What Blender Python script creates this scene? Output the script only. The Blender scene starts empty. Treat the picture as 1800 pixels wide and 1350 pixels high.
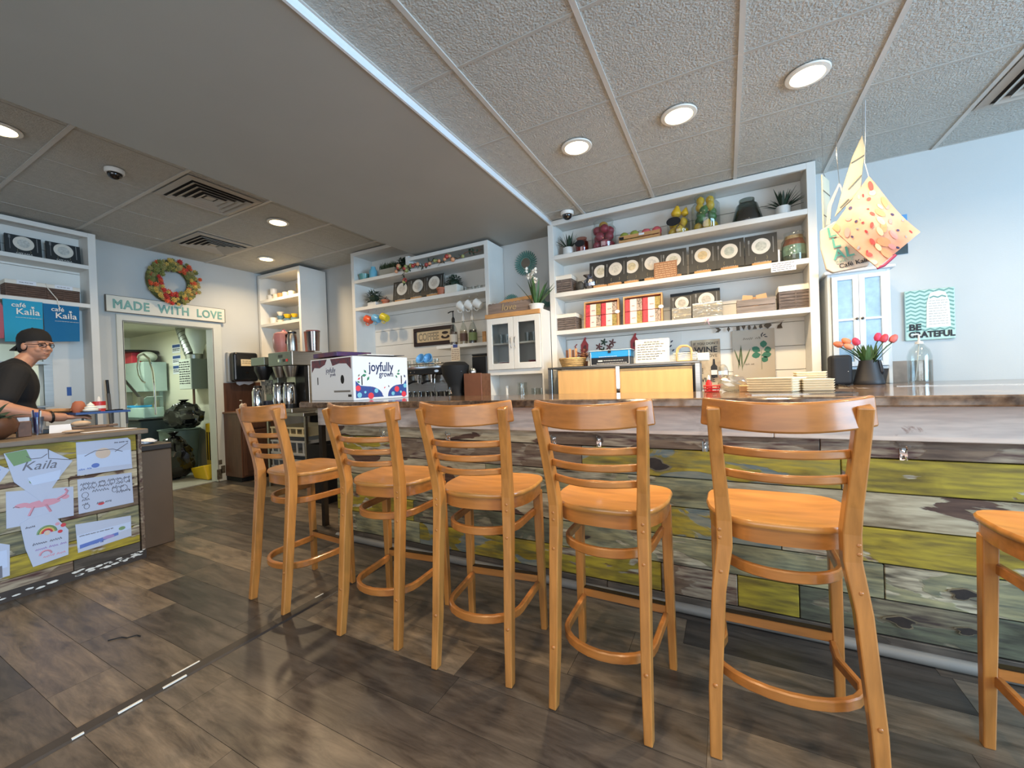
import bpy, bmesh, math, random
from math import sin, cos, pi, radians, sqrt, atan2
from mathutils import Vector, Matrix, Quaternion
random.seed(7)
SC = bpy.context.scene
COL = SC.collection

# ------------------------------------------------------------------ camera
cam_d = bpy.data.cameras.new('camera'); cam = bpy.data.objects.new('camera', cam_d); COL.objects.link(cam)
cam_d.sensor_fit = 'HORIZONTAL'; cam_d.sensor_width = 36.0; cam_d.lens = 36.0 * 715.87 / 1800.0
cam_d.clip_start = 0.05; cam_d.clip_end = 100
def cam_axes(yaw, pit, rol):
    f = Vector((sin(yaw) * cos(pit), cos(yaw) * cos(pit), sin(pit)))
    r = Vector((cos(yaw), -sin(yaw), 0)); u = r.cross(f)
    return cos(rol) * r + sin(rol) * u, -sin(rol) * r + cos(rol) * u, f
_r, _u, _f = cam_axes(radians(-27.734), radians(-0.4028), radians(-2.0511))
cam.matrix_world = Matrix(((_r.x, _u.x, -_f.x, 0), (_r.y, _u.y, -_f.y, 0), (_r.z, _u.z, -_f.z, 1.177), (0, 0, 0, 1)))
SC.camera = cam

# ------------------------------------------------------------------ world, daylight, exposure
W = bpy.data.worlds.new('sky'); SC.world = W; W.use_nodes = True
W.node_tree.nodes['Background'].inputs[0].default_value = (0.62, 0.79, 1.0, 1)
W.node_tree.nodes['Background'].inputs[1].default_value = 1.4
SC.view_settings.view_transform = 'Standard'; SC.view_settings.look = 'None'
SC.view_settings.exposure = 0.08; SC.view_settings.gamma = 1.0; SC.view_settings.use_curve_mapping = False
def area(name, loc, target, sx, sy, power, color):
    l = bpy.data.lights.new(name, 'AREA'); l.shape = 'RECTANGLE'; l.size = sx; l.size_y = sy; l.energy = power; l.color = color
    o = bpy.data.objects.new(name, l); COL.objects.link(o); o.location = loc
    o.rotation_euler = (Vector(target) - Vector(loc)).to_track_quat('-Z', 'Y').to_euler()
    return o
# daylight entering by the shop windows: one wall of glass to the right, one behind the camera
area('window_daylight_right', (4.28, 0.5, 1.55), (0.0, 0.5, 1.45), 3.4, 1.9, 330, (0.44, 0.72, 1.0))
area('window_daylight_front', (0.2, -3.28, 1.55), (0.2, 0.0, 1.5), 5.2, 2.0, 78, (1.0, 0.96, 0.91))

# ------------------------------------------------------------------ geometry helpers
class G:
    def __init__(s): s.v = []; s.f = []
    def add(s, v, f):
        n = len(s.v); s.v += [tuple(p) for p in v]; s.f += [tuple(i + n for i in q) for q in f]; return s
    def box(s, x0, y0, z0, x1, y1, z1, m=None):
        v = [Vector((x, y, z)) for z in (z0, z1) for y in (y0, y1) for x in (x0, x1)]
        if m: v = [m @ p for p in v]
        return s.add(v, [(0, 2, 3, 1), (4, 5, 7, 6), (0, 1, 5, 4), (2, 6, 7, 3), (0, 4, 6, 2), (1, 3, 7, 5)])
    def cbox(s, c, d, m=None):
        mm = Matrix.Translation(c) @ (m if m else Matrix.Identity(4))
        return s.box(-d[0] / 2, -d[1] / 2, -d[2] / 2, d[0] / 2, d[1] / 2, d[2] / 2, mm)
    def lathe(s, prof, n=16, c=(0, 0, 0), m=None, a0=0.0):
        v = []; f = []; k = len(prof)
        for i in range(n):
            a = a0 + 2 * pi * i / n
            for r, z in prof:
                p = Vector((r * cos(a), r * sin(a), z))
                if m: p = m @ p
                v.append(p + Vector(c))
        for i in range(n):
            j = (i + 1) % n
            for q in range(k - 1): f.append((i * k + q, j * k + q, j * k + q + 1, i * k + q + 1))
        if prof[0][0] > 1e-6: f.append(tuple(i * k for i in reversed(range(n))))
        if prof[-1][0] > 1e-6: f.append(tuple(i * k + k - 1 for i in range(n)))
        return s.add(v, f)
    def cyl(s, p0, p1, r0, r1=None, n=12):
        p0 = Vector(p0); p1 = Vector(p1); d = p1 - p0
        m = d.to_track_quat('Z', 'Y').to_matrix().to_4x4()
        return s.lathe([(r0, 0), (r0 if r1 is None else r1, d.length)], n, p0, m)
    def sph(s, c, r, nu=12, nv=8, m=None):
        if not hasattr(r, '__len__'): r = (r, r, r)
        v = []; f = []
        for j in range(1, nv):
            t = pi * j / nv
            for i in range(nu):
                a = 2 * pi * i / nu; p = Vector((r[0] * sin(t) * cos(a), r[1] * sin(t) * sin(a), r[2] * cos(t)))
                if m: p = m @ p
                v.append(p + Vector(c))
        top = Vector((0, 0, r[2])); bot = Vector((0, 0, -r[2]))
        if m: top = m @ top; bot = m @ bot
        v += [top + Vector(c), bot + Vector(c)]; t = len(v) - 2
        for j in range(nv - 2):
            for i in range(nu): f.append((j * nu + i, (j + 1) * nu + i, (j + 1) * nu + (i + 1) % nu, j * nu + (i + 1) % nu))
        for i in range(nu):
            f.append((t, i, (i + 1) % nu)); b = (nv - 2) * nu; f.append((t + 1, b + (i + 1) % nu, b + i))
        return s.add(v, f)
    def sweep(s, pts, sec, up=(0, 0, 1), closed=False, scale=None):
        # sec: list of (side, up) offsets
        pts = [Vector(p) for p in pts]; n = len(pts); k = len(sec); v = []; f = []; U = Vector(up)
        for i, p in enumerate(pts):
            a = pts[(i - 1) % n] if (closed or i > 0) else p; b = pts[(i + 1) % n] if (closed or i < n - 1) else p
            t = (b - a).normalized(); sd = t.cross(U)
            if sd.length < 1e-4: sd = Vector((1, 0, 0))
            sd.normalize(); uu = sd.cross(t).normalized(); q = scale[i] if scale else 1.0
            for x, y in sec: v.append(p + sd * x * q + uu * y * q)
        for i in range(n if closed else n - 1):
            j = (i + 1) % n
            for q in range(k): f.append((i * k + q, i * k + (q + 1) % k, j * k + (q + 1) % k, j * k + q))
        if not closed: f.append(tuple(reversed(range(k)))); f.append(tuple((n - 1) * k + q for q in range(k)))
        return s.add(v, f)
    def tube(s, pts, r, n=8, closed=False, up=(0, 0, 1), scale=None):
        return s.sweep(pts, [(r * cos(2 * pi * i / n), r * sin(2 * pi * i / n)) for i in range(n)], up, closed, scale)
    def band(s, pts, w, h, closed=False, up=(0, 0, 1)):
        return s.sweep(pts, [(-w / 2, -h / 2), (w / 2, -h / 2), (w / 2, h / 2), (-w / 2, h / 2)], up, closed)
    def prism(s, poly, d0, d1, plane='xy'):
        # polygon in a plane, extruded along the remaining axis from d0 to d1
        mk = {'xy': lambda a, b, d: (a, b, d), 'xz': lambda a, b, d: (a, d, b), 'yz': lambda a, b, d: (d, a, b)}[plane]
        n = len(poly); v = [mk(a, b, d0) for a, b in poly] + [mk(a, b, d1) for a, b in poly]
        f = [tuple(reversed(range(n))), tuple(range(n, 2 * n))] + [(i, (i + 1) % n, n + (i + 1) % n, n + i) for i in range(n)]
        return s.add(v, f)
    def disc(s, cx, cz, rx, rz, y0, y1, n=24):
        return s.prism([(cx + rx * cos(2 * pi * i / n), cz + rz * sin(2 * pi * i / n)) for i in range(n)], y0, y1, 'xz')
    def leaf(s, p, d, L, w, up=(0, 0, 1), bend=0.3, n=4):
        p = Vector(p); d = Vector(d).normalized(); U = Vector(up); sd = d.cross(U)
        if sd.length < 1e-3: sd = Vector((1, 0, 0))
        sd.normalize(); nn = sd.cross(d).normalized(); v = []; f = []
        for i in range(n + 1):
            t = i / n; c = p + d * L * t - nn * 0 + Vector((0, 0, -bend * L * t * t)); ww = w * sin(pi * (0.12 + 0.88 * t)) if t < 1 else 0.0006
            v += [c - sd * ww / 2, c + nn * ww * .12, c + sd * ww / 2, c - nn * 0.0012]
        for i in range(n):
            a = i * 4; b = a + 4
            f += [(a, a + 1, b + 1, b), (a + 1, a + 2, b + 2, b + 1), (a + 2, a + 3, b + 3, b + 2), (a + 3, a, b, b + 3)]
        return s.add(v, f)
def obj(name, g, mat, parent=None, loc=None, rz=0.0, smooth=False, bev=0.0, seg=1, sub=0, sharp=40):
    me = bpy.data.meshes.new(name) if isinstance(g, G) else g
    if isinstance(g, G):
        me.from_pydata(g.v, [], g.f); me.validate()
        bm = bmesh.new(); bm.from_mesh(me); bmesh.ops.recalc_face_normals(bm, faces=bm.faces); bm.to_mesh(me); bm.free()
        if smooth:
            me.polygons.foreach_set('use_smooth', [True] * len(me.polygons)); me.set_sharp_from_angle(angle=radians(sharp))
        me.materials.append(mat)
    o = bpy.data.objects.new(name, me); COL.objects.link(o)
    if parent is not None: o.parent = parent
    if loc is not None: o.location = loc
    if rz: o.rotation_euler[2] = rz
    if bev: m = o.modifiers.new('bevel', 'BEVEL'); m.width = bev; m.segments = seg; m.limit_method = 'ANGLE'; m.angle_limit = radians(40)
    if sub: m = o.modifiers.new('sub', 'SUBSURF'); m.levels = sub; m.render_levels = sub
    return o
def tag(o, label, cat, group=None):
    o['label'] = label; o['category'] = cat
    if group: o['group'] = group
    return o
def thing(name, label, cat, loc=(0, 0, 0), rz=0.0, group=None):
    o = bpy.data.objects.new(name, None); COL.objects.link(o); o.location = loc; o.rotation_euler[2] = rz; o.empty_display_size = 0.05
    return tag(o, label, cat, group)
def struct(o, label=None):
    o['kind'] = 'structure'
    if label: o['label'] = label
    return o
def dup(root, loc, rz, label, group=None, scale=None):
    r = root.copy(); COL.objects.link(r); r.location = loc; r.rotation_euler = (0, 0, rz); r['label'] = label
    if group: r['group'] = group
    if scale: r.scale = scale
    for ch in list(root.children):
        c = ch.copy(); COL.objects.link(c); c.parent = r
        for g in list(ch.children):
            d = g.copy(); COL.objects.link(d); d.parent = c
    return r
def text(s, size, mat, parent, loc, rot=(pi / 2, 0, 0), name='lettering', ext=0.0006, align='CENTER', sx=1.0, off=0.0, shear=0.0, space=1.0, bv=0.0):
    cu = bpy.data.curves.new('t', 'FONT'); cu.body = s; cu.size = size; cu.extrude = ext; cu.align_x = align; cu.offset = off; cu.shear = shear; cu.resolution_u = 3; cu.space_character = space; cu.bevel_depth = bv; cu.bevel_resolution = 0
    to = bpy.data.objects.new('t', cu); me = bpy.data.meshes.new_from_object(to); bpy.data.objects.remove(to); bpy.data.curves.remove(cu)
    me.materials.clear(); me.materials.append(mat); me.name = name
    o = bpy.data.objects.new(name, me); COL.objects.link(o); o.parent = parent; o.location = loc; o.rotation_euler = rot; o.scale = (sx, 1, 1)
    return o
def scribble(x0, x1, z, y, amp, seed, r=0.0012):
    r *= 1.5
    # one line of illegible handwriting as a thin raised stroke in the xz plane
    rr = random.Random(seed); g = G(); x = x0
    while x < x1 - amp:
        wl = rr.uniform(2.5, 6) * amp; pts = []; n = max(4, int(wl / amp * 2.2))
        for i in range(n + 1): pts.append((min(x + wl * i / n, x1), y, z + amp * (0.9 if i % 2 else -0.5) * rr.uniform(.3, 1)))
        g.sweep(pts, [(-r * .4, -r), (r * .4, -r), (r * .4, r), (-r * .4, r)], up=(0, 0, 1)); x += wl + amp * 1.3
    return g
def arc(cx, cz, rx, rz, a0, a1, n=10): return [(cx + rx * cos(a0 + (a1 - a0) * i / n), cz + rz * sin(a0 + (a1 - a0) * i / n)) for i in range(n + 1)]
def merge(gs):
    g = G()
    for q in gs: g.add(q.v, q.f)
    return g

# ------------------------------------------------------------------ materials
MATS = {}
def lin(c):
    return tuple(((x / 255.0) / 12.92 if x / 255.0 <= 0.04045 else ((x / 255.0 + 0.055) / 1.055) ** 2.4) for x in c)
def mat(name, rgb, rough=0.5, metal=0.0, var=0.0, vs=8.0, stretch=(1, 1, 1), bump=0.0, bs=60.0, spec=0.5, emit=None, coat=0.0, rgb2=None, sheen=0.0, trans=0.0):
    if name in MATS: return MATS[name]
    m = bpy.data.materials.new(name); m.use_nodes = True; nt = m.node_tree; N = nt.nodes; L = nt.links; b = N['Principled BSDF']
    c = lin(rgb); b.inputs['Base Color'].default_value = (*c, 1); b.inputs['Roughness'].default_value = rough; b.inputs['Metallic'].default_value = metal
    b.inputs['Specular IOR Level'].default_value = spec
    if coat: b.inputs['Coat Weight'].default_value = coat; b.inputs['Coat Roughness'].default_value = 0.12
    if sheen: b.inputs['Sheen Weight'].default_value = sheen
    if trans: b.inputs['Transmission Weight'].default_value = trans
    if emit: b.inputs['Emission Color'].default_value = (*lin(emit[0]), 1); b.inputs['Emission Strength'].default_value = emit[1]
    if var or bump:
        tc = N.new('ShaderNodeTexCoord'); mp = N.new('ShaderNodeMapping'); mp.inputs['Scale'].default_value = stretch
        oi = N.new('ShaderNodeObjectInfo'); ml = N.new('ShaderNodeMath'); ml.operation = 'MULTIPLY'; ml.inputs[1].default_value = 37.0
        L.new(oi.outputs['Random'], ml.inputs[0]); L.new(ml.outputs[0], mp.inputs['Location']); L.new(tc.outputs['Object'], mp.inputs[0])
        if var:
            nz = N.new('ShaderNodeTexNoise'); nz.inputs['Scale'].default_value = vs; nz.inputs['Detail'].default_value = 5
            cr = N.new('ShaderNodeValToRGB'); c2 = lin(rgb2) if rgb2 else tuple(x * (1 - var) for x in c)
            cr.color_ramp.elements[0].position = 0.32; cr.color_ramp.elements[1].position = 0.68
            cr.color_ramp.elements[0].color = (*c2, 1); cr.color_ramp.elements[1].color = (*(c if rgb2 else tuple(min(1, x * (1 + var * .6)) for x in c)), 1)
            L.new(mp.outputs[0], nz.inputs[0]); L.new(nz.outputs[0], cr.inputs[0]); L.new(cr.outputs[0], b.inputs['Base Color'])
        if bump:
            n2 = N.new('ShaderNodeTexNoise'); n2.inputs['Scale'].default_value = bs; n2.inputs['Detail'].default_value = 3
            bp = N.new('ShaderNodeBump'); bp.inputs['Strength'].default_value = bump; bp.inputs['Distance'].default_value = 0.01
            L.new(mp.outputs[0], n2.inputs[0]); L.new(n2.outputs[0], bp.inputs['Height']); L.new(bp.outputs[0], b.inputs['Normal'])
    MATS[name] = m; return m
def glass(name, tint=(249, 251, 250), gloss=0.10, rough=0.02):
    if name in MATS: return MATS[name]
    m = bpy.data.materials.new(name); m.use_nodes = True; nt = m.node_tree; N = nt.nodes; L = nt.links
    N.remove(N['Principled BSDF']); t = N.new('ShaderNodeBsdfTransparent'); g = N.new('ShaderNodeBsdfGlossy'); mx = N.new('ShaderNodeMixShader'); fr = N.new('ShaderNodeLayerWeight'); pw_ = N.new('ShaderNodeMath'); pw_.operation = 'POWER'; pw_.inputs[1].default_value = 4.0; ma = N.new('ShaderNodeMath'); ma.operation = 'MULTIPLY_ADD'; ma.inputs[1].default_value = .55; ma.inputs[2].default_value = .03 + gloss * .4
    t.inputs[0].default_value = (*lin(tint), 1); g.inputs['Roughness'].default_value = rough
    L.new(fr.outputs['Facing'], pw_.inputs[0]); L.new(pw_.outputs[0], ma.inputs[0]); L.new(ma.outputs[0], mx.inputs[0]); L.new(t.outputs[0], mx.inputs[1]); L.new(g.outputs[0], mx.inputs[2]); L.new(mx.outputs[0], N['Material Output'].inputs[0])
    MATS[name] = m; return m
def chipped(name, paint, under, chip=0.55, rough=0.62, paint2=None, stain=(70, 62, 50), ax=0):
    # weathered painted board: paint with worn-through patches and grain along its length
    if name in MATS: return MATS[name]
    m = bpy.data.materials.new(name); m.use_nodes = True; nt = m.node_tree; N = nt.nodes; L = nt.links; b = N['Principled BSDF']; b.inputs['Roughness'].default_value = rough
    tc = N.new('ShaderNodeTexCoord'); oi = N.new('ShaderNodeObjectInfo'); ml = N.new('ShaderNodeMath'); ml.operation = 'MULTIPLY'; ml.inputs[1].default_value = 53.0; L.new(oi.outputs['Random'], ml.inputs[0])
    def mapped(sc):
        mp = N.new('ShaderNodeMapping'); s3 = [sc[1]] * 3; s3[ax] = sc[0]; mp.inputs['Scale'].default_value = s3; L.new(tc.outputs['Object'], mp.inputs[0]); L.new(ml.outputs[0], mp.inputs['Location']); return mp
    def noise(mp, scale, det=6, dist=0.0):
        n = N.new('ShaderNodeTexNoise'); n.inputs['Scale'].default_value = scale; n.inputs['Detail'].default_value = det; n.inputs['Distortion'].default_value = dist; L.new(mp.outputs[0], n.inputs[0]); return n
    def ramp(src, p0, p1, c0, c1):
        r = N.new('ShaderNodeValToRGB'); r.color_ramp.elements[0].position = p0; r.color_ramp.elements[1].position = p1
        r.color_ramp.elements[0].color = (*c0, 1); r.color_ramp.elements[1].color = (*c1, 1); L.new(src.outputs[0], r.inputs[0]); return r
    grain0 = ramp(noise(mapped((3, 26)), 2.2, 8), 0.34, 0.64, lin(paint2) if paint2 else tuple(x * .62 for x in lin(paint)), lin(paint))
    dirt = ramp(noise(mapped((2.2, 6)), 1.5, 9, .8), 0.30, 0.52, (.42, .38, .34), (1, 1, 1)); grain = N.new('ShaderNodeMixRGB'); grain.blend_type = 'MULTIPLY'; grain.inputs[0].default_value = 1; L.new(grain0.outputs[0], grain.inputs[1]); L.new(dirt.outputs[0], grain.inputs[2])
    mask = ramp(noise(mapped((1.8, 5)), 1.5, 9, 0.7), chip - .02, chip, (0, 0, 0), (1, 1, 1))
    und = ramp(noise(mapped((3, 24)), 2.4), 0.35, 0.65, lin(stain), lin(under))
    mx = N.new('ShaderNodeMixRGB'); L.new(mask.outputs[0], mx.inputs[0]); L.new(grain.outputs[0], mx.inputs[1]); L.new(und.outputs[0], mx.inputs[2]); L.new(mx.outputs[0], b.inputs['Base Color'])
    bp = N.new('ShaderNodeBump'); bp.inputs['Strength'].default_value = 0.35; bp.inputs['Distance'].default_value = 0.004; bp.invert = True
    L.new(mask.outputs[0], bp.inputs['Height']); L.new(bp.outputs[0], b.inputs['Normal'])
    MATS[name] = m; return m
def plank_mat():
    m = bpy.data.materials.new('vinyl_plank'); m.use_nodes = True; nt = m.node_tree; N = nt.nodes; L = nt.links; b = N['Principled BSDF']
    tc = N.new('ShaderNodeTexCoord'); oi = N.new('ShaderNodeObjectInfo'); ml = N.new('ShaderNodeMath'); ml.operation = 'MULTIPLY'; ml.inputs[1].default_value = 91.0; L.new(oi.outputs['Random'], ml.inputs[0])
    mp = N.new('ShaderNodeMapping'); mp.inputs['Scale'].default_value = (1.6, 9, 1); L.new(tc.outputs['Object'], mp.inputs[0]); L.new(ml.outputs[0], mp.inputs['Location'])
    nz = N.new('ShaderNodeTexNoise'); nz.inputs['Scale'].default_value = 2.4; nz.inputs['Detail'].default_value = 10; nz.inputs['Roughness'].default_value = .7; nz.inputs['Distortion'].default_value = .5; L.new(mp.outputs[0], nz.inputs[0])
    base = N.new('ShaderNodeValToRGB'); e = base.color_ramp; e.interpolation = 'CONSTANT'
    cols = [(98, 89, 81), (116, 105, 94), (86, 79, 74), (128, 116, 102), (104, 95, 86), (76, 71, 68), (120, 109, 97)]
    e.elements[0].color = (*lin(cols[0]), 1); e.elements[1].position = 1 / 7; e.elements[1].color = (*lin(cols[1]), 1)
    for i in range(2, 7): q = e.elements.new(i / 7); q.color = (*lin(cols[i]), 1)
    L.new(oi.outputs['Random'], base.inputs[0])
    r = N.new('ShaderNodeValToRGB'); r.color_ramp.elements[0].position = .34; r.color_ramp.elements[1].position = .7; r.color_ramp.elements[0].color = (.36, .34, .33, 1); r.color_ramp.elements[1].color = (1.3, 1.25, 1.17, 1); L.new(nz.outputs[0], r.inputs[0])
    mx = N.new('ShaderNodeMixRGB'); mx.blend_type = 'MULTIPLY'; mx.inputs[0].default_value = 1; L.new(base.outputs[0], mx.inputs[1]); L.new(r.outputs[0], mx.inputs[2]); L.new(mx.outputs[0], b.inputs['Base Color'])
    rr = N.new('ShaderNodeMapRange'); rr.inputs[3].default_value = .24; rr.inputs[4].default_value = .46; L.new(nz.outputs[0], rr.inputs[0]); L.new(rr.outputs[0], b.inputs['Roughness'])
    b.inputs['Specular IOR Level'].default_value = .55
    return m
def granite_mat():
    m = bpy.data.materials.new('granite'); m.use_nodes = True; nt = m.node_tree; N = nt.nodes; L = nt.links; b = N['Principled BSDF']
    tc = N.new('ShaderNodeTexCoord'); nz = N.new('ShaderNodeTexNoise'); nz.inputs['Scale'].default_value = 38; nz.inputs['Detail'].default_value = 8; L.new(tc.outputs['Object'], nz.inputs[0])
    n2 = N.new('ShaderNodeTexNoise'); n2.inputs['Scale'].default_value = 3; n2.inputs['Detail'].default_value = 4; n2.inputs['Distortion'].default_value = 1.4; L.new(tc.outputs['Object'], n2.inputs[0])
    ad = N.new('ShaderNodeMath'); ad.operation = 'ADD'; L.new(nz.outputs[0], ad.inputs[0]); L.new(n2.outputs[0], ad.inputs[1])
    r = N.new('ShaderNodeValToRGB'); r.color_ramp.elements[0].position = .36; r.color_ramp.elements[1].position = .66
    hv = N.new('ShaderNodeMath'); hv.operation = 'MULTIPLY'; hv.inputs[1].default_value = .5; L.new(ad.outputs[0], hv.inputs[0]); L.new(hv.outputs[0], r.inputs[0])
    r.color_ramp.elements[0].color = (*lin((62, 48, 38)), 1); r.color_ramp.elements[1].color = (*lin((136, 112, 90)), 1)
    L.new(r.outputs[0], b.inputs['Base Color']); b.inputs['Roughness'].default_value = .1; b.inputs['Specular IOR Level'].default_value = .6
    return m
WHITE = mat('white_paint', (222, 220, 214), .5, var=.05, vs=3)
WALLP = mat('wall_paint', (194, 196, 194), .6, var=.04, vs=1.5, bump=.05, bs=120)
CREAM = mat('cream_wall', (224, 220, 198), .6)
TILE = mat('ceiling_tile_fibre', (184, 184, 178), .9, var=.08, vs=30, bump=.9, bs=95)
TBAR = mat('grid_paint', (196, 193, 186), .45); TBARX = mat('grid_paint_cross', (176, 173, 166), .6)
SOFF = mat('soffit_paint', (164, 163, 156), .55, var=.04, vs=2)
OAK = mat('oak', (176, 118, 58), .3, var=.22, vs=3.0, stretch=(18, 18, 1.6), coat=.25)
OAKS = mat('oak_seat', (186, 128, 64), .28, var=.22, vs=2.4, stretch=(2, 10, 2), coat=.3)
OAKH = mat('oak_rail', (168, 108, 52), .3, var=.2, vs=3, stretch=(1.5, 12, 16), coat=.25)
BLACK = mat('black_plastic', (22, 22, 24), .35)
BLACKM = mat('black_matte', (18, 18, 20), .75)
STEEL = mat('stainless', (176, 172, 166), .28, metal=1.0, var=.12, vs=4, stretch=(1, 1, 30))
CHROME = mat('chrome', (225, 225, 225), .08, metal=1.0)
DSTEEL = mat('dark_steel', (92, 88, 84), .35, metal=1.0)
GRAN = granite_mat(); PLANK = plank_mat()
GLS = glass('clear_glass'); GLSD = glass('cabinet_glass', (236, 238, 238), .15)
PAPER = mat('paper', (228, 230, 236), .8); PRINTW = mat('print_white', (232, 228, 220), .6); INK = mat('ink', (40, 40, 44), .7)
TEAL = mat('teal_print', (88, 166, 160), .6); GREEN = mat('leaf_green', (62, 96, 52), .5, var=.3, vs=12); DGREEN = mat('dark_leaf', (40, 62, 46), .55, var=.3, vs=14)
WICK = mat('wicker', (112, 88, 76), .8, var=.5, vs=6, stretch=(3, 3, 26), bump=.6, bs=40)
WICKG = mat('wicker_grey', (126, 112, 104), .8, var=.5, vs=6, stretch=(3, 3, 26), bump=.6, bs=40)
LINEN = mat('linen', (226, 220, 208), .85)
TAN = mat('tan_wood', (196, 146, 92), .5, var=.2, vs=4, stretch=(2, 10, 10))
PINE = mat('light_maple', (222, 176, 116), .42, var=.1, vs=4, stretch=(6, 6, .8))
BRN = mat('brown_wood', (112, 74, 52), .5, var=.25, vs=4, stretch=(1, 8, 8))
BRNV = mat('brown_cabinet', (98, 66, 50), .45, var=.25, vs=4, stretch=(8, 8, 1))
TERRA = mat('terracotta', (176, 104, 76), .75); CERAM = mat('white_ceramic', (224, 222, 216), .25)

def chip_y(m):
    # the same weathered board finish with the grain running along y
    c = m.copy(); c.name = m.name + '_y'
    for n in c.node_tree.nodes:
        if n.type == 'MAPPING': v = n.inputs['Scale'].default_value; n.inputs['Scale'].default_value = (v[1], v[0], v[2])
    return c

# ------------------------------------------------------------------ room shell
floor = struct(obj('floor', G().box(-9.6, -3.4, -.10, 4.4, 4.05, -.0045), mat('subfloor_vinyl', (104, 94, 84), .4, var=.3, vs=3, stretch=(1, 6, 1))), 'grey-brown wood plank floor')
pw = .196; y = -.25; row = 0
while y < 3.0:
    x = -5.93 - random.uniform(0, 1.0)
    while x < 2.3:
        x1 = min(x + random.choice((.92, 1.22, 1.22)), 2.3); xa = max(x, -5.93)
        if x1 - xa > .08: obj('plank', G().box(xa + .0008 - (xa + x1) / 2, .0008 - pw / 2, -.004, x1 - .0008 - (xa + x1) / 2, pw / 2 - .0008, 0), PLANK, floor, ((xa + x1) / 2, y + pw / 2, 0))
        x = x1
    y += pw; row += 1
strip = struct(obj('trim_1', G().prism([(-.032, 0), (-.024, .007), (.024, .007), (.032, 0)], -.6, 2.13, 'xz'), mat('strip_rubber', (52, 46, 44), .5, var=.3, vs=6), None, (-2.04, 0, .0003)), 'dark floor transition strip crossing the planks')
for k, (xx, yy, l) in enumerate(((-2.064, .86, .10), (-2.016, .80, .08), (-2.016, .66, .07), (-2.064, 1.5, .05), (-2.016, .52, .03))):
    obj('paint_fleck', G().box(-.004, -l / 2, 0, .004, l / 2, .0085), WHITE, strip, (xx + 2.04, yy, 0))
tag(obj('twist_tie', G().tube([(-2.66, .80, .003), (-2.63, .84, .004), (-2.60, .85, .003), (-2.58, .88, .004), (-2.555, .885, .003)], .0025, 5), BLACKM), 'small dark scrap of cord lying on the floor left of the strip', 'scrap')

ZR, ZL, ZS = 2.69, 2.85, 2.655
wall_back = struct(obj('wall_back', G().box(-5.93, 3.925, 0, 4.4, 4.05, 2.95), WALLP), 'white painted back wall')
wl = G().prism([(1.745, 0), (2.0, 0), (2.0, 2.01), (2.91, 2.01), (2.91, 0), (3.925, 0), (3.925, 2.95), (1.745, 2.95)], -6.05, -5.93, 'yz')
wall_left = struct(obj('wall_left', wl, WALLP), 'pale blue-white wall with the storeroom doorway')
wl2 = G().prism([(-3.4, 0), (1.745, 0), (1.745, 2.95), (-3.4, 2.95), (-3.4, 1.70), (1.40, 1.70), (1.40, 1.10), (-3.4, 1.10)], -6.05, -5.93, 'yz')
struct(obj('wall_kitchen', wl2, WALLP), 'white wall with the kitchen pass-through behind the counter')
# window walls (to the right of and behind the camera)
gr = G(); gr.box(4.3, -3.4, 0, 4.42, 4.05, .58).box(4.3, -3.4, 2.55, 4.42, 4.05, 2.95).box(4.3, -3.4, .58, 4.42, -1.3, 2.55).box(4.3, 2.3, .58, 4.42, 4.05, 2.55)
struct(obj('wall_right', gr, WALLP), 'right wall around the shop window')
gf = G(); gf.box(-6.05, -3.42, 0, 4.42, -3.3, .5).box(-6.05, -3.42, 2.6, 4.42, -3.3, 2.95).box(-6.05, -3.42, .5, -2.5, -3.3, 2.6).box(2.9, -3.42, .5, 4.42, -3.3, 2.6)
struct(obj('wall_front', gf, WALLP), 'front wall around the shop window')
# door casing
cas = G().prism([(1.955, 0), (2.012, 0), (2.012, 1.998), (2.898, 1.998), (2.898, 0), (3.005, 0), (3.005, 2.075), (1.955, 2.075)], -5.93, -5.905, 'yz')
cas.box(-6.06, 2.0, 0, -5.905, 2.014, 2.0).box(-6.06, 2.896, 0, -5.905, 2.91, 2.0).box(-6.06, 2.0, 1.996, -5.905, 2.91, 2.01)
d1 = struct(obj('door_1', cas, mat('casing_paint', (206, 208, 200), .5, var=.05, vs=4), bev=.003), 'worn white door casing of the open storeroom doorway')
for k, (yy, zz, w, h) in enumerate(((2.915, .03, .06, .13), (2.96, .1, .05, .1), (2.93, .22, .04, .06))):
    obj('worn_patch', G().box(-5.906, yy - w / 2, zz, -5.9035, yy + w / 2, zz + h), mat('scuff', (92, 84, 70), .8, var=.5, vs=40), d1)

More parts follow.
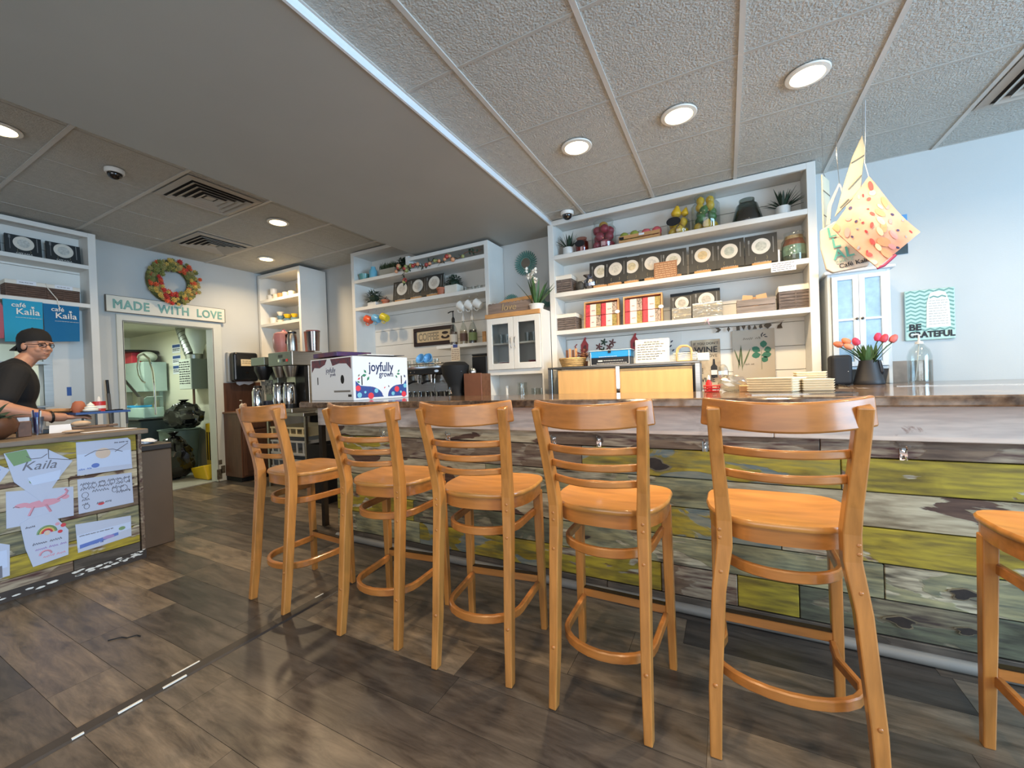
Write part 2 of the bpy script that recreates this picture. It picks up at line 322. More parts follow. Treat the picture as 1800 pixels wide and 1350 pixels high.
# ceilings: right bay, left bay, soffit between
def ceiling_bay(name, label, x0, x1, z, xs, ys, ylo, yhi, skip=(), main='y'):
    c = struct(obj(name, G().box(x0, ylo, z + .03, x1, yhi, z + .05), mat('plenum', (120, 118, 112), .9)), label)
    xe = [x0] + [a for a in xs if x0 + .05 < a < x1 - .05] + [x1]; ye = [ylo] + [a for a in ys if ylo + .05 < a < yhi - .05] + [yhi]
    for i in range(len(xe) - 1):
        for j in range(len(ye) - 1):
            if (i, j) in skip: continue
            w = xe[i + 1] - xe[i]; d = ye[j + 1] - ye[j]; cx = (xe[i] + xe[i + 1]) / 2; cy = (ye[j] + ye[j + 1]) / 2
            obj('ceiling_tile', G().box(-w / 2 + .006, -d / 2 + .006, 0, w / 2 - .006, d / 2 - .006, .018), TILE, c, (cx, cy, z + .006))
    if main == 'x':
        for b in ye: obj('grid_bar', G().box(x0, b - .012, z - .001, x1, b + .012, z + .006), TBAR, c)
        for a in xe:
            for j in range(len(ye) - 1): obj('grid_bar', G().box(a - .0075, ye[j] + .012, z + .003, a + .0075, ye[j + 1] - .012, z + .007), TBARX, c)
        return c, xe, ye
    for a in xe: obj('grid_bar', G().box(a - .012, ylo, z - .001, a + .012, yhi, z + .006), TBAR, c)
    for j, b in enumerate(ye):
        for i in range(len(xe) - 1): obj('grid_bar', G().box(xe[i] + .012, b - .0075, z + .003, xe[i + 1] - .012, b + .0075, z + .007), TBARX, c)
    return c, xe, ye
XR = [.106 + .6096 * k for k in range(-3, 8)]; YR = [2.26 + .6096 * k for k in range(-10, 4)]
XL = [-3.58 - .6096 * k for k in (4, 3, 2, 1, 0)]; YL = [2.24 + .62 * k for k in range(-6, 4)]
ceiling_bay('ceiling', 'grey textured drop-in tile ceiling above the bar', -1.436, 4.3, ZR, XR, YR, -3.3, 3.925)
ceiling_bay('ceiling_left', 'grey drop-in tile ceiling over the till counter', -5.93, -3.11, ZL, XL, YL, -1.5, 3.925, main='x')
sf = struct(obj('ceiling_soffit', G().box(-3.11, -3.3, ZS, -1.445, 3.925, 2.95), SOFF), 'smooth grey lowered ceiling panel between the tiled bays')
struct(obj('trim_2', G().box(-1.447, -3.3, ZS - .006, -1.434, 3.925, ZR), mat('edge_bead', (226, 232, 236), .35)), 'thin white edge bead along the lowered ceiling panel')
struct(obj('ceiling_roof', G().box(-9.6, -3.42, 2.95, 4.42, 4.05, 3.0), WALLP))

# storeroom behind the doorway and kitchen behind the pass-through
ST = G().box(-9.5, 3.32, 0, -6.05, 3.42, 2.2); struct(obj('wall_storeroom', ST, CREAM), 'cream wall of the storeroom')
struct(obj('wall_storeroom_end', G().box(-9.6, 1.55, 0, -9.5, 3.42, 2.2), CREAM)); struct(obj('wall_partition', G().box(-9.5, 1.55, 0, -6.05, 1.65, 2.2), CREAM))
struct(obj('ceiling_storeroom', G().box(-9.6, 1.55, 2.2, -6.05, 3.42, 2.26), mat('store_ceiling', (200, 198, 180), .8)), 'pale storeroom ceiling')
struct(obj('floor_storeroom', G().box(-9.5, 1.65, -.004, -5.98, 3.32, .004), mat('store_floor', (150, 152, 146), .5, var=.2, vs=5)), 'grey storeroom floor')
struct(obj('wall_kitchen_end', G().box(-7.6, -2, 0, -7.5, 1.55, 2.5), mat('kitchen_wall', (196, 204, 200), .5)))
struct(obj('ceiling_kitchen', G().box(-7.6, -2, 2.4, -6.05, 1.55, 2.46), WALLP))
def tube_light(name, label, loc, lx, power, col):
    t = thing(name, label, 'light', loc)
    obj('housing', G().box(-lx / 2, -.06, .0, lx / 2, .06, .05), WHITE, t); obj('diffuser', G().box(-lx / 2 + .02, -.05, -.012, lx / 2 - .02, .05, -.0005), mat('tube_glow_' + name, (255, 255, 245), .5, emit=((235, 255, 235), 3)), t)
    l = bpy.data.lights.new('tube_lamp', 'AREA'); l.shape = 'RECTANGLE'; l.size = lx; l.size_y = .1; l.energy = power; l.color = col
    o = bpy.data.objects.new('tube_lamp', l); COL.objects.link(o); o.parent = t; o.location = (0, 0, -.02)
tube_light('fluorescent_fitting', 'fluorescent fitting on the storeroom ceiling', (-7.6, 2.3, 2.148), 1.1, 26, (.86, 1.0, .88))
tube_light('kitchen_fluorescent', 'fluorescent fitting on the kitchen ceiling', (-6.8, .6, 2.348), 1.0, 16, (.92, 1.0, .96))

# ------------------------------------------------------------------ lamps, vents, dome cameras
WARM = (1.0, .74, .44)
def downlight(label, x, y, z, power):
    t = thing('recessed_downlight', label, 'light', (x, y, z), 0, 'recessed ceiling downlights')
    obj('trim_ring', G().lathe([(.072, -.003), (.076, -.010), (.096, -.007), (.099, -.001), (.072, -.001)], 32), mat('ring_white', (225, 222, 212), .4), t, smooth=True)
    obj('lens', G().lathe([(0, -.006), (.072, -.006), (.072, -.002), (0, -.002)], 32), mat('lamp_lens', (255, 245, 220), .4, emit=((255, 226, 170), 14)), t)
    l = bpy.data.lights.new('lamp', 'AREA'); l.shape = 'DISK'; l.size = .13; l.energy = power; l.color = WARM; l.spread = radians(150)
    o = bpy.data.objects.new('lamp', l); COL.objects.link(o); o.parent = t; o.location = (0, 0, -.012)
for lab, x, y in (('lit recessed downlight over the bar nearest the lowered panel', -.82, 2.583), ('lit recessed downlight over the bar, middle of the row of three', -.2, 2.583), ('lit recessed downlight over the bar nearest the hanging bags', .412, 2.583)):
    downlight(lab, x, y, ZR, 22)
for lab, x, y in (('lit recessed downlight beside the big louvred vent', -3.92, 2.555), ('lit recessed downlight in front of the narrow mug shelf', -5.15, 3.18), ('lit recessed downlight at the far left edge of the view', -3.93, .79)):
    downlight(lab, x, y, ZL, 18)
for x, y, lb in ((.41, .14, 'directly above the camera'), (1.63, 1.36, 'above the stool at the right edge'), (1.63, 2.583, 'beside the right ceiling vent, out of view'), (-.81, .14, 'above the camera nearest the lowered panel')): downlight('added unseen downlight ' + lb, x, y, ZR, 14)  # unseen lamps, added to light the stools from the front
VENTM = mat('vent_paint', (176, 170, 160), .5); VDARK = mat('vent_dark', (58, 55, 52), .8)
def vent(label, cx, cy, z, s):
    t = thing('ceiling_vent', label, 'vent', (cx, cy, z), 0, 'square louvred ceiling vents')
    obj('backing', G().box(-s * .86, -s * .86, -.004, s * .86, s * .86, -.0015), VDARK, t)
    def ring(a, b, za, zb):
        g = G(); v = []
        for r, zz in ((a, za), (b, zb)): v += [(-r, -r, zz), (r, -r, zz), (r, r, zz), (-r, r, zz)]
        v += [(p[0], p[1], p[2] - .003) for p in v]
        f = []
        for i in range(4): j = (i + 1) % 4; f += [(i, j, 4 + j, 4 + i), (8 + i, 12 + i, 12 + j, 8 + j), (i, 8 + i, 8 + j, j), (4 + i, 4 + j, 12 + j, 12 + i)]
        return g.add(v, f)
    obj('frame', ring(s, s * .84, -.002, -.010), VENTM, t)
    for k in range(4): a = s * (.80 - .17 * k); obj('louvre', ring(a, a - s * .115, -.024, -.007), VENTM, t)
    obj('centre_plate', G().box(-s * .12, -s * .12, -.012, s * .12, s * .12, -.008), VENTM, t)
vent('square louvred vent in the left ceiling nearest the lowered panel', -3.885, 1.93, ZL, .285)
vent('square louvred vent in the left ceiling above the wreath', -5.11, 2.555, ZL, .285)
vent('square louvred vent in the tile ceiling at the right edge', 1.63, 3.17, ZR, .285)
def dome(label, x, y, z):
    t = thing('dome_camera', label, 'camera', (x, y, z), 0, 'dome security cameras')
    obj('base', G().lathe([(.0, -.03), (.052, -.03), (.058, -.022), (.058, -.001), (0, -.001)], 24), WHITE, t, smooth=True)
    obj('dome', G().lathe([(.044, -.03), (.043, -.042), (.036, -.056), (.02, -.068), (.0, -.072)], 24), mat('smoked_dome', (18, 17, 18), .08, spec=.8), t, smooth=True)
dome('white dome camera with dark lens on the left ceiling', -3.97, 1.34, ZL)
dome('white dome camera with dark lens beside the tall shelf', -1.23, 3.53, ZR)

# ------------------------------------------------------------------ bar
B_Y = ('b_yellow', (176, 158, 44), (120, 96, 60)); 
CH_Y = chipped('board_yellow', (172, 152, 44), (190, 182, 158), .60, paint2=(120, 104, 40), stain=(88, 60, 44))
CH_Y2 = chipped('board_yellow_blue', (176, 150, 40), (92, 104, 104), .50, paint2=(118, 110, 60), stain=(140, 136, 116))
CH_W = chipped('board_white', (198, 184, 154), (104, 78, 62), .585, paint2=(150, 134, 108), stain=(76, 52, 42))
CH_G = chipped('board_green', (158, 152, 114), (186, 176, 150), .55, paint2=(98, 100, 84), stain=(66, 58, 46))
CH_D = chipped('board_dark', (104, 106, 84), (60, 48, 42), .56, paint2=(66, 64, 54), stain=(132, 124, 100))
CH_B = chipped('board_brown', (128, 108, 88), (72, 38, 34), .52, paint2=(92, 72, 58), stain=(160, 146, 124))
CH_K = chipped('board_grey', (94, 84, 74), (60, 52, 46), .6, paint2=(70, 62, 54))
CH_F = chipped('board_fascia', (222, 206, 192), (140, 98, 80), .665, paint2=(200, 184, 172), stain=(120, 70, 56))
bar = thing('bar_counter_front', 'long bar front clad in chipped yellow, white and green painted boards', 'bar', (0, 2.17, 0))
obj('carcass', G().box(-2.70, .03, 0, 3.2, .09, 1.03), BLACKM, bar)
rows = [(.808, .886, [(-2.72, -.95, CH_W), (-.95, .35, CH_B), (.35, 1.9, CH_B), (1.9, 3.2, CH_W)]),
        (.667, .806, [(-2.72, -2.05, CH_Y), (-2.05, -.72, CH_B), (-.72, .42, CH_Y2), (.42, 1.75, CH_Y), (1.75, 3.2, CH_W)]),
        (.521, .665, [(-2.72, -1.35, CH_W), (-1.35, -.05, CH_G), (-.05, 1.5, CH_W), (1.5, 3.2, CH_D)]),
        (.374, .519, [(-2.72, -1.7, CH_G), (-1.7, -.6, CH_W), (-.6, .2, CH_Y2), (.2, 1.62, CH_Y), (1.62, 3.2, CH_G)]),
        (.228, .372, [(-2.72, -1.95, CH_Y), (-1.95, -.9, CH_D), (-.9, .55, CH_G), (.55, 2.1, CH_G), (2.1, 3.2, CH_Y)]),
        (.080, .226, [(-2.72, -1.9, CH_G), (-1.9, -1.0, CH_Y2), (-1.0, -.32, CH_Y), (-.32, .02, CH_B), (.02, .26, CH_Y), (.26, 1.8, CH_D), (1.8, 3.2, CH_W)]),
        (.004, .078, [(-2.72, -.6, CH_K), (-.6, 1.3, CH_K), (1.3, 3.2, CH_K)])]
for z0, z1, segs in rows:
    for a, b, m in segs:
        jut = random.uniform(-.004, .003)
        obj('board', G().box(a + .0015 - (a + b) / 2, -.002 + jut, z0 + .0015, b - .0015 - (a + b) / 2, .028, z1 - .0015), m, bar, ((a + b) / 2, 0, 0), bev=.0025)
KN = mat('knot_dark', (44, 34, 28), .7, var=.4, vs=40); KR_ = mat('knot_ring', (112, 100, 78), .7, var=.3, vs=20)
for kx, kz, kw, kh in ((.60, .15, .05, .02), (.79, .16, .04, .014), (.78, .30, .045, .02), (-.33, .73, .07, .03), (-1.25, .46, .04, .018), (-.72, .30, .04, .016), (.36, .45, .03, .012)):
    pk = [(kx + kw * (.8 + .3 * sin(3 * q + kx * 9)) * cos(q), kz + kh * (.8 + .3 * sin(2 * q + kx * 7)) * sin(q)) for q in [2 * pi * i / 16 for i in range(16)]]
    kr = obj('knot_ring', G().prism([(kx + (x - kx) * 1.2, kz + (z - kz) * 1.25) for x, z in pk], -.0085, -.0075, 'xz'), KR_, bar); obj('knot', G().prism(pk, -.0095, -.0087, 'xz'), KN, kr)
for a, b in ((-2.86, -.9), (-.9, .18), (.18, 1.7), (1.7, 3.2)):
    obj('fascia_board', G().box(a + .001, -.045, .886, b - .001, .028, 1.03), CH_F, bar, bev=.003)
obj('base_moulding', G().cyl((-2.72, -.014, .024), (3.2, -.014, .024), .024, n=14), mat('moulding_shaded', (126, 123, 118), .45), bar, smooth=True)  # white moulding, with the shade at its foot put into the grey
obj('end_panel', G().box(-2.72, .09, 0, -2.70, .6, 1.03), CH_F, bar)
for hx in (-2.2, -1.62, -.88, -.62, -.1, .62, 1.15):
    hk = obj('coat_hook', G().tube([(0, -.004, .03), (0, -.03, .028), (0, -.042, .04), (0, -.038, .055)], .0035, 6).tube([(0, -.004, .01), (0, -.02, -.004), (0, -.034, 0), (0, -.036, .012)], .0035, 6), CHROME, bar, (hx, 0, .812), smooth=True)
    obj('hook_plate', G().box(-.012, -.006, -.008, .012, -.0025, .04), CHROME, hk)
ct = G().prism([(-2.87, 1.98), (3.3, 1.98), (3.3, 3.92), (.66, 3.92), (.66, 2.78), (-3.12, 2.78), (-3.12, 2.16)], 1.03, 1.072)
tag(obj('bar_countertop', ct, GRAN, bev=.008, seg=2), 'polished brown granite worktop of the bar', 'worktop')
obj_bs = tag(obj('bar_back_panel', G().box(-2.7, 2.62, 0, 3.2, 2.68, 1.03), BLACKM), 'dark panel under the back of the bar worktop', 'panel')
tag(obj('wall_post', G().box(-3.09, 2.3, 0, -3.05, 2.34, 1.03), DSTEEL), 'thin steel leg under the free end of the bar worktop', 'leg')

# ------------------------------------------------------------------ bar stools
def arc_u(hw_f, yf, hw_r, yr, z, n=14):
    # U-shaped hoop: front right leg -> round the back -> front left leg
    pts = [(hw_f, yf, z)]
    for i in range(n + 1):
        a = pi * i / n; pts.append((hw_r * cos(a) * (1.0 if abs(cos(a)) < .98 else 1), yr + .15 - .15 * sin(a) ** .8, z))
    pts.append((-hw_f, yf, z)); return pts
def make_stool(label, loc, rz, slats=3, spread=.165, tops=.182, th=1.0):
    t = thing('bar_stool', label, 'stool', loc, rz, 'wooden bar stools at the bar')
    # seat: rounded back, straighter front
    def outline(k, z):
        o = []
        for i in range(28):
            a = 2 * pi * i / 28; c, s_ = cos(a), sin(a); ex = .62 if s_ < 0 else .5
            x = (abs(c) ** ex) * (1 if c > 0 else -1) * (.212 if s_ > -.2 else .212 - .02 * (-s_)) * k; yv = (abs(s_) ** (.38 if s_ > 0 else .8)) * (1 if s_ > 0 else -1) * (.195 if s_ > 0 else .205) * k
            o.append((x, yv + .265, z))
        return o
    def slab(levels, dish=0.0):
        v = []; f = []; n = 28
        for k, z in levels: v += outline(k, z)
        for l in range(len(levels) - 1):
            for i in range(n): f.append((l * n + i, l * n + (i + 1) % n, (l + 1) * n + (i + 1) % n, (l + 1) * n + i))
        f.append(tuple(reversed(range(n)))); b = (len(levels) - 1) * n
        v.append((0, .265, levels[-1][1] - dish)); c = len(v) - 1
        for i in range(n): f.append((b + i, b + (i + 1) % n, c))
        return G().add(v, f)
    obj('seat', slab([(.985, .699), (1.0, .704), (1.0, .712), (.98, .718), (.9, .716), (.6, .708)], .004 - .008 + .010), OAKS, t, smooth=True, sharp=50)
    obj('apron', slab([(.93, .648), (.955, .650), (.955, .6985)]), OAKH, t, smooth=True, sharp=50)
    for s in (-1, 1):
        path = [(s * spread, 0, 0), (s * (spread - .004), .022, .2), (s * (spread * .5 + .078), .048, .5), (s * .158, .062, .64), (s * .158, .062, .72), (s * .163, .050, .80), (s * .172, .022, .93), (s * tops, -.018, 1.08)]
        obj('rear_leg', G().sweep(path, [(-.0165 * th, -.022), (.0165 * th, -.022), (.0165 * th, .022), (-.0165 * th, .022)], up=(0, 1, 0), scale=[.85, .98, 1.04, 1.14, 1.14, 1.05, 1, .95]), OAK, t, bev=.004, seg=2)
        obj('front_leg', G().sweep([(s * .19, .39, 0), (s * .186, .385, .3), (s * .182, .378, .66)], [(-.018, -.018), (.018, -.018), (.018, .018), (-.018, .018)], up=(0, 1, 0), scale=[.78, .95, 1.05]), OAK, t, bev=.004, seg=2)
        for z, yy in ((.665, .041), (.69, .041), (.56, .034), (.215, .004)):
            xx = s * (spread * .35 + .1015) if z > .5 else s * (spread - .004)
            obj('bolt', G().sph((xx, yy - .002, z), (.007, .004, .007), 8, 6), OAKH, t, smooth=True)
    # curved top rail
    rp = [(-.207 + .414 * i / 12, .020 - .085 * (1 - ((i - 6) / 6) ** 2), 1.066 - .014 * (1 - ((i - 6) / 6) ** 2)) for i in range(13)]
    obj('top_rail', G().sweep(rp, [(-.011, -.044), (.011, -.044), (.009, .040), (-.009, .040)]), OAKH, t, bev=.006, seg=2, smooth=True)
    zs = [.935, .877, .820] if slats == 3 else [.945, .872]
    for z in zs:
        hw = .168 - (.935 - z) * .06; y0 = .026 + (.935 - z) * .25
        sp = [(-hw + 2 * hw * i / 8, y0 + .010 - .07 * (1 - ((i - 4) / 4) ** 2), z) for i in range(9)]
        obj('slat', G().sweep(sp, [(-.008, -.0125), (.008, -.0125), (.008, .0125), (-.008, .0125)]), OAKH, t, bev=.005, seg=2, smooth=True)
    def hoop(z, hr, yr, hf, yf):
        pts = [(hf, yf, z), (hf - .004, yr + .24, z)]
        for i in range(13):
            a = pi * i / 12; pts.append((hr * cos(a), yr + .13 - .13 * sin(a), z))
        return pts + [(-hf + .004, yr + .24, z), (-hf, yf, z)]
    obj('seat_hoop', G().band(hoop(.562, .158, .066, .166, .37), .018, .034), OAKH, t, bev=.004, smooth=True)
    obj('foot_hoop', G().band(hoop(.215, spread - .003, .034, .170, .375), .02, .034), OAKH, t, bev=.004, smooth=True)
    fb = obj('foot_bar', G().box(-.172, .372, .222, .172, .392, .258), OAKH, t, bev=.003)
    obj('kick_plate', G().box(-.168, .370, .2585, .168, .394, .262), mat('kick_metal', (70, 58, 46), .35, metal=.8), fb)
    return t
R_ = radians
st0 = make_stool('oak bar stool with three slats, nearest the coffee brewer', (-2.24, 1.32, 0), R_(-4))
for lab, x, yv, a in (('second oak bar stool from the coffee brewer end, three back slats', -1.493, 1.33, R_(6)), ('oak bar stool with three slats, middle of the five along the bar', -.936, 1.345, R_(7)),
                      ('oak bar stool with three slats, next to the two-slat stool', -.416, 1.338, R_(-1)), ('oak bar stool cut off by the right edge of the view', .885, 1.385, R_(2))):
    dup(st0, (x, yv, 0), a, lab)
make_stool('pale oak bar stool with only two back slats, largest in front of the bar', (.14, 1.385, 0), R_(1), slats=2, spread=.20, tops=.178, th=1.18)

# ------------------------------------------------------------------ built-in shelving
def shelf_unit(name, label, loc, rz, w, d, z0, z1, shelves, post=.055, top=.045, boards=True, zback=None, mid=None):
    t = thing(name, label, 'shelf', loc, rz)
    for x in (0, w - post): obj('side_panel', G().box(x, 0, z0, x + post, d, z1), WHITE, t, bev=.002)
    obj('top_rail', G().box(post, 0, z1 - top, w - post, .025, z1), WHITE, t, bev=.002)
    obj('top_panel', G().box(post, .025, z1 - .02, w - post, d, z1), WHITE, t)
    for z in shelves: obj('shelf_board', G().box(post, .0, z - .04, w - post, d - .012, z), WHITE, t, bev=.002)
    if boards:
        z = zback if zback is not None else z0
        while z < z1 - .03:
            h = min(.19, z1 - .02 - z); obj('back_board', G().box(post, d - .012, z + .002, w - post, d, z + h - .002), WHITE, t, bev=.0015); z += .19
        obj('backing', G().box(post, d, zback if zback is not None else z0, w - post, d + .004, z1 - .02), mat('groove_dark', (120, 116, 108), .8), t)
    return t
S1, S2, S3 = 2.357, 1.999, 1.640
shelf_unit('display_shelf', 'tall white built-in shelf full of fruit jars and cookbooks', (-1.475, 3.65, 0), 0, 2.088, .27, .93, 2.688, (S1, S2, S3), zback=1.0)
# unit above the espresso machine
t = shelf_unit('coffee_shelf', 'white built-in shelf with mugs hanging above the espresso machine', (-4.105, 3.60, 0), 0, 1.99, .32, .93, 2.63, (2.495, 2.155), post=.05)
obj('upper_side', G().box(0, 0, 2.63, .05, .32, 2.84), WHITE, t); obj('upper_top', G().box(.05, 0, 2.80, .96, .32, 2.84), WHITE, t); obj('divider', G().box(.89, 0, 2.495, .935, .32, 2.65), WHITE, t)
obj('upper_back', G().box(.05, .30, 2.61, .89, .32, 2.80), WHITE, t)
for ch in [c for c in t.children if c.name.startswith(('top_rail', 'top_panel'))]:
    g0 = G().box(.935, 0, 2.59, 1.94, .025, 2.63) if ch.name.startswith('top_rail') else G().box(.935, .025, 2.61, 1.94, .32, 2.63)
    me = bpy.data.meshes.new(ch.name); me.from_pydata(g0.v, [], g0.f); me.materials.append(WHITE); ch.data = me
obj('bottle_ledge', G().box(1.24, .06, 1.565, 1.94, .30, 1.60), WHITE, t, bev=.002)
shelf_unit('mug_shelf', 'narrow white corner shelf stacked with mugs', (-5.90, 3.50, 0), 0, .94, .40, 1.30, 2.81, (2.45, 2.11, 1.62), post=.045)
lt = shelf_unit('till_shelf', 'white built-in shelf on the left wall with shirts hung below', (-5.68, -.6, 0), pi / 2, 2.345, .245, .02, 2.83, (2.50, 2.11), post=.06, zback=2.06)
obj('panel', G().box(2.0, .225, .9, 2.285, .24, 2.06), WHITE, lt)

# ------------------------------------------------------------------ builders for shelf goods
COVER = mat('book_cover', (34, 38, 40), .5, var=.15, vs=5); PLATE = mat('plate_print', (212, 206, 194), .55, var=.06, vs=30); RIM = mat('plate_rim', (182, 176, 164), .6); SILV = mat('silver_print', (120, 122, 122), .5); GOLD = mat('gold_print', (150, 138, 104), .5); PAGES = mat('pages', (226, 220, 206), .8)
def book_parts(t, w, h, stand=True, lean=.16, food=(196, 186, 160)):
    R = Matrix.Rotation(-lean, 4, 'X')
    def pl(g): g.v = [tuple(R @ Vector(p)) for p in g.v]; return g
    z0 = .032 if stand else .001
    cv = obj('cover', pl(G().box(-w / 2, 0, z0, w / 2, .004, h).box(-w / 2, .018, z0, w / 2, .022, h).box(-w / 2, .004, z0, -w / 2 + .004, .018, h)), COVER, t)
    obj('page_block', pl(G().box(-w / 2 + .0045, .0045, z0 + .004, w / 2 - .004, .0175, h - .004)), PAGES, t)
    r = w * .295; cz = h * .64
    pt = obj('plate_picture', pl(G().disc(0, cz, r, r, -.0012, -.0001, 32)), PLATE, cv)
    obj('food_picture', pl(G().disc(0, cz, r * .6, r * .6, -.0018, -.0013, 24)), mat('food_%d_%d_%d' % food, food, .6, var=.25, vs=60), cv)
    obj('fork_picture', pl(G().box(-w * .385, -.001, cz - r, -w * .37, -.0001, cz + r * .5).box(-w * .405, -.001, cz + r * .5, -w * .35, -.0001, cz + r * .95)), SILV, cv)
    obj('knife_picture', pl(G().box(w * .365, -.001, cz - r, w * .39, -.0001, cz + r)), SILV, cv)
    g = G()
    for s in (-1, 1): g.tube([(s * (w * .13 + .004 * i), -.0006, h * .27 + .012 * (i - 1.5) - (0 if i % 3 else .003)) if 0 else (s * (w * .16 + w * .03 * cos((i - 2) * .6)), -.0006, h * .27 + (i - 2) * h * .028) for i in range(5)], .0012, 4)
    obj('laurel_print', pl(g), GOLD, cv)
    tx = text('CAFE KAILA', w * .085, PRINTW, cv, R @ Vector((0, -.0008, h * .115)), (pi / 2 - lean, 0, 0), ext=.0003)
    if stand:
        obj('easel_ledge', G().box(-w * .3, -.024, .0, w * .3, .03, .031), TAN, t, bev=.003); obj('easel_back', G().box(-.02, .03, .0, .02, .06, h * .5, Matrix.Rotation(-lean, 4, 'X')), TAN, t)
GRP_B = 'black cookbooks with a plate on the cover'
_bk = {}
def book(label, x, y, z, w=.205, h=.262, rz=0.0, stand=True, lean=.16, food=(196, 186, 160)):
    key = (w, h, stand, food)
    if key in _bk: return dup(_bk[key], (x, y, z), rz, label)
    t = thing('cookbook', label, 'book', (x, y, z), rz, GRP_B); book_parts(t, w, h, stand, lean, food); _bk[key] = t; return t
def basket(label, x, y, z, w, d, h, liner=True, rz=0.0, m=None, group=None):
    m = m or WICKG; t = thing('lined_basket', label, 'basket', (x, y, z), rz, group)
    g = G(); n = 7
    for i in range(n):   # woven courses
        z0 = h * .92 * i / n; z1 = h * .92 * (i + .86) / n
        for a in ((-w / 2, 0, w / 2, .012), (-w / 2, d - .012, w / 2, d), (-w / 2, .012, -w / 2 + .012, d - .012), (w / 2 - .012, .012, w / 2, d - .012)): g.box(a[0], a[1], z0, a[2], a[3], z1)
    obj('weave', g, m, t)['kind'] = 'stuff'
    obj('bottom', G().box(-w / 2 + .012, .012, 0, w / 2 - .012, d - .012, .008), m, t)
    for x_ in (-w / 2 - .001, -.004, w / 2 - .007): obj('stake', G().box(x_, -.003, 0, x_ + .008, .001, h * .92), m, t)
    if liner:
        lw = h * .22; g = G()
        for a in ((-w / 2 - .004, -.005, w / 2 + .004, -.001), (-w / 2 - .004, d + .001, w / 2 + .004, d + .005), (-w / 2 - .005, -.005, -w / 2 - .001, d + .005), (w / 2 + .001, -.005, w / 2 + .005, d + .005)): g.box(a[0], a[1], h - lw, a[2], a[3], h)
        g.box(-w / 2 - .004, -.004, h, w / 2 + .004, d + .004, h + .004)
        obj('liner', g, LINEN, t, bev=.002)
    return t
def spiky(label, x, y, z, pot_r, pot_h, span, hgt, n=26, seed=1, m=None, name='potted_succulent'):
    rr = random.Random(seed); t = thing(name, label, 'plant', (x, y, z))
    obj('pot', G().lathe([(0, 0), (pot_r * .82, 0), (pot_r, pot_h * .3), (pot_r, pot_h), (pot_r * .9, pot_h), (pot_r * .88, pot_h * .8), (0, pot_h * .8)], 20), CERAM, t, smooth=True)
    for i in range(n):
        a = rr.uniform(0, 2 * pi); e = rr.uniform(.25, 1.45); L = (hgt * .95 if e > .9 else span) * rr.uniform(.8, 1.05)
        obj('leaf', G().leaf((.008 * cos(a), .008 * sin(a), pot_h * .8), (cos(a) * cos(e), sin(a) * cos(e) * .8, sin(e)), L, .019, bend=.12), m or DGREEN, t, smooth=True)
    return t
def bushy(label, x, y, z, build_pot, r, cz, n, seed, m=None, flat=.75, name='potted_plant', lw=.02, ll=.035):
    rr = random.Random(seed); t = thing(name, label, 'plant', (x, y, z)); build_pot(t); g = G()
    for i in range(n):
        a = rr.uniform(0, 2 * pi); e = math.asin(rr.uniform(-.35, 1)); q = r * rr.uniform(.45, 1); dv = (cos(a) * cos(e), sin(a) * cos(e), sin(e))
        g.leaf((dv[0] * q * .8, dv[1] * q * .8, cz + dv[2] * q * flat), (dv[0] + rr.uniform(-.5, .5), dv[1] + rr.uniform(-.5, .5), dv[2] * .8 + rr.uniform(-.3, .5)), ll * rr.uniform(.7, 1.2), lw, bend=.3, n=2)
    g.sph((0, 0, cz), (r * .5, r * .5, r * flat * .5), 8, 6)
    o = obj('foliage', g, m or DGREEN, t); o['kind'] = 'stuff'; return t
def potl(r0, r1, h, m, rim=0):
    pr = [(0, 0), (r0, 0), (r1, h - rim), (r1 + rim * .35, h - rim), (r1 + rim * .35, h), (r1 * .86, h), (r1 * .84, h * .85), (0, h * .85)]
    return lambda t: obj('pot', G().lathe(pr, 18), m, t, smooth=True)
def jar(label, x, y, z, r, h, neck=.8, lid=False, open_=True, tint=None):
    t = thing('glass_jar', label, 'jar', (x, y, z)); w = .004
    out = [(0, .0), (r * .94, .0), (r, h * .04), (r, h * .72), (r * neck, h * .84), (r * neck, h * .97), (r * (neck + .05), h * .985), (r * (neck + .05), h)]
    inn = [(rr_ - w if rr_ > .01 else 0, max(zz, .005)) for rr_, zz in reversed(out)]
    obj('glass_body', G().lathe(out + inn, 28), tint or GLS, t, smooth=True); return t
def fruit(name, label, cat, c, r, m, group, seed=0):
    rr = random.Random(seed); R = Matrix.Rotation(rr.uniform(0, 6), 4, 'Z') @ Matrix.Rotation(rr.uniform(-.7, .7), 4, 'X')
    t = thing(name, label, cat, c, 0, group)
    if name == 'lemon' or name == 'lime':
        pr = [(0, -1.25), (.16, -1.18), (.34, -1.02), (.8, -.6), (.98, 0), (.8, .6), (.34, 1.02), (.16, 1.2), (0, 1.28)]; pr = [(a * r * .92, b * r * .92) for a, b in pr]
    elif name == 'pear': pr = [(0, -1), (.5, -.95), (.95, -.5), (1, -.1), (.7, .5), (.45, .95), (.3, 1.3), (0, 1.4)]; pr = [(a * r, b * r) for a, b in pr]
    else: pr = [(0, -.82), (.25, -.93), (.7, -.72), (1, -.05), (.9, .5), (.5, .88), (.2, .86), (0, .72)]; pr = [(a * r, b * r) for a, b in pr]
    obj('flesh', G().lathe(pr, 14, (0, 0, 0), R), m, t, smooth=True, sharp=80)
    if name in ('apple', 'pear'):
        p = R @ Vector((0, 0, pr[-1][1])); q = R @ Vector((.003, 0, pr[-1][1] + r * .3)); obj('stem', G().tube([p, q], .0018, 5), BRN, t)
    return t
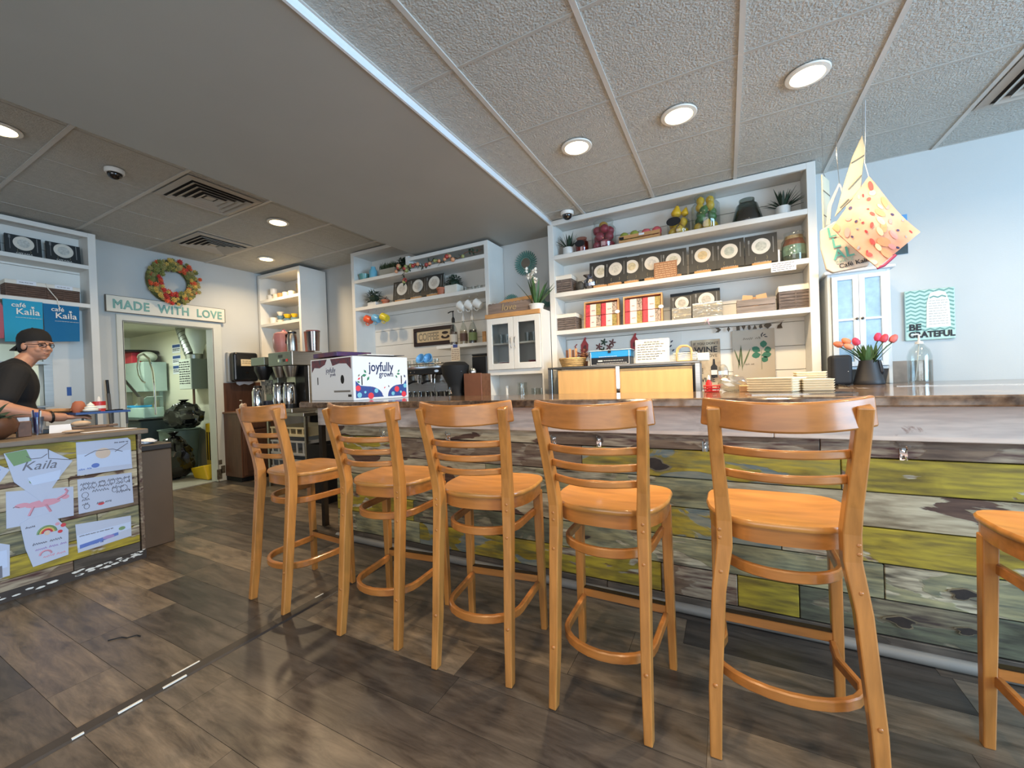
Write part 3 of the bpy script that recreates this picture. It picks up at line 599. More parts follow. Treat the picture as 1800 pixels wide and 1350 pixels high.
def mug(name, label, x, y, z, m, r=.04, h=.085, rz=0.0, tilt=None, group=None):
    t = thing(name, label, 'mug', (x, y, z), rz, group)
    R = Matrix.Translation((0, 0, 0)) @ (tilt or Matrix.Identity(4))
    g = G().lathe([(0, 0), (r * .8, 0), (r * .95, h * .15), (r, h), (r * .9, h), (r * .86, h * .15), (0, h * .08)], 18); g.v = [tuple(R @ Vector(p)) for p in g.v]
    obj('cup', g, m, t, smooth=True)
    g = G().tube([(r * .92, 0, h * .8), (r * 1.35, 0, h * .78), (r * 1.55, 0, h * .5), (r * 1.3, 0, h * .24), (r * .88, 0, h * .2)], .0055, 6, up=(0, 1, 0)); g.v = [tuple(R @ Vector(p)) for p in g.v]
    obj('handle', g, m, t, smooth=True); return t

# ------------------------------------------------------------------ tall display shelf: top shelf
RED = mat('apple_red', (158, 40, 66), .3, var=.3, vs=20); YEL = mat('lemon_yellow', (228, 186, 48), .4, var=.12, vs=25); LIME = mat('lime_green', (70, 120, 58), .4, var=.2, vs=20); PEARG = mat('pear_green', (142, 152, 66), .45, var=.15, vs=15); PEACH = mat('peach_pink', (206, 92, 100), .5, var=.25, vs=12)
spiky('spiky green succulent in white pot at the left end of the top shelf', -1.31, 3.77, S1, .054, .085, .16, .2, 26, 3)
t = jar('small pinkish glass jar with a dark oval label on the top shelf', -1.175, 3.76, S1, .062, .15, .75, tint=glass('pink_glass', (226, 190, 180)))
obj('label_plate', G().disc(0, .085, .048, .03, -.068, -.064), BLACKM, t); obj('contents', G().lathe([(0, .006), (.055, .006), (.056, .06), (0, .06)], 18), mat('pink_salt', (190, 130, 112), .7), t)
JG = jar('large glass jar packed with red apples on the top shelf', -.965, 3.765, S1, .112, .262, .78)
def pile(cx, cy, z, r, levels, mk):
    k = 0
    for lv, (zz, n, rad, off) in enumerate(levels):
        for i in range(n): a = off + 2 * pi * i / n; mk(k, (cx + rad * cos(a), cy + rad * sin(a), z + zz)); k += 1
pile(-.965, 3.765, S1, .1, [(.044, 4, .06, .4), (.112, 4, .06, 1.2), (.178, 4, .056, .4), (.222, 1, .0, 0)],
     lambda k, c: fruit('apple', 'red apple inside the large glass jar' if k < 12 else 'golden apple on top of the red apples in the large jar', 'apple', c, .042, RED if k < 12 else mat('apple_gold', (196, 150, 60), .4, var=.2, vs=15), 'apples in the glass jar', k))
t = thing('fruit_crate', 'low slatted wooden crate holding four fruits on the top shelf', 'crate', (-.64, 3.70, S1))
for z in (.008, .046): obj('front_slat', G().box(-.175, 0, z, .175, .008, z + .03), TAN, t); obj('rear_slat', G().box(-.175, .10, z, .175, .108, z + .03), TAN, t)
for x in (-.172, .164): obj('end_board', G().box(x, .0085, .004, x + .008, .0995, .08), TAN, t)
obj('base_board', G().box(-.163, .009, .002, .163, .099, .007), TAN, t); obj('price_tag', G().box(.0, -.003, .055, .045, -.0005, .072), PAPER, t); obj('dark_tag', G().box(-.17, -.003, .045, -.13, -.0005, .066), BLACKM, t)
for nm, lb, x, m, r in (('apple', 'green apple at the left end of the slatted crate', -.775, PEARG, .041), ('apple', 'green apple second from the left in the slatted crate', -.685, PEARG, .043), ('peach', 'pink fruit third from the left in the slatted crate', -.585, PEACH, .042), ('peach', 'pink fruit at the right end of the slatted crate', -.497, PEACH, .042)):
    fruit(nm, lb, 'fruit', (x, 3.752, S1 + .078 + (.002 if nm == 'apple' else 0)), r, m, 'fruits in the slatted crate', int(x * 100))
t = jar('glass jar of yellow fruit with an oval blackboard label', -.322, 3.765, S1, .092, .165, .82); obj('label_plate', G().disc(-.03, .105, .056, .036, -.098, -.094), BLACKM, t)
pile(-.322, 3.765, S1, .1, [(.04, 4, .05, .3), (.108, 4, .05, 1.0)], lambda k, c: fruit('lemon', 'yellow lemon inside the jar with the oval label', 'lemon', c, .036, YEL, 'lemons in the labelled jar', k + 40))
fruit('pear', 'yellow pear resting on top of the jar with the oval label', 'pear', (-.335, 3.765, S1 + .207), .042, YEL, 'pears on the labelled jar', 71); fruit('pear', 'smaller yellow pear beside another on the labelled jar', 'pear', (-.268, 3.765, S1 + .194), .03, YEL, 'pears on the labelled jar', 77)
jar('tallest glass jar, filled with lemons and limes', -.112, 3.765, S1, .108, .292, .72)
pile(-.112, 3.765, S1, .1, [(.042, 4, .058, .2)], lambda k, c: fruit('lemon', 'yellow lemon at the bottom of the tallest jar', 'lemon', c, .039, YEL, 'lemons at the bottom of the tallest jar', k + 10))
pile(-.112, 3.765, S1, .1, [(.105, 4, .058, 1.0), (.162, 3, .05, .3)], lambda k, c: fruit('lime', 'green lime in the middle of the tallest jar', 'lime', c, .038, LIME, 'limes in the tallest jar', k + 20))
pile(-.112, 3.765, S1, .1, [(.2, 3, .045, -.6), (.256, 2, .036, .2)], lambda k, c: fruit('lemon', 'yellow lemon at the top of the tallest jar', 'lemon', c, .037, YEL, 'lemons at the top of the tallest jar', k + 30))
t = thing('storage_jar', 'squat glass jar of dark beans leaning on the top shelf', 'jar', (.185, 3.77, S1))
obj('glass_body', G().lathe([(0, 0), (.105, 0), (.11, .02), (.075, .15), (.055, .165), (.055, .195), (.05, .195), (.05, .165), (.068, .148), (.1, .02), (0, .006)], 24), glass('smoky_glass', (188, 196, 192), .2), t, smooth=True)
obj('beans', G().lathe([(0, .007), (.098, .007), (.099, .02), (.07, .11), (0, .115)], 20), mat('dark_beans', (62, 36, 30), .6, var=.5, vs=60), t, smooth=True)
obj('metal_clasp', G().tube([(.06 * cos(a), .06 * sin(a), .158) for a in [2 * pi * i / 16 for i in range(16)]], .003, 5, closed=True), DSTEEL, t)
spiky('dark spiky succulent in white pot at the right end of the top shelf', .425, 3.78, S1, .052, .085, .17, .2, 28, 5)
# middle shelf
basket('grey wicker basket with white liner on the middle shelf', -1.365, 3.69, S2, .195, .16, .165)
t = thing('gift_parcel', 'shiny silver wrapped parcel beside the middle shelf basket', 'parcel', (-1.105, 3.75, S2)); SF = mat('silver_foil', (150, 150, 158), .22, metal=1, bump=.9, bs=25)
g = G().sph((0, 0, .068), (.062, .05, .066), 12, 8); rr = random.Random(3); g.v = [(a * rr.uniform(.9, 1.08), b, max(0, c * rr.uniform(.93, 1.06))) for a, b, c in g.v]; obj('wrapping', g, SF, t)
obj('ruffle', G().lathe([(.018, .125), (.045, .15), (.0, .135)], 9, (-.02, 0, 0)), SF, t)
obj_dk = tag(obj('dark_pouch', G().sph((0, 0, .05), (.045, .035, .05), 10, 8), mat('pouch', (62, 60, 56), .7, var=.4, vs=30), None, (-1.20, 3.735, S2), smooth=True), 'small dark pouch squeezed between the basket and silver parcel', 'pouch')
FD = [(196, 186, 160), (206, 200, 186), (200, 184, 148), (206, 200, 190), (196, 190, 168), (204, 182, 140), (178, 182, 170), (184, 182, 168)]
BX = [-1.0, -.865, -.72, -.545, -.37, -.145, .05, .27]; OR = ['first', 'second', 'third', 'fourth', 'fifth', 'sixth', 'seventh', 'eighth']
for k, x in enumerate(BX):
    book('black cookbook with plate cover, %s from the left on the middle shelf' % OR[k], x, 3.72 + (.008 if k in (0, 2, 4) else 0) + .002 * k, S2, .208 if k < 7 else .216, .262, R_((3, -3, 2, 4, 3, -2, -3, -2)[k]), True, .14, FD[k])
t = thing('price_card', 'brown card with handwritten lettering propped before the middle shelf cookbooks', 'card', (-.43, 3.682, S2)); obj('card', G().box(-.092, 0, 0, .092, .003, .15, Matrix.Rotation(-.1, 4, 'X')), mat('kraft', (160, 116, 84), .8), t)
obj('handwriting', merge([scribble(-.08, .08, .128 - .018 * i, -.004 + .1 * (.128 - .018 * i), .0055, i, .0013) for i in range(7)]), mat('card_ink', (222, 190, 150), .7), t)
t = jar('glass jar of green and brown beach glass on the middle shelf', .485, 3.76, S2, .083, .225, .76)
for i, (z0, z1, c) in enumerate(((.006, .05, (74, 84, 66)), (.05, .125, (132, 160, 140)), (.125, .175, (140, 84, 56)), (.175, .2, (176, 150, 110)))): obj('layer', G().lathe([(0, z0), (.076 if z0 < .16 else .06, z0), (.076 if z1 < .17 else .058, z1), (0, z1)], 18), mat('layer_%d' % i, c, .5, var=.35, vs=22), t)
tag(obj('tealight_card', G().box(-.006, 0, 0, .006, .004, .11), PAPER, None, (.385, 3.73, S2)), 'thin white card standing between the last cookbook and the jar', 'card')
t = thing('shelf_note', 'white handwritten note taped to the middle shelf edge', 'note', (.402, 3.6465, 1.925)); obj('sheet', G().box(-.078, 0, 0, .078, .0015, .07), PAPER, t)
obj('handwriting', merge([scribble(-.07, .066 - .02 * (i % 2), .057 - .015 * i, -.0008, .0042, 20 + i, .001) for i in range(4)]), INK, t)
# lower shelf
basket('grey wicker basket with white liner at the left of the lower shelf', -1.335, 3.68, S3, .205, .17, .155)
def tea_tray(label, x, z, w, h, seed):
    rr = random.Random(seed); t = thing('tea_display', label, 'display', (x, 3.715, z)); R = Matrix.Rotation(-.1, 4, 'X')
    def tr(g): g.v = [tuple(R @ Vector(p)) for p in g.v]; return g
    WD = mat('display_wood', (206, 158, 106), .55, var=.15, vs=6); b = .012
    obj('backing', tr(G().box(-w / 2 + b, .05, b, w / 2 - b, .056, h - b)), mat('tray_dark', (70, 46, 36), .7), t)
    for a in ((-w / 2, 0, -w / 2 + b, h), (w / 2 - b, 0, w / 2, h), (-w / 2 + b, 0, w / 2 - b, b), (-w / 2 + b, h - b, w / 2 - b, h)): obj('frame_side', tr(G().box(a[0], 0, a[1], a[2], .056, a[3])), WD, t)
    PK = mat('tea_red', (202, 62, 74), .5, var=.3, vs=50); CRM = mat('tea_cream', (238, 216, 204), .55); OL = [mat('tea_olive', (158, 138, 74), .55, var=.4, vs=60), mat('tea_floral', (204, 180, 160), .55, var=.5, vs=70, rgb2=(86, 78, 70))]
    cw = (w - 2 * b - .006) / 2; chh = (h - 2 * b - .02) / 2
    for i in range(2):
        for j in range(2):
            x0 = -w / 2 + b + .002 + i * (cw + .002); z0 = b + .001 + j * (chh + .003)
            px = obj('tea_packet', tr(G().box(x0, .006, z0, x0 + cw - .002, .048, z0 + chh)), PK, t, bev=.002)
            obj('label_panel', tr(G().box(x0 + cw * .30, .0045, z0 + .001, x0 + cw * .68, .0058, z0 + chh - .001)), CRM, px); obj('pattern_panel', tr(G().box(x0 + cw * .68, .0045, z0 + .001, x0 + cw - .003, .0058, z0 + chh - .001)), OL[(i + j + seed) % 2], px)
            obj('small_print', tr(scribble(x0 + cw * .4, x0 + cw * .6, z0 + chh * .42, .0038, .007, seed + i * 3 + j, .0015)), mat('tea_ink', (130, 70, 80), .6), px)
    obj('round_sticker', tr(G().disc(w / 2 - .012, h * .52, .022, .016, -.003, -.0005, 14)), PAPER, t)
tea_tray('open wooden tray of red and cream tea boxes, left of the pair', -1.005, S3, .325, .258, 1)
tea_tray('open wooden tray of red and cream tea boxes, right of the pair', -.635, S3, .335, .262, 2)
book('black cookbook behind silver packets, left of the two on the lower shelf', -.318, 3.775, S3, .185, .246, 0, False, .12, (180, 172, 158)); book('black cookbook behind silver packets, right of the two on the lower shelf', -.128, 3.765, S3, .208, .25, 0, False, .12, (176, 170, 158))
FOIL = mat('packet_foil', (196, 190, 176), .2, metal=.9, bump=.5, bs=30)
for k, (x, lab) in enumerate(((-.315, 'silver foil packet in front of the left lower cookbook'), (-.155, 'silver foil packet in front of the right lower cookbook'), (-.045, 'narrow silver foil packet at the right of the lower cookbooks'))):
    w = .075 if k < 2 else .035; t = thing('foil_packet', lab, 'packet', (x, 3.70, S3), 0, 'silver foil packets on the lower shelf'); h = .115 - .02 * (k == 0)
    obj('pouch', G().add([(-w, 0, 0), (w, 0, 0), (w, .03, 0), (-w, .03, 0), (-w, .012, h), (w, .012, h), (w, .016, h), (-w, .016, h)], [(0, 1, 5, 4), (1, 2, 6, 5), (2, 3, 7, 6), (3, 0, 4, 7), (4, 5, 6, 7), (3, 2, 1, 0)]), FOIL, t); obj('seal', G().box(-w, .0125, h, w, .0155, h + .012), FOIL, t)
t = thing('card_crate', 'small grey weathered wood crate of brown cards on the lower shelf', 'crate', (.22, 3.69, S3)); GW = mat('grey_wood', (136, 124, 116), .75, var=.3, vs=6, stretch=(1, 8, 8))
for z in (.004, .058): obj('front_slat', G().box(-.13, 0, z, .13, .01, z + .05), GW, t, bev=.002); obj('rear_slat', G().box(-.13, .11, z, .13, .12, z + .05), GW, t)
for x in (-.128, .116): obj('end_board', G().box(x, .0105, .002, x + .012, .1095, .112), GW, t)
KR = mat('kraft_card', (206, 160, 116), .8)
for k, (x, a, yy) in enumerate(((-.07, .3, .045), (.06, -.3, .05), (.0, .05, .075))): tag(obj('brown_card', G().box(-.035, 0, 0, .035, .003, .135 if k < 2 else .12, Matrix.Rotation(a * .5, 4, 'Y')), KR, None, (.22 + x, 3.69 + yy, S3 + .014)), ('tilted brown card at the left of the grey crate', 'tilted brown card at the right of the grey crate', 'brown card at the back of the grey crate')[k], 'card', 'brown cards in the grey crate')
basket('large grey wicker basket with white liner at the right of the lower shelf', .478, 3.69, S3, .21, .18, .178)
tag(obj('hair_clip', merge([G().leaf((0, 0, 0), (cos(a), -.2, sin(a)), .032, .016, n=2) for a in (.5, 1.4, 2.5, 3.7, 5.2)]), mat('lilac', (196, 150, 168), .5), None, (-.118, 3.638, 1.605)), 'small pink star-shaped flower stuck to the lower shelf edge', 'flower')

# ------------------------------------------------------------------ back counter under the shelves
tag(obj('back_counter', G().box(-4.05, 3.02, 0, .645, 3.645, .90), mat('back_cabinets', (120, 112, 104), .5)), 'low run of cabinets along the back wall behind the bar', 'cabinet')
tag(obj('back_worktop', G().box(-4.07, 3.0, .90, .645, 3.645, .93), STEEL), 'stainless steel worktop along the back wall', 'worktop')
t = thing('sliding_case', 'steel-framed counter case with two light maple sliding doors', 'cabinet', (-.785, 3.36, .931)); cw = .615
for x in (-cw, cw - .035): obj('frame_post', G().box(x, 0, 0, x + .035, .034, .335), STEEL, t, bev=.002)
for x in (-cw, cw - .035): obj('rear_post', G().box(x, .225, 0, x + .035, .255, .335), STEEL, t)
obj('top_frame', G().box(-cw, -.004, .335, cw, .26, .352), mat('case_steel', (138, 132, 124), .3, metal=1), t, bev=.002); obj('bottom_frame', G().box(-cw, 0, -.0005, cw, .255, .02), STEEL, t)
obj('centre_post', G().box(-.012, -.006, .02, .016, .0, .335), CHROME, t)
obj('sliding_door', G().box(-.525, .008, .021, -.004, .02, .324), PINE, t); obj('sliding_door', G().box(.012, .02, .021, .56, .032, .315), PINE, t)
obj('back_panel', G().box(-cw + .035, .235, .021, cw - .035, .25, .33), DSTEEL, t); obj('side_glass', G().box(cw - .03, .036, .022, cw - .024, .22, .33), GLSD, t); obj('side_glass', G().box(-cw + .024, .036, .022, -cw + .03, .22, .33), GLSD, t)
CZ = 1.2836
t = thing('tool_box', 'bright blue and black packaged box with white trim on the case', 'box', (-.857, 3.40, CZ)); BL = mat('bright_blue', (38, 150, 214), .4)
obj('lower_box', G().box(-.17, 0, 0, .17, .14, .062), BLACK, t, bev=.003); obj('upper_box', G().box(-.17, 0, .0625, .17, .14, .118), BL, t, bev=.004); obj('clear_lid', G().box(-.178, -.004, .1185, .178, .146, .126), mat('lid_clear', (186, 206, 210), .2), t, bev=.002)
obj('white_edge', G().box(-.162, -.0035, .002, -.158, -.0005, .112).box(.158, -.0035, .002, .162, -.0005, .112).box(-.158, -.0035, .002, .158, -.0005, .005), PRINTW, t)
obj('latch', G().box(-.012, -.006, .1, .012, -.0005, .122), BLACK, t); obj('print_block', G().box(-.1, -.002, .03, -.06, -.0005, .042), PRINTW, t); obj('print_line', scribble(-.05, .11, .036, -.0015, .004, 4, .0012), PRINTW, t); obj('print_line', scribble(-.09, .06, .07, -.0015, .003, 5, .001), PRINTW, t); obj('print_line', scribble(-.11, .14, .015, -.0015, .003, 6, .001), PRINTW, t)
t = thing('menu_board', 'white handwritten specials board standing on the steel case', 'board', (-.518, 3.40, CZ)); R = Matrix.Rotation(-.1, 4, 'X')
def trm(g, R=R): g.v = [tuple(R @ Vector(p)) for p in g.v]; return g
obj('board', trm(G().box(-.131, 0, 0, .131, .008, .192)), mat('white_board', (236, 234, 222), .35), t, bev=.006, seg=2)
obj('border_line', trm(G().box(-.122, -.001, .008, .122, -.0001, .0095).box(-.122, -.001, .182, .122, -.0001, .1835).box(-.122, -.001, .0095, -.1205, -.0001, .182).box(.1205, -.001, .0095, .122, -.0001, .182)), mat('grey_line', (150, 150, 146), .5), t)
obj('handwriting', trm(merge([scribble(-.06, .06, .168, -.0012, .0055, 1, .0014)] + [scribble(-.112 if i < 5 else -.11, .1 - .05 * ((i * 7) % 3) / 2 - (.06 if i == 6 else 0), .148 - .0195 * i, -.0012, .0062, 30 + i, .0013) for i in range(7)])), INK, t)
obj('underline', trm(G().box(-.06, -.001, .158, .06, -.0001, .16)), INK, t)
t = thing('napkin_holder', 'wooden arched napkin holder on the steel case', 'holder', (-.28, 3.385, CZ))
for y in (0, .075): obj('arch', G().band([(-.052, y, 0), (-.052, y, .075), (-.046, y, .1), (-.025, y, .116), (0, y, .119), (.025, y, .116), (.046, y, .1), (.052, y, .075), (.052, y, 0)], .012, .02, up=(0, 1, 0)), PINE, t, bev=.003, smooth=True)
obj('base', G().box(-.058, -.006, 0.0002, .058, .082, .008), PINE, t)
for k in range(5): tag(obj('napkin', G().box(-.08 - .004 * (k % 2), .012, 0, .085 + .006 * (k % 3), .064, .008), mat('napkin_white', (240, 236, 224), .85), None, (-.28, 3.385, CZ + .0085 + k * .0125), bev=.002), 'folded white napkin in the arched wooden holder', 'napkin', 'napkins in the wooden holder')
tag(obj('napkin_stack', G().box(0, 0, 0, .085, .1, .06), mat('napkin_white', (240, 236, 224), .85), None, (-.195, 3.46, CZ), bev=.004), 'stack of white paper napkins beside the arched holder', 'napkins')
t = thing('woven_bowl', 'round woven straw basket on the left end of the steel case', 'basket', (-1.205, 3.47, CZ)); ST2 = mat('straw', (206, 166, 106), .7, var=.4, vs=14, bump=.7, bs=50)
for i in range(5): obj('coil', G().tube([((.092 + .006 * i) * cos(2 * pi * j / 20), (.092 + .006 * i) * sin(2 * pi * j / 20), .009 + .0155 * i) for j in range(20)], .0085, 6, closed=True), ST2, t, smooth=True)
obj('base', G().lathe([(0, .002), (.09, .002), (.09, .008), (0, .008)], 18), ST2, t)
t = thing('rolled_bundle', 'bundle of brown kraft packets behind the woven basket', 'packets', (-1.27, 3.56, CZ)); 
for k in range(4): obj('packet', G().box(-.03 + .026 * k, .008 * k, 0, -.008 + .026 * k, .008 * k + .006, .16 + .012 * (k % 2)), KR if k % 2 else BRN, t)
bushy('small dried brown plant behind the woven basket', -1.13, 3.57, CZ, potl(.03, .035, .05, BRN), .075, .1, 60, 9, mat('dried_leaf', (120, 78, 58), .8, var=.4, vs=20), name='dried_flowers')
# pictures against the back wall below the lower shelf
t = thing('wine_sign', 'distressed metal sign reading WINE with a bottle picture', 'sign', (-.148, 3.893, 1.055))
obj('plaque', G().box(-.112, 0, 0, .112, .006, .42), mat('sign_cream', (204, 190, 164), .6, var=.3, vs=10, rgb2=(150, 128, 104)), t, bev=.004)
for s, z, sz in (("IF YOU DON'T", .376, .03), ('WINE', .31, .07), ('LOVE', .268, .036), ('WE', .13, .06), ('WINE', .055, .052)): text(s, sz, INK, t, ((.0, -.001, z) if s not in ('LOVE', 'WE') else (.045 if s == 'LOVE' else -.07, -.001, z)), off=.001 if sz > .04 else 0)
obj('bottle_picture', G().prism([(.035, .09), (.085, .09), (.085, .185), (.07, .205), (.067, .25), (.053, .25), (.05, .205), (.035, .185)], -.0018, -.0003, 'xz'), INK, t); obj('bottle_label', G().box(.037, -.003, .115, .083, -.002, .155), PRINTW, t)
t = thing('botanical_print', 'grey botanical poster with blue-green leaves', 'poster', (.205, 3.893, 1.0)); obj('sheet', G().box(-.15, 0, 0, .15, .004, .53), mat('poster_grey', (176, 166, 152), .8), t)
LG = mat('print_leaf', (48, 104, 84), .7); DG2 = mat('print_grass', (84, 98, 68), .7)
def flatleaf(cx, cz, L, w, a, y0=-.0015, y1=-.0002):
    p = [(-L / 2, 0), (-L * .2, w * .42), (L * .1, w * .5), (L * .35, w * .3), (L / 2, 0), (L * .35, -w * .3), (L * .1, -w * .5), (-L * .2, -w * .42)]
    return G().prism([(cx + x * cos(a) - z * sin(a), cz + x * sin(a) + z * cos(a)) for x, z in p], y0, y1, 'xz')
for cx, cz, a, L in ((.072, .405, 1.5, .06), (.02, .365, 2.6, .068), (.1, .36, .2, .052), (.02, .318, 3.3, .066), (.09, .318, .1, .07), (.078, .282, -.5, .05)): obj('leaf_print', flatleaf(cx, cz, L, .05, a), LG, t)
for k, (x, a, L) in enumerate(((-.1, 1.45, .2), (-.085, 1.6, .22), (-.115, 1.85, .16), (-.05, 1.2, .17))): obj('grass_print', flatleaf(x, .30, L, .012, a), DG2, t)
obj('stem_print', G().box(.055, -.0012, .2, .058, -.0002, .36), DG2, t); obj('script_print', scribble(-.07, .05, .455, -.001, .016, 12, .0014), mat('script_ink', (96, 92, 84), .7), t); obj('script_print', scribble(-.06, .0, .245, -.001, .01, 14, .0012), mat('script_ink', (96, 92, 84), .7), t)
for cx, cz, a in ((.065, .49, 1.0), (.08, .48, .5), (.09, .465, -.2), (.06, .475, 1.8)): obj('sprig_print', flatleaf(cx, cz, .028, .008, a), INK, t)
t = thing('letter_bunting', 'string of small dark cut-out shapes hung under the lower shelf', 'garland', (.16, 3.885, 1.56)); BK = mat('bunting', (78, 66, 52), .7)
obj('cord', G().tube([(-.27, 0, .02), (-.1, 0, .008), (.1, 0, .006), (.26, 0, .02)], .0015, 5), BK, t)
for k, x in enumerate((-.21, -.13, -.06, -.02, .02, .06, .1, .15, .23)):
    pr = {0: [(-.02, -.02), (0, 0), (-.02, .02), (.005, .02), (.025, 0), (.005, -.02)], 1: [(0, -.025), (.012, 0), (0, .025), (-.012, 0)], 7: [(0, -.022), (.028, .005), (.018, .02), (-.018, .02), (-.028, .005)], 8: [(-.018, -.025), (.02, -.025), (.012, .0), (.02, .03), (.005, .012), (-.012, .0)]}.get(k, {2: [(-.012, -.018), (.013, -.016), (.011, .018), (-.013, .016)], 3: [(-.016, .018), (0, -.02), (.016, .018)], 4: arc(0, 0, .011, .019, 0, 2 * pi, 12)[:-1], 5: [(-.016, -.016), (.016, -.016), (0, .02)], 6: [(-.012, 0), (-.004, -.016), (.014, -.008), (.01, .018), (-.008, .014)]}.get(k))
    obj('charm', G().prism(pr, -.003, .0, 'xz'), BK, t, (x, 0, -.012))
t = thing('flower_board', 'whitewashed board with red birds and flowers behind the blue box', 'board', (-.88, 3.893, 1.28)); obj('plank', G().box(-.52, 0, 0, .54, .006, .125), WHITE, t); obj('plank', G().box(-.52, 0, .129, .54, .006, .285), WHITE, t)
RB = mat('bird_red', (168, 60, 62), .6)
for k, x in enumerate((-.36, .12)):
    o = obj('bird', G().prism([(x, .13), (x + .05, .17), (x + .055, .23), (x + .03, .27), (x + .035, .3), (x + .02, .3), (x + .005, .27), (x - .02, .23), (x - .02, .17)], -.006, -.0005, 'xz'), RB, t); obj('wing', flatleaf(x + .018, .2, .06, .03, 1.2, -.009, -.0065), mat('wing_dark', (96, 46, 48), .6), o)
obj('bird_tail', G().tube([(-.34, -.004, .14), (-.42, -.004, .15), (-.44, -.004, .22), (-.42, -.004, .24)], .006, 6), RB, t)
for k, (x, z) in enumerate(((-.2, .2), (-.15, .24), (-.1, .19), (-.16, .16), (-.07, .23))): obj('flower', merge([flatleaf(x + .018 * cos(a), z + .018 * sin(a), .04, .016, a, -.004, -.0006) for a in (0, 1.3, 2.5, 3.8, 5.0)]), DGREEN if k % 2 else mat('flower_dark', (110, 70, 68), .6), t)
for x, z in ((.45, .16), (.46, .2), (.43, .22), (.47, .12)): obj('blossom', flatleaf(x, z, .03, .012, .8, -.003, -.0006), mat('navy_ink', (60, 62, 82), .6), t)
# ------------------------------------------------------------------ goods on the bar counter
CT = 1.0722
PLP = mat('takeout_fibre', (232, 216, 184), .8, var=.05, vs=20)
def clam(label, x, y, w, d, n, rz, grp):
    for k in range(n):
        t = thing('takeout_box', label % k if '%' in label else label, 'box', (x, y, CT + .0005 + k * .0122), rz, grp)
        obj('tray', G().add([(-w / 2, -d / 2, .0), (w / 2, -d / 2, .0), (w / 2, d / 2, .0), (-w / 2, d / 2, 0), (-w / 2 - .008, -d / 2 - .008, .012), (w / 2 + .008, -d / 2 - .008, .012), (w / 2 + .008, d / 2 + .008, .012), (-w / 2 - .008, d / 2 + .008, .012)], [(0, 1, 5, 4), (1, 2, 6, 5), (2, 3, 7, 6), (3, 0, 4, 7), (4, 5, 6, 7), (3, 2, 1, 0)]), PLP, t, bev=.003)
clam('flat takeout box in the stack in front of the botanical poster', .235, 2.55, .2, .2, 6, R_(-24), 'flat stack of takeout boxes')
clam('takeout tray in the stack beside the black canister', .405, 2.56, .12, .12, 5, 0, 'front stack of takeout trays'); clam('takeout tray in the rear stack beside the black canister', .40, 2.70, .125, .09, 8, 0, 'rear stack of takeout trays')
t = thing('plastic_bag', 'clear plastic sleeve of cutlery on the bar counter', 'bag', (.03, 2.66, CT)); PB = glass('film', (232, 230, 222), .45, .25)
g = G().sph((0, 0, .045), (.075, .04, .05), 14, 8); rr = random.Random(8); g.v = [(a + rr.uniform(-.008, .008), b + rr.uniform(-.006, .006), max(.0, c + rr.uniform(-.008, .008))) for a, b, c in g.v]; obj('film', g, PB, t)
obj('cutlery', merge([G().box(-.06, -.02 + .01 * i, .012 + .006 * i, .06, -.014 + .01 * i, .016 + .006 * i) for i in range(5)]), LINEN, t)
g = G().sph((-.045, .01, .11), (.03, .03, .05), 10, 7); obj('bag_neck', g, PB, t)
tag(obj('brown_box', G().box(0, 0, 0, .075, .09, .034), KR, None, (.065, 2.58, CT), bev=.002), 'small brown cardboard box by the takeout boxes', 'box')
t = thing('red_basket', 'small red plastic basket beside the steel case', 'basket', (-.075, 2.64, CT)); RP = mat('red_plastic', (206, 44, 42), .35)
for z in (.004, .02, .036): obj('rim', G().tube([(.04 * cos(a) * (.9 + z * 4), .032 * sin(a) * (.9 + z * 4), z) for a in [2 * pi * i / 16 for i in range(16)]], .0035, 5, closed=True), RP, t)
for i in range(8): a = 2 * pi * i / 8; obj('rib', G().tube([(.036 * cos(a), .029 * sin(a), .002), (.042 * cos(a), .0335 * sin(a), .038)], .0025, 5), RP, t)
obj('base', G().box(-.03, -.022, .0, .03, .022, .003), RP, t)
t = thing('sauce_bottle', 'red squeeze bottle with white cap standing in the red basket', 'bottle', (-.09, 2.64, CT + .004)); obj('body', G().lathe([(0, 0), (.016, 0), (.017, .05), (.008, .065), (.008, .068)], 14), RP, t, smooth=True); obj('cap', G().lathe([(.009, .068), (.009, .078), (.003, .095), (0, .095)], 12), WHITE, t, smooth=True)
tag(obj('acrylic_menu', G().box(-.2, -.002, 0, .2, .14, .004), glass('acrylic', (240, 240, 236), .5), None, (.30, 2.2, CT), R_(8)), 'clear flat menu sleeve lying on the granite by the takeout boxes', 'menu')
tag(obj('flat_card', G().box(-.22, 0, 0, .34, .09, .003), glass('acrylic', (240, 240, 236), .5), None, (1.05, 2.95, CT), R_(-6)), 'clear flat sleeve on the granite under the glass dispenser', 'menu')
# joyfully grown produce box
t = thing('produce_box', 'white printed cardboard produce box reading joyfully grown', 'box', (-2.475, 2.15, CT), R_(-8)); BXW = mat('box_white', (226, 232, 238), .6); HB, WB, DB = .338, .60, .52
obj('carton', G().box(-WB, 0, 0, 0, DB, HB), BXW, t, bev=.003)
NAVY = mat('print_navy', (24, 44, 92), .6); PBLU = mat('print_blue', (32, 84, 150), .6, var=.3, vs=50, rgb2=(60, 60, 140)); PRED = mat('print_red', (224, 62, 78), .6); PAQ = mat('print_aqua', (120, 196, 220), .6); PGR = mat('print_green', (40, 128, 96), .6)
def side_print(name, poly, m, d=.0008, base=.0002): obj(name, G().prism(poly, base, base + d, 'yz'), m, t)
side_print('floral_print', [(.02, .018)] + [(.27, .018)] + arc(.12, .02, .14, .085, .1, pi / 2, 8) + [(.06, .112), (.02, .15)], PBLU); side_print('floral_print', [(.31, .018), (.5, .018), (.5, .15), (.47, .115)] + arc(.42, .02, .11, .09, pi / 2, pi - .05, 8), PBLU)
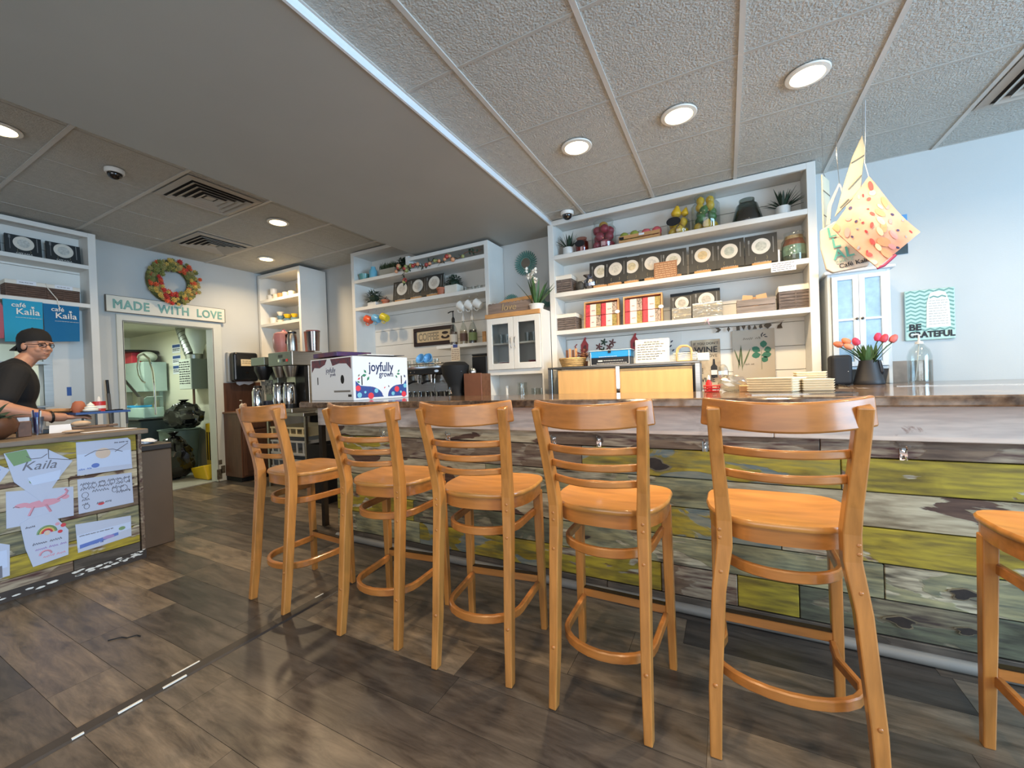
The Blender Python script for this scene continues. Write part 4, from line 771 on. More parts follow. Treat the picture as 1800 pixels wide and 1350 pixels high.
for cy, cz, r, m in ((.04, .092, .022, PRED), (.15, .03, .026, PRED), (.4, .075, .024, PRED), (.47, .03, .024, PRED), (.2, .068, .018, PAQ), (.05, .04, .02, PAQ), (.36, .04, .016, PAQ), (.485, .1, .018, PAQ), (.1, .06, .01, PAQ), (.44, .05, .01, PAQ)): side_print('flower_print', arc(cy, cz, r, r, 0, 2 * pi, 12)[:-1], m, .0006, .0011)
def pleaf(cy, cz, L, a, m):
    p = [(-L / 2, 0), (0, L * .26), (L / 2, 0), (0, -L * .26)]; side_print('leaf_print', [(cy + x * cos(a) - z * sin(a), cz + x * sin(a) + z * cos(a)) for x, z in p], m, .0006, .0003)
for cy, cz, L, a, m in ((.105, .22, .035, 2.2, PGR), (.095, .19, .045, .2, PGR), (.13, .165, .04, 1.0, PGR), (.425, .225, .03, .9, PGR), (.42, .2, .036, 0, PGR), (.40, .178, .03, 2.2, PGR), (.05, .165, .03, .6, PRED), (.045, .14, .03, -.4, PGR), (.05, .19, .026, 1.0, mat('print_olive', (120, 130, 110), .6)), (.45, .14, .025, 1.2, PRED), (.485, .18, .03, 2.0, NAVY), (.28, .09, .02, .8, PRED), (.32, .1, .02, 2.0, NAVY)): pleaf(cy, cz, L, a, m)
side_print('hand_slot', [(.07, .115), (.079, .115), (.079, .185), (.07, .185)], BLACKM); side_print('hand_slot', [(.445, .115), (.454, .115), (.454, .185), (.445, .185)], BLACKM)
text('joyfully', .105, NAVY, t, (.0004, .255, .222), (pi / 2, 0, pi / 2), sx=.78, off=.0016); text('grown', .062, NAVY, t, (.0004, .30, .178), (pi / 2, 0, pi / 2), sx=.85, off=.001)
# front (shaded) face prints
def front_print(name, poly, m, d=.0008): obj(name, G().prism([(x - WB, z) for x, z in poly], -.0002 - d, -.0002, 'xz'), m, t)
PGY = mat('print_plum', (70, 64, 78), .6, var=.5, vs=40, rgb2=(128, 60, 66))
front_print('floral_print', [(.02, .33), (.25, .33), (.22, .29), (.14, .265), (.06, .27), (.02, .23)], PGY); front_print('floral_print', [(.30, .33), (.58, .33), (.58, .24), (.52, .285), (.42, .29), (.33, .275)], PGY)
text('joyfully', .06, NAVY, t, (-WB + .3, -.0003, .222), sx=.8); text('grown', .035, NAVY, t, (-WB + .33, -.0003, .195), sx=.85)
front_print('hand_slot', arc(.46, .165, .024, .035, 0, 2 * pi, 12)[:-1], BLACKM); front_print('hand_slot', [(.1, .13), (.112, .13), (.112, .19), (.1, .19)], BLACKM); front_print('barcode', [(.34, .066), (.56, .066), (.56, .08), (.34, .08)], mat('print_grey', (120, 116, 110), .7)); front_print('mark', [(.53, .03), (.575, .03), (.575, .048), (.53, .048)], INK)
obj('open_flap', G().box(-WB, .02, HB, -.02, DB, HB + .004, Matrix.Rotation(.03, 4, 'X')), mat('flap_dark', (70, 66, 72), .7), t); obj('tape', G().box(-.14, .14, HB + .012, -.02, .4, HB + .02), WHITE, t)
t = thing('packaged_tray', 'flat purple packaged carton lying on top of the produce box', 'carton', (-2.86, 2.27, CT + HB + .018), R_(-8)); obj('carton', G().box(-.24, -.02, 0, .12, .3, .036), mat('purple_pack', (62, 54, 110), .3, var=.4, vs=8, rgb2=(110, 50, 52)), t, bev=.003); obj('wrap', G().box(-.241, -.021, .0365, .121, .301, .038), glass('film', (232, 230, 222), .45, .25), t)
# ------------------------------------------------------------------ hutch
t = thing('glass_hutch', 'white hutch with two glazed doors and a wooden top', 'cabinet', (-2.08, 3.45, .931)); HW = .60
obj('side_panel', G().box(0, 0, 0, .02, .2, .905), WHITE, t); obj('side_panel', G().box(HW - .015, 0, 0, HW, .2, .905), WHITE, t)
obj('top', G().box(-.004, -.012, .862, HW - .015, .2, .905), TAN, t, bev=.003); obj('back_panel', G().box(.02, .19, 0, HW - .015, .2, .862), mat('hutch_back', (196, 194, 188), .6), t); obj('bottom_rail', G().box(.02, .0, .31, HW - .015, .195, .36), WHITE, t); obj('inner_shelf', G().box(.02, .03, .605, HW - .015, .188, .62), WHITE, t)
for k, (a, b) in enumerate(((.022, .305), (.309, .584))):
    o = obj('door', merge([G().box(a, -.018, .362, a + .052, -.001, .858), G().box(b - .052, -.018, .362, b, -.001, .858), G().box(a + .052, -.018, .362, b - .052, -.001, .42), G().box(a + .052, -.018, .80, b - .052, -.001, .858)]), WHITE, t, bev=.002)
    obj('pane', G().box(a + .052, -.011, .42, b - .052, -.008, .80), GLSD, o); hx = .285 if k == 0 else .329
    obj('handle', G().tube([(hx, -.018, .56), (hx, -.04, .575), (hx, -.045, .615), (hx, -.04, .655), (hx, -.018, .67)], .004, 6), CHROME, o, smooth=True)
PLT = mat('plate_stack', (198, 190, 184), .4); PLT2 = mat('plate_red', (186, 70, 76), .4)
for k in range(5): tag(obj('plate', G().lathe([(0, 0), (.05, 0), (.075, .012), (.074, .014), (.048, .003), (0, .003)], 20), (PLT, PLT2)[k % 3 == 1], None, (-1.93, 3.56, 1.292 + .014 * k), smooth=True), 'plate in the stack behind the left hutch door', 'plate', 'plates behind the left hutch door')
for k in range(3): tag(obj('bowl', G().lathe([(0, 0), (.03, 0), (.062, .035), (.06, .036), (.028, .004), (0, .004)], 20), (PLT2, PLT, PLT2)[k], None, (-1.62, 3.56, 1.292 + .022 * k), smooth=True), 'bowl in the stack behind the right hutch door', 'bowl', 'bowls behind the right hutch door')
for k in range(4): tag(obj('tumbler', G().lathe([(0, 0), (.024, 0), (.03, .09), (.0275, .09), (.022, .006), (0, .006)], 14), GLS, None, (-1.97 + .066 * k + (.16 if k > 1 else 0), 3.55, 1.552), smooth=True), ('glass tumbler behind the left hutch door', 'glass tumbler behind the right hutch door')[k > 1], 'glass', ('tumblers behind the left hutch door', 'tumblers behind the right hutch door')[k > 1])
tag(obj('glass_pitcher', G().lathe([(0, 0), (.05, 0), (.06, .08), (.045, .2), (.05, .23), (.046, .23), (.04, .2), (.055, .08), (0, .006)], 20), GLS, None, (-1.75, 3.54, .9315), smooth=True), 'tall clear glass pitcher in the open base of the hutch', 'pitcher')
for k, x in enumerate((-1.63, -1.56)): tag(obj('tall_glass', G().lathe([(0, 0), (.026, 0), (.032, .17), (.029, .17), (.024, .006), (0, .006)], 16), GLS, None, (x, 3.56, .9315), smooth=True), ('tall drinking glass next to the pitcher', 'tall drinking glass at the right in the hutch base')[k], 'glass')
tag(obj('bud_vase', G().lathe([(0, 0), (.02, 0), (.024, .06), (.012, .13), (.016, .2), (.013, .2), (.009, .13), (.02, .06), (0, .006)], 16), CERAM, None, (-1.92, 3.54, .9315), smooth=True), 'slim pale vase in the open base of the hutch', 'vase')
t = thing('love_sign', 'scalloped wooden box sign reading love on top of the hutch', 'sign', (-1.845, 3.50, 1.8365))
sc = [(-.235, 0), (.235, 0), (.235, .1)]
for i in range(12): a = .235 - .47 * i / 12; sc += [(a - .01, .112), (a - .03, .112), (a - .039, .1)]
obj('board', G().prism(sc, 0, .02, 'xz'), mat('grey_driftwood', (134, 116, 104), .7, var=.3, vs=5, stretch=(1, 8, 8)), t); obj('rear_board', G().prism([(-.14, .02), (.235, .02), (.235, .15), (.1, .145), (-.06, .14), (-.14, .11)], .022, .05, 'xz'), TAN, t); text('love', .095, mat('love_letters', (176, 152, 112), .6), t, (.0, -.004, .03), ext=.003, shear=.15)
t = thing('orchid_plant', 'white flowering plant with strappy leaves in a white pot', 'plant', (-1.56, 3.52, 1.8365)); rr = random.Random(21)
obj('pot', G().lathe([(0, 0), (.06, 0), (.07, .045), (.074, .045), (.074, .055), (.062, .055), (.06, .045), (0, .04)], 22), CERAM, t, smooth=True)
for k in range(11):
    a = (-2.3 + k * .42) if k < 8 else rr.uniform(0, 6); e = rr.uniform(.75, 1.3); obj('leaf', G().leaf((.015 * cos(a), .015 * sin(a), .04), (cos(a) * cos(e), sin(a) * cos(e) * .5, sin(e)), rr.uniform(.22, .34), .03, bend=.1, n=5), GREEN, t, smooth=True)
for k, (dx, h) in enumerate(((-.055, .36), (-.02, .38), (.03, .26))):
    st = [(0, 0, .05), (dx * .3, 0, h * .5), (dx * .8, -.005, h * .85), (dx, -.01, h)]; obj('stalk', G().tube(st, .003, 5), GREEN, t)
    for q in range(3 if k < 2 else 2): c = Vector((dx + rr.uniform(-.035, .035), -.02, h + rr.uniform(-.045, .03))); obj('blossom', merge([G().leaf(c, (cos(a), -.35, sin(a)), .034, .026, n=3, bend=.1) for a in [q + 2 * pi * i / 5 for i in range(5)]] + [G().sph(c, .006, 6, 5)]), mat('petal_white', (232, 226, 214), .6), t, smooth=True)
MT = mat('sunburst_teal', (96, 142, 134), .5); MIR = mat('mirror', (205, 205, 200), .05, metal=1)
def sunburst(label, x, z, r, y=3.922):
    t = thing('sunburst_mirror', label, 'mirror', (x, y, z), 0, 'teal sunburst mirrors'); n = 30
    for i in range(n):
        a = 2 * pi * i / n; g = flatleaf(0, 0, r * .56, r * .115, 0, -.016, -.006); g.v = [((p[0] + r * .70) * cos(a) - p[2] * sin(a), p[1], (p[0] + r * .70) * sin(a) + p[2] * cos(a)) for p in g.v]; obj('petal', g, MT, t)
    obj('frame_ring', G().tube([(r * .44 * cos(2 * pi * i / 24), -.012, r * .44 * sin(2 * pi * i / 24)) for i in range(24)], r * .05, 6, closed=True, up=(0, 1, 0)), MT, t, smooth=True); obj('glass', G().disc(0, 0, r * .42, r * .42, -.012, -.006), MIR, t); obj('back_plate', G().disc(0, 0, r * .55, r * .55, -.005, -.001), mat('sunburst_dark', (66, 92, 88), .6), t)
sunburst('round teal sunburst mirror high on the wall above the hutch', -1.842, 2.42, .135); sunburst('round teal sunburst mirror half hidden behind the love sign', -2.03, 2.02, .1); sunburst('round teal sunburst mirror behind the flowering plant', -1.60, 2.02, .1)

# ------------------------------------------------------------------ coffee shelf goods
U1, U2 = 2.4955, 2.1555
tag(obj('teal_tumbler', G().lathe([(0, 0), (.05, 0), (.07, .085), (.064, .085), (.046, .006), (0, .006)], 20), mat('teal_glass', (104, 158, 152), .25), None, (-3.985, 3.70, U1), smooth=True), 'wide teal glass tumbler at the left of the upper coffee shelf', 'tumbler')
tag(obj('teal_cup', G().lathe([(0, 0), (.03, 0), (.035, .06), (.03, .06), (.027, .006), (0, .006)], 16), mat('dark_teal', (66, 100, 96), .3), None, (-3.90, 3.76, U1), smooth=True), 'small dark teal cup behind the blue vase', 'cup')
tag(obj('blue_vase', G().lathe([(0, 0), (.045, 0), (.05, .02), (.05, .105), (.03, .13), (.028, .155), (.024, .155), (.024, .13), (0, .12)], 20), mat('sky_blue', (118, 186, 208), .35), None, (-3.83, 3.70, U1), smooth=True), 'light blue bottle vase on the upper coffee shelf', 'vase')
def boxpot(w, d, h, m): return lambda t: obj('pot', G().box(-w / 2, -d / 2, 0, w / 2, d / 2, h), m, t, bev=.003)
def grassbox(label, x, y, z, w, d, h, gh, seed, m):
    rr = random.Random(seed); t = thing('grass_planter', label, 'plant', (x, y, z)); obj('planter', G().box(-w / 2, -d / 2, 0, w / 2, d / 2, h), m, t, bev=.003); g = G()
    for i in range(260): g.leaf((rr.uniform(-w / 2, w / 2) * .95, rr.uniform(-d / 2, d / 2) * .95, h - .003), (rr.uniform(-.25, .25), rr.uniform(-.25, .25), 1), gh * rr.uniform(.7, 1.1), .008, bend=.05, n=2)
    obj('grass', g, mat('moss_green', (60, 74, 42), .7, var=.3, vs=20), t)['kind'] = 'stuff'
grassbox('long planter of clipped grass on the upper coffee shelf', -3.60, 3.74, U1, .25, .1, .1, .085, 4, mat('planter_beige', (186, 178, 160), .6))
bushy('round dark green plant at the right of the clipped grass planter', -3.36, 3.74, U1, potl(.04, .055, .06, CERAM), .095, .12, 190, 6)
bushy('feathery dark green plant in white pot at the left of the mug shelf', -3.85, 3.72, U2, boxpot(.14, .1, .06, CERAM), .125, .115, 240, 7, lw=.012, ll=.05)
bushy('tiny terracotta pot with dried top beside the feathery plant', -3.655, 3.71, U2, potl(.03, .042, .068, TERRA, .02), .04, .075, 40, 8, mat('dried_leaf', (120, 78, 58), .8, var=.4, vs=20), lw=.01, ll=.025)
for k, (x, a) in enumerate(((-3.385, R_(4)), (-3.135, R_(3)), (-2.89, R_(2)))): book(('black cookbook at the left of three on the coffee shelf', 'black cookbook in the middle of three on the coffee shelf', 'black cookbook at the right of three on the coffee shelf')[k], x, 3.69 - .01 * k, U2, .258, .262, a, True, .14, (196, 186, 172))
bushy('small plain terracotta pot right of the coffee shelf cookbooks', -2.775, 3.665, U2, potl(.032, .043, .085, TERRA, .022), .03, .085, 25, 12, lw=.008, ll=.02)
bushy('mossy round plant in a white wooden box on the coffee shelf', -2.64, 3.72, U2, boxpot(.17, .12, .10, mat('white_slats', (224, 220, 208), .7, var=.1, vs=10)), .115, .135, 320, 13, lw=.016, ll=.025)
for k, x in enumerate((-2.47, -2.38, -2.29)): tag(obj('small_glass', G().lathe([(0, 0), (.025, 0), (.03, .055), (.027, .055), (.023, .005), (0, .005)], 14), GLS, None, (x, 3.70 + .02 * (k % 2), U2), smooth=True), ('short glass nearest the mossy box plant', 'short glass in the middle of three on the coffee shelf', 'short glass at the right end of the coffee shelf')[k], 'glass')
# fruit garland along the upper edge
t = thing('fruit_garland', 'artificial garland of small fruits and leaves trailing along the coffee shelf', 'garland', (0, 0, 0)); rr = random.Random(31)
vine = [(-3.34 + 1.15 * i / 24, 3.585, U1 + .012 + .02 * sin(i * 1.3) + .035 * max(0, (i - 16) / 8)) for i in range(25)] ; obj('vine', G().tube(vine, .004, 5), BRN, t)
drop = [(-3.22, 3.58, U1 + .01), (-3.21, 3.565, U1 - .04), (-3.205, 3.56, U1 - .1), (-3.21, 3.56, U1 - .15)]; obj('vine', G().tube(drop, .003, 5), BRN, t)
BERRY = [mat('berry_peach', (216, 150, 110), .4), mat('berry_green', (150, 150, 92), .4), mat('berry_red', (168, 66, 58), .4)]
for i in range(26):
    p = vine[rr.randrange(25)] if i < 23 else drop[rr.randrange(1, 4)]; r = rr.uniform(.016, .026); obj('fruit', G().sph((p[0] + rr.uniform(-.02, .02), p[1] - .01 + rr.uniform(-.01, .01), p[2] + rr.uniform(-.02, .03)), r, 10, 7), BERRY[i % 3], t, smooth=True)
for i in range(60):
    p = vine[rr.randrange(25)] if i < 48 else drop[rr.randrange(4)]; a = rr.uniform(0, 6.3); obj('leaf', G().leaf(p, (cos(a), -.4, sin(a) * .8), rr.uniform(.035, .06), .02, n=3, bend=.1), DGREEN, t)
# mugs on hooks
def hung(label, x, m, grp, big=1.0, ang=1.15, z=2.118):
    R = Matrix.Rotation(ang, 4, 'Y'); t = mug('hanging_mug', label, x, 3.665, z - .105 * big, m, .042 * big, .082 * big, R_(180), R @ Matrix.Translation((0, 0, -.04 * big)), grp); g = G().tube([(0, 0, .103 * big), (0, 0, .088 * big), (.012, 0, .078 * big), (.018, 0, .088 * big)], .0025, 5, up=(0, 1, 0)); obj('hook', g, CHROME, t); return t
for k, (lb, x, c) in enumerate((('orange mug hanging from the coffee shelf', -3.90, (226, 92, 54)), ('sky blue mug hanging from the coffee shelf', -3.765, (112, 176, 214)), ('yellow mug hanging from the coffee shelf', -3.63, (212, 192, 52)))): hung(lb, x, mat('mug_%d' % k, c, .3), 'coloured mugs on hooks', 1.12)
for k, x in enumerate((-2.505, -2.40, -2.295)): hung(('white mug hanging nearest the coloured mugs', 'white mug hanging in the middle of three', 'white mug hanging nearest the hutch')[k], x, CERAM, 'white mugs on hooks', 1.1, 1.0)
# framed COFFEE sign
t = thing('coffee_sign', 'dark framed sign reading COFFEE with a cup picture', 'sign', (-3.09, 3.885, 1.64)); FW, FH = .30, .222; DKW = mat('espresso_wood', (44, 28, 26), .4)
for a in ((-FW, 0, FW, .045), (-FW, FH - .045, FW, FH), (-FW, .045, -FW + .045, FH - .045), (FW - .045, .045, FW, FH - .045)): obj('frame_rail', G().box(a[0], 0, a[1], a[2], .022, a[3]), DKW, t, bev=.004)
obj('picture', G().box(-FW + .045, .014, .045, FW - .045, .02, FH - .045), mat('sign_paper', (208, 186, 150), .7, var=.1, vs=8), t); text('COFFEE', .125, DKW, t, (-.075, .013, .068), sx=.72, off=.002); text('COFFEE', .125, mat('coffee_inline', (222, 206, 176), .7), t, (-.072, .0118, .068), sx=.72, off=-.0035)
obj('saucer_picture', G().disc(.175, .092, .062, .024, .0125, .0138), DKW, t); obj('cup_picture', G().prism(arc(.175, .138, .046, .05, pi, 2 * pi, 10), .0105, .0122, 'xz'), mat('sign_paper', (208, 186, 150), .7), t); obj('coffee_picture', G().disc(.175, .138, .046, .017, .009, .0104), DKW, t)
# syrup bottles on the ledge
def syrup(label, x, y, liquid, pump, h=.285, r=.045, lab=None):
    t = thing('syrup_bottle', label, 'bottle', (x, y, 1.6005), 0, 'syrup pump bottles on the ledge')
    obj('glass_body', G().lathe([(0, 0), (r, 0), (r, h * .55), (r * .6, h * .72), (r * .32, h * .82), (r * .32, h), (r * .26, h), (r * .26, h * .82), (r * .55, h * .71), (r * .92, h * .55), (r * .92, .005), (0, .005)], 20), GLS, t, smooth=True)
    obj('syrup', G().lathe([(0, .006), (r * .9, .006), (r * .9, h * .52), (0, h * .52)], 18), liquid, t, smooth=True)
    obj('pump_collar', G().lathe([(r * .42, h - .03), (r * .42, h + .008), (r * .2, h + .03), (.006, h + .03), (.006, h + .09), (0, h + .09)], 14), pump, t, smooth=True); obj('pump_spout', G().tube([(.012, 0, h + .095), (-.03, -.005, h + .092), (-.062, -.008, h + .08)], .0065, 7), pump, t, smooth=True)
    if lab: obj('label', G().lathe([(r * 1.01, h * .12), (r * 1.02, h * .12), (r * 1.02, h * .42), (r * 1.01, h * .42)], 20), lab, t, smooth=True)
syrup('brown syrup bottle with black pump on the ledge', -2.68, 3.74, mat('syrup_brown', (96, 72, 58), .3), BLACK, lab=mat('label_cream', (196, 186, 170), .6)); syrup('clear syrup bottle with white pump on the ledge', -2.545, 3.74, mat('syrup_clear', (170, 150, 124), .3), CERAM, r=.042, lab=mat('label_dark', (84, 60, 50), .6)); syrup('dark syrup bottle with green label and white pump', -2.425, 3.74, mat('syrup_dark', (34, 28, 26), .3), CERAM, r=.046, lab=mat('label_green', (112, 132, 88), .6))
tag(obj('stirrer_box', G().box(-.02, -.02, 0, .02, .02, .12), TAN, None, (-2.28, 3.75, 1.6005)), 'small wooden stirrer box at the right of the syrup bottles', 'box')
t = thing('hanging_note', 'printed note taped to the bottle ledge above the grinder', 'note', (-2.605, 3.656, 1.42)); obj('sheet', G().box(-.058, 0, 0, .058, .0015, .165), mat('note_paper', (216, 200, 176), .8), t); obj('handwriting', merge([scribble(-.05, .048, .12 - .02 * i, -.0008, .006, 60 + i, .0013) for i in range(6)]), mat('note_ink', (120, 90, 74), .7), t); obj('blue_tape', G().box(-.03, -.001, .145, .03, -.0002, .178), mat('blue_tape', (60, 78, 140), .6), t)
# ------------------------------------------------------------------ espresso machine, grinder
BC = .9305
t = thing('espresso_machine', 'wide chrome and black espresso machine on the back worktop', 'coffee machine', (-2.80, 3.30, BC))
obj('body', G().box(-.40, .12, .08, .26, .42, .40), DSTEEL, t, bev=.01); obj('front_bar', G().box(-.42, .0, .345, .26, .12, .41), BLACK, t, bev=.008); obj('cup_rail', G().tube([(-.41, .01, .455), (.26, .01, .455), (.26, .4, .455), (-.41, .4, .455)], .007, 6, closed=True), CHROME, t); obj('top_tray', G().box(-.41, .01, .412, .26, .42, .43), CHROME, t)
obj('drip_tray', G().box(-.41, -.02, .05, .27, .3, .085), STEEL, t, bev=.004); obj('backsplash', G().box(-.39, .108, .09, .26, .118, .34), STEEL, t)
for x in (-.36, .22): obj('foot', G().cyl((x, .1, 0), (x, .1, .05), .02), BLACK, t)
for k in range(6): obj('button', G().sph((-.33 + .05 * k, -.003, .375), .007, 8, 6), CHROME, t)
for x in (-.28, -.08, .1):
    gh = obj('group_head', G().lathe([(.035, .30), (.04, .345), (.0, .345)], 18, (x, .05, 0)).lathe([(0, .262), (.03, .262), (.033, .30), (0, .30)], 18, (x, .05, 0)), CHROME, t, smooth=True); obj('portafilter', G().tube([(x, .03, .28), (x + .01, -.05, .275), (x + .015, -.12, .255)], .011, 8), BLACK, gh, smooth=True)
for x in (-.36, .2): obj('steam_wand', G().tube([(x, .0, .35), (x + .01, -.04, .3), (x, -.035, .15)], .005, 6), CHROME, t, smooth=True)
obj('badge', G().disc(.21, .378, .03, .012, -.004, -.0005), CHROME, t)
for k in range(9): tag(obj('shot_glass', G().lathe([(0, 0), (.02, 0), (.026, .075), (.0235, .075), (.018, .006), (0, .006)], 12), GLS, None, (-3.13 + .062 * k + (.0 if k < 3 else .0), 3.36 + .03 * (k % 2), BC + .4305), smooth=True), 'small glass standing on top of the espresso machine', 'glass', 'small glasses on the espresso machine')
for k, (x, z) in enumerate(((-2.78, 0), (-2.70, 0), (-2.74, .002))): tag(obj('blue_cup', G().lathe([(0, 0), (.028, 0), (.055, .05), (.05, .052), (.025, .006), (0, .006)], 18, (0, 0, 0), Matrix.Rotation(1.15, 4, 'X')), mat('cup_blue', (112, 176, 224), .3), None, (x, 3.32 + .025 * k, BC + .4935 + z), smooth=True), ('light blue cup on the espresso machine, left', 'light blue cup on the espresso machine, right', 'light blue cup behind the other two on the espresso machine')[k], 'cup')
for k in range(5): tag(obj('metal_pitcher', G().lathe([(0, 0), (.03, 0), (.032, .03), (.025, .065), (.028, .075), (.025, .075), (.022, .065), (.028, .03), (0, .005)], 16), CHROME, None, (-3.06 + .095 * k, 3.24, CT - .06 if 0 else BC + .0), smooth=True), 'small steel milk jug in front of the espresso machine', 'jug', 'steel milk jugs before the espresso machine')
for k in range(7): tag(obj('steel_cup', G().lathe([(0, 0), (.026, 0), (.03, .085), (.027, .085), (.024, .006), (0, .006)], 14), CHROME, None, (-2.98 + .07 * k + .03 * (k // 3), 3.33, BC + .0855), smooth=True), 'shiny steel cup on the espresso drip tray', 'cup', 'steel cups on the drip tray')
t = thing('coffee_grinder', 'black coffee grinder covered with a dark cloth bag', 'grinder', (-2.375, 3.32, BC))
obj('hopper', G().lathe([(.0, .46), (.10, .455), (.14, .42), (.13, .33), (.085, .24), (.07, .16), (.1, .1), (.1, .0), (0, 0)], 18), BLACKM, t, smooth=True); obj('spout', G().tube([(.0, -.09, .2), (.02, -.13, .17), (.03, -.135, .14)], .016, 8), CHROME, t, smooth=True); obj('dial', G().sph((.10, -.05, .36), .02, 10, 8), CHROME, t, smooth=True)
t = thing('knock_box', 'brown wooden knock box standing right of the grinder', 'box', (-2.145, 3.27, BC)); obj('front_board', G().box(-.1, 0, 0, .1, .014, .335), mat('knock_brown', (126, 80, 58), .5, var=.15, vs=5), t, bev=.003); obj('side_board', G().box(-.1, .0145, 0, -.086, .17, .33), BRN, t); obj('side_board', G().box(.086, .0145, 0, .1, .17, .33), BRN, t); obj('tamper', G().lathe([(0, .335), (.03, .335), (.034, .36), (.02, .385), (0, .39)], 16, (-.03, .06, 0)), CHROME, t, smooth=True)
t = thing('water_filter', 'black boxy water filter behind the knock box', 'appliance', (-2.15, 3.46, BC)); obj('housing', G().box(-.12, 0, 0, .06, .18, .515), BLACK, t, bev=.012, seg=2); obj('lid', G().box(-.12, 0, .516, .06, .18, .53), BLACKM, t, bev=.004)
# ------------------------------------------------------------------ corner coffee station
tag(obj('station_cabinet', merge([G().box(-5.0, 2.98, .86, -4.25, 3.62, .90)]), STEEL, bev=.003), 'stainless shelf top carrying the coffee brewer', 'worktop')
t = thing('rack_stand', 'open steel stand under the coffee brewer', 'stand', (-4.62, 3.0, 0))
for x in (-.36, .34): 
    for yy in (.0, .56): obj('upright', G().box(x, yy, 0, x + .03, yy + .03, .858), STEEL, t)
obj('rear_panel', G().box(-.36, .59, 0, .37, .6, .858), BLACKM, t); obj('rail', G().box(-.33, .0, .20, .34, .03, .23), STEEL, t)
def rackcrate(label, z, m, h):
    t = thing('glass_rack', label, 'crate', (-4.61, 3.01, z)); n = 6; w = .32
    obj('bottom', G().box(-w, 0, 0, w, .5, .01), m, t); obj('top_rim', G().box(-w, -.002, h - .02, w, .012, h), m, t); obj('low_rim', G().box(-w, -.002, .01, w, .012, .03), m, t); obj('rear_wall', G().box(-w, .488, .01, w, .5, h), m, t)
    for x in (-w, w - .012): obj('side_wall', G().box(x, .012, .01, x + .012, .488, h), m, t)
    for k in range(n): obj('bar', G().box(-w + .02 + k * (2 * w - .06) / (n - 1), 0, .03, -w + .04 + k * (2 * w - .06) / (n - 1), .01, h - .02), m, t)
for k, (z, c, h) in enumerate(((.62, (206, 190, 150), .11), (.40, (170, 170, 168), .17), (.232, (150, 150, 150), .12))): rackcrate(('beige glass rack at the top of the stand', 'grey glass rack in the middle of the stand', 'grey glass rack at the bottom of the stand')[k], z, mat('rack_%d' % k, c, .5), h)
tag(obj('black_bin', G().lathe([(0, 0), (.17, 0), (.19, .6), (.18, .6), (.16, .01), (0, .01)], 4, (0, 0, 0), None, pi / 4), BLACK, None, (-3.72, 2.86, .0)), 'square black bin under the free end of the bar', 'bin')
t = thing('coffee_brewer', 'stainless twin coffee brewer with steel filter baskets', 'coffee machine', (-4.665, 3.0, .901)); 
obj('head', G().box(-.225, 0, .555, .225, .40, .72), STEEL, t, bev=.006); obj('control_panel', G().box(-.22, -.006, .56, .2, -.0005, .712), mat('panel_green', (112, 120, 114), .25, metal=.5), t); obj('column', G().box(-.2, .2, .05, .225, .40, .555), STEEL, t, bev=.004); obj('base', G().box(-.225, -.03, 0, .225, .40, .05), STEEL, t, bev=.006); obj('black_side', G().box(.04, .155, .05, .215, .2, .545), BLACK, t)
for k, x in enumerate((-.03, .06, .12)): obj('switch', G().box(x, -.012, .60, x + .03, -.0065, .63), (CHROME, BLACK, RP)[k], t)
obj('display', G().box(-.03, -.009, .65, .05, -.0065, .685), BLACK, t)
for x in (-.125, .075): obj('filter_basket', G().lathe([(0, .42), (.055, .42), (.085, .525), (.09, .55), (0, .55)], 20, (x, .08, 0)), STEEL, t, smooth=True)
for k, x in enumerate((-4.80, -4.60)):
    t = thing('airpot', ('chrome thermal airpot under the left filter basket', 'chrome thermal airpot under the right filter basket')[k], 'airpot', (x, 3.06, .952)); obj('flask', G().lathe([(0, 0), (.07, 0), (.074, .02), (.074, .24), (.06, .28), (0, .28)], 22), CHROME, t, smooth=True); obj('base_band', G().lathe([(.0755, .0), (.077, .0), (.077, .05), (.0755, .05)], 22), BLACK, t, smooth=True); obj('lid', G().lathe([(.06, .281), (.055, .305), (0, .31)], 20), BLACK, t, smooth=True); obj('handle', G().tube([(.072, -.02, .24), (.105, -.03, .2), (.105, -.03, .1), (.074, -.02, .06)], .008, 6), BLACK, t, smooth=True)
t = thing('second_brewer', 'second coffee brewer with black server left of the steel one', 'coffee machine', (-5.12, 3.06, .901)); obj('tower', G().box(-.12, .1, 0, .14, .4, .66), mat('brewer_grey', (128, 134, 128), .35, metal=.6), t, bev=.006); obj('head', G().box(-.14, -.06, .58, .14, .1, .68), mat('panel_green', (112, 120, 114), .25, metal=.5), t, bev=.004); obj('funnel', G().lathe([(0, .40), (.05, .40), (.1, .52), (.1, .57), (0, .57)], 18, (.0, .01, 0)), BLACK, t, smooth=True); obj('tag_card', G().box(-.11, .088, .22, .02, .0995, .40), mat('tag_floral', (170, 164, 154), .7, var=.6, vs=40, rgb2=(60, 58, 60)), t); obj('blue_base', G().box(-.14, -.05, 0, .14, .098, .14), mat('base_blue', (58, 66, 86), .4), t, bev=.004)
t = thing('carafe', 'black-handled chrome carafe in front of the second brewer', 'carafe', (-5.05, 2.95, .905 if 0 else .9005)); obj('flask', G().lathe([(0, 0), (.06, 0), (.065, .02), (.065, .26), (.045, .3), (0, .3)], 20), CHROME, t, smooth=True); obj('handle', G().tube([(.06, -.02, .25), (.1, -.03, .2), (.1, -.03, .1), (.063, -.02, .06)], .008, 6), BLACK, t, smooth=True); obj('lid', G().lathe([(.046, .301), (.04, .33), (0, .335)], 16), BLACK, t, smooth=True)
BT = .901 + .7205
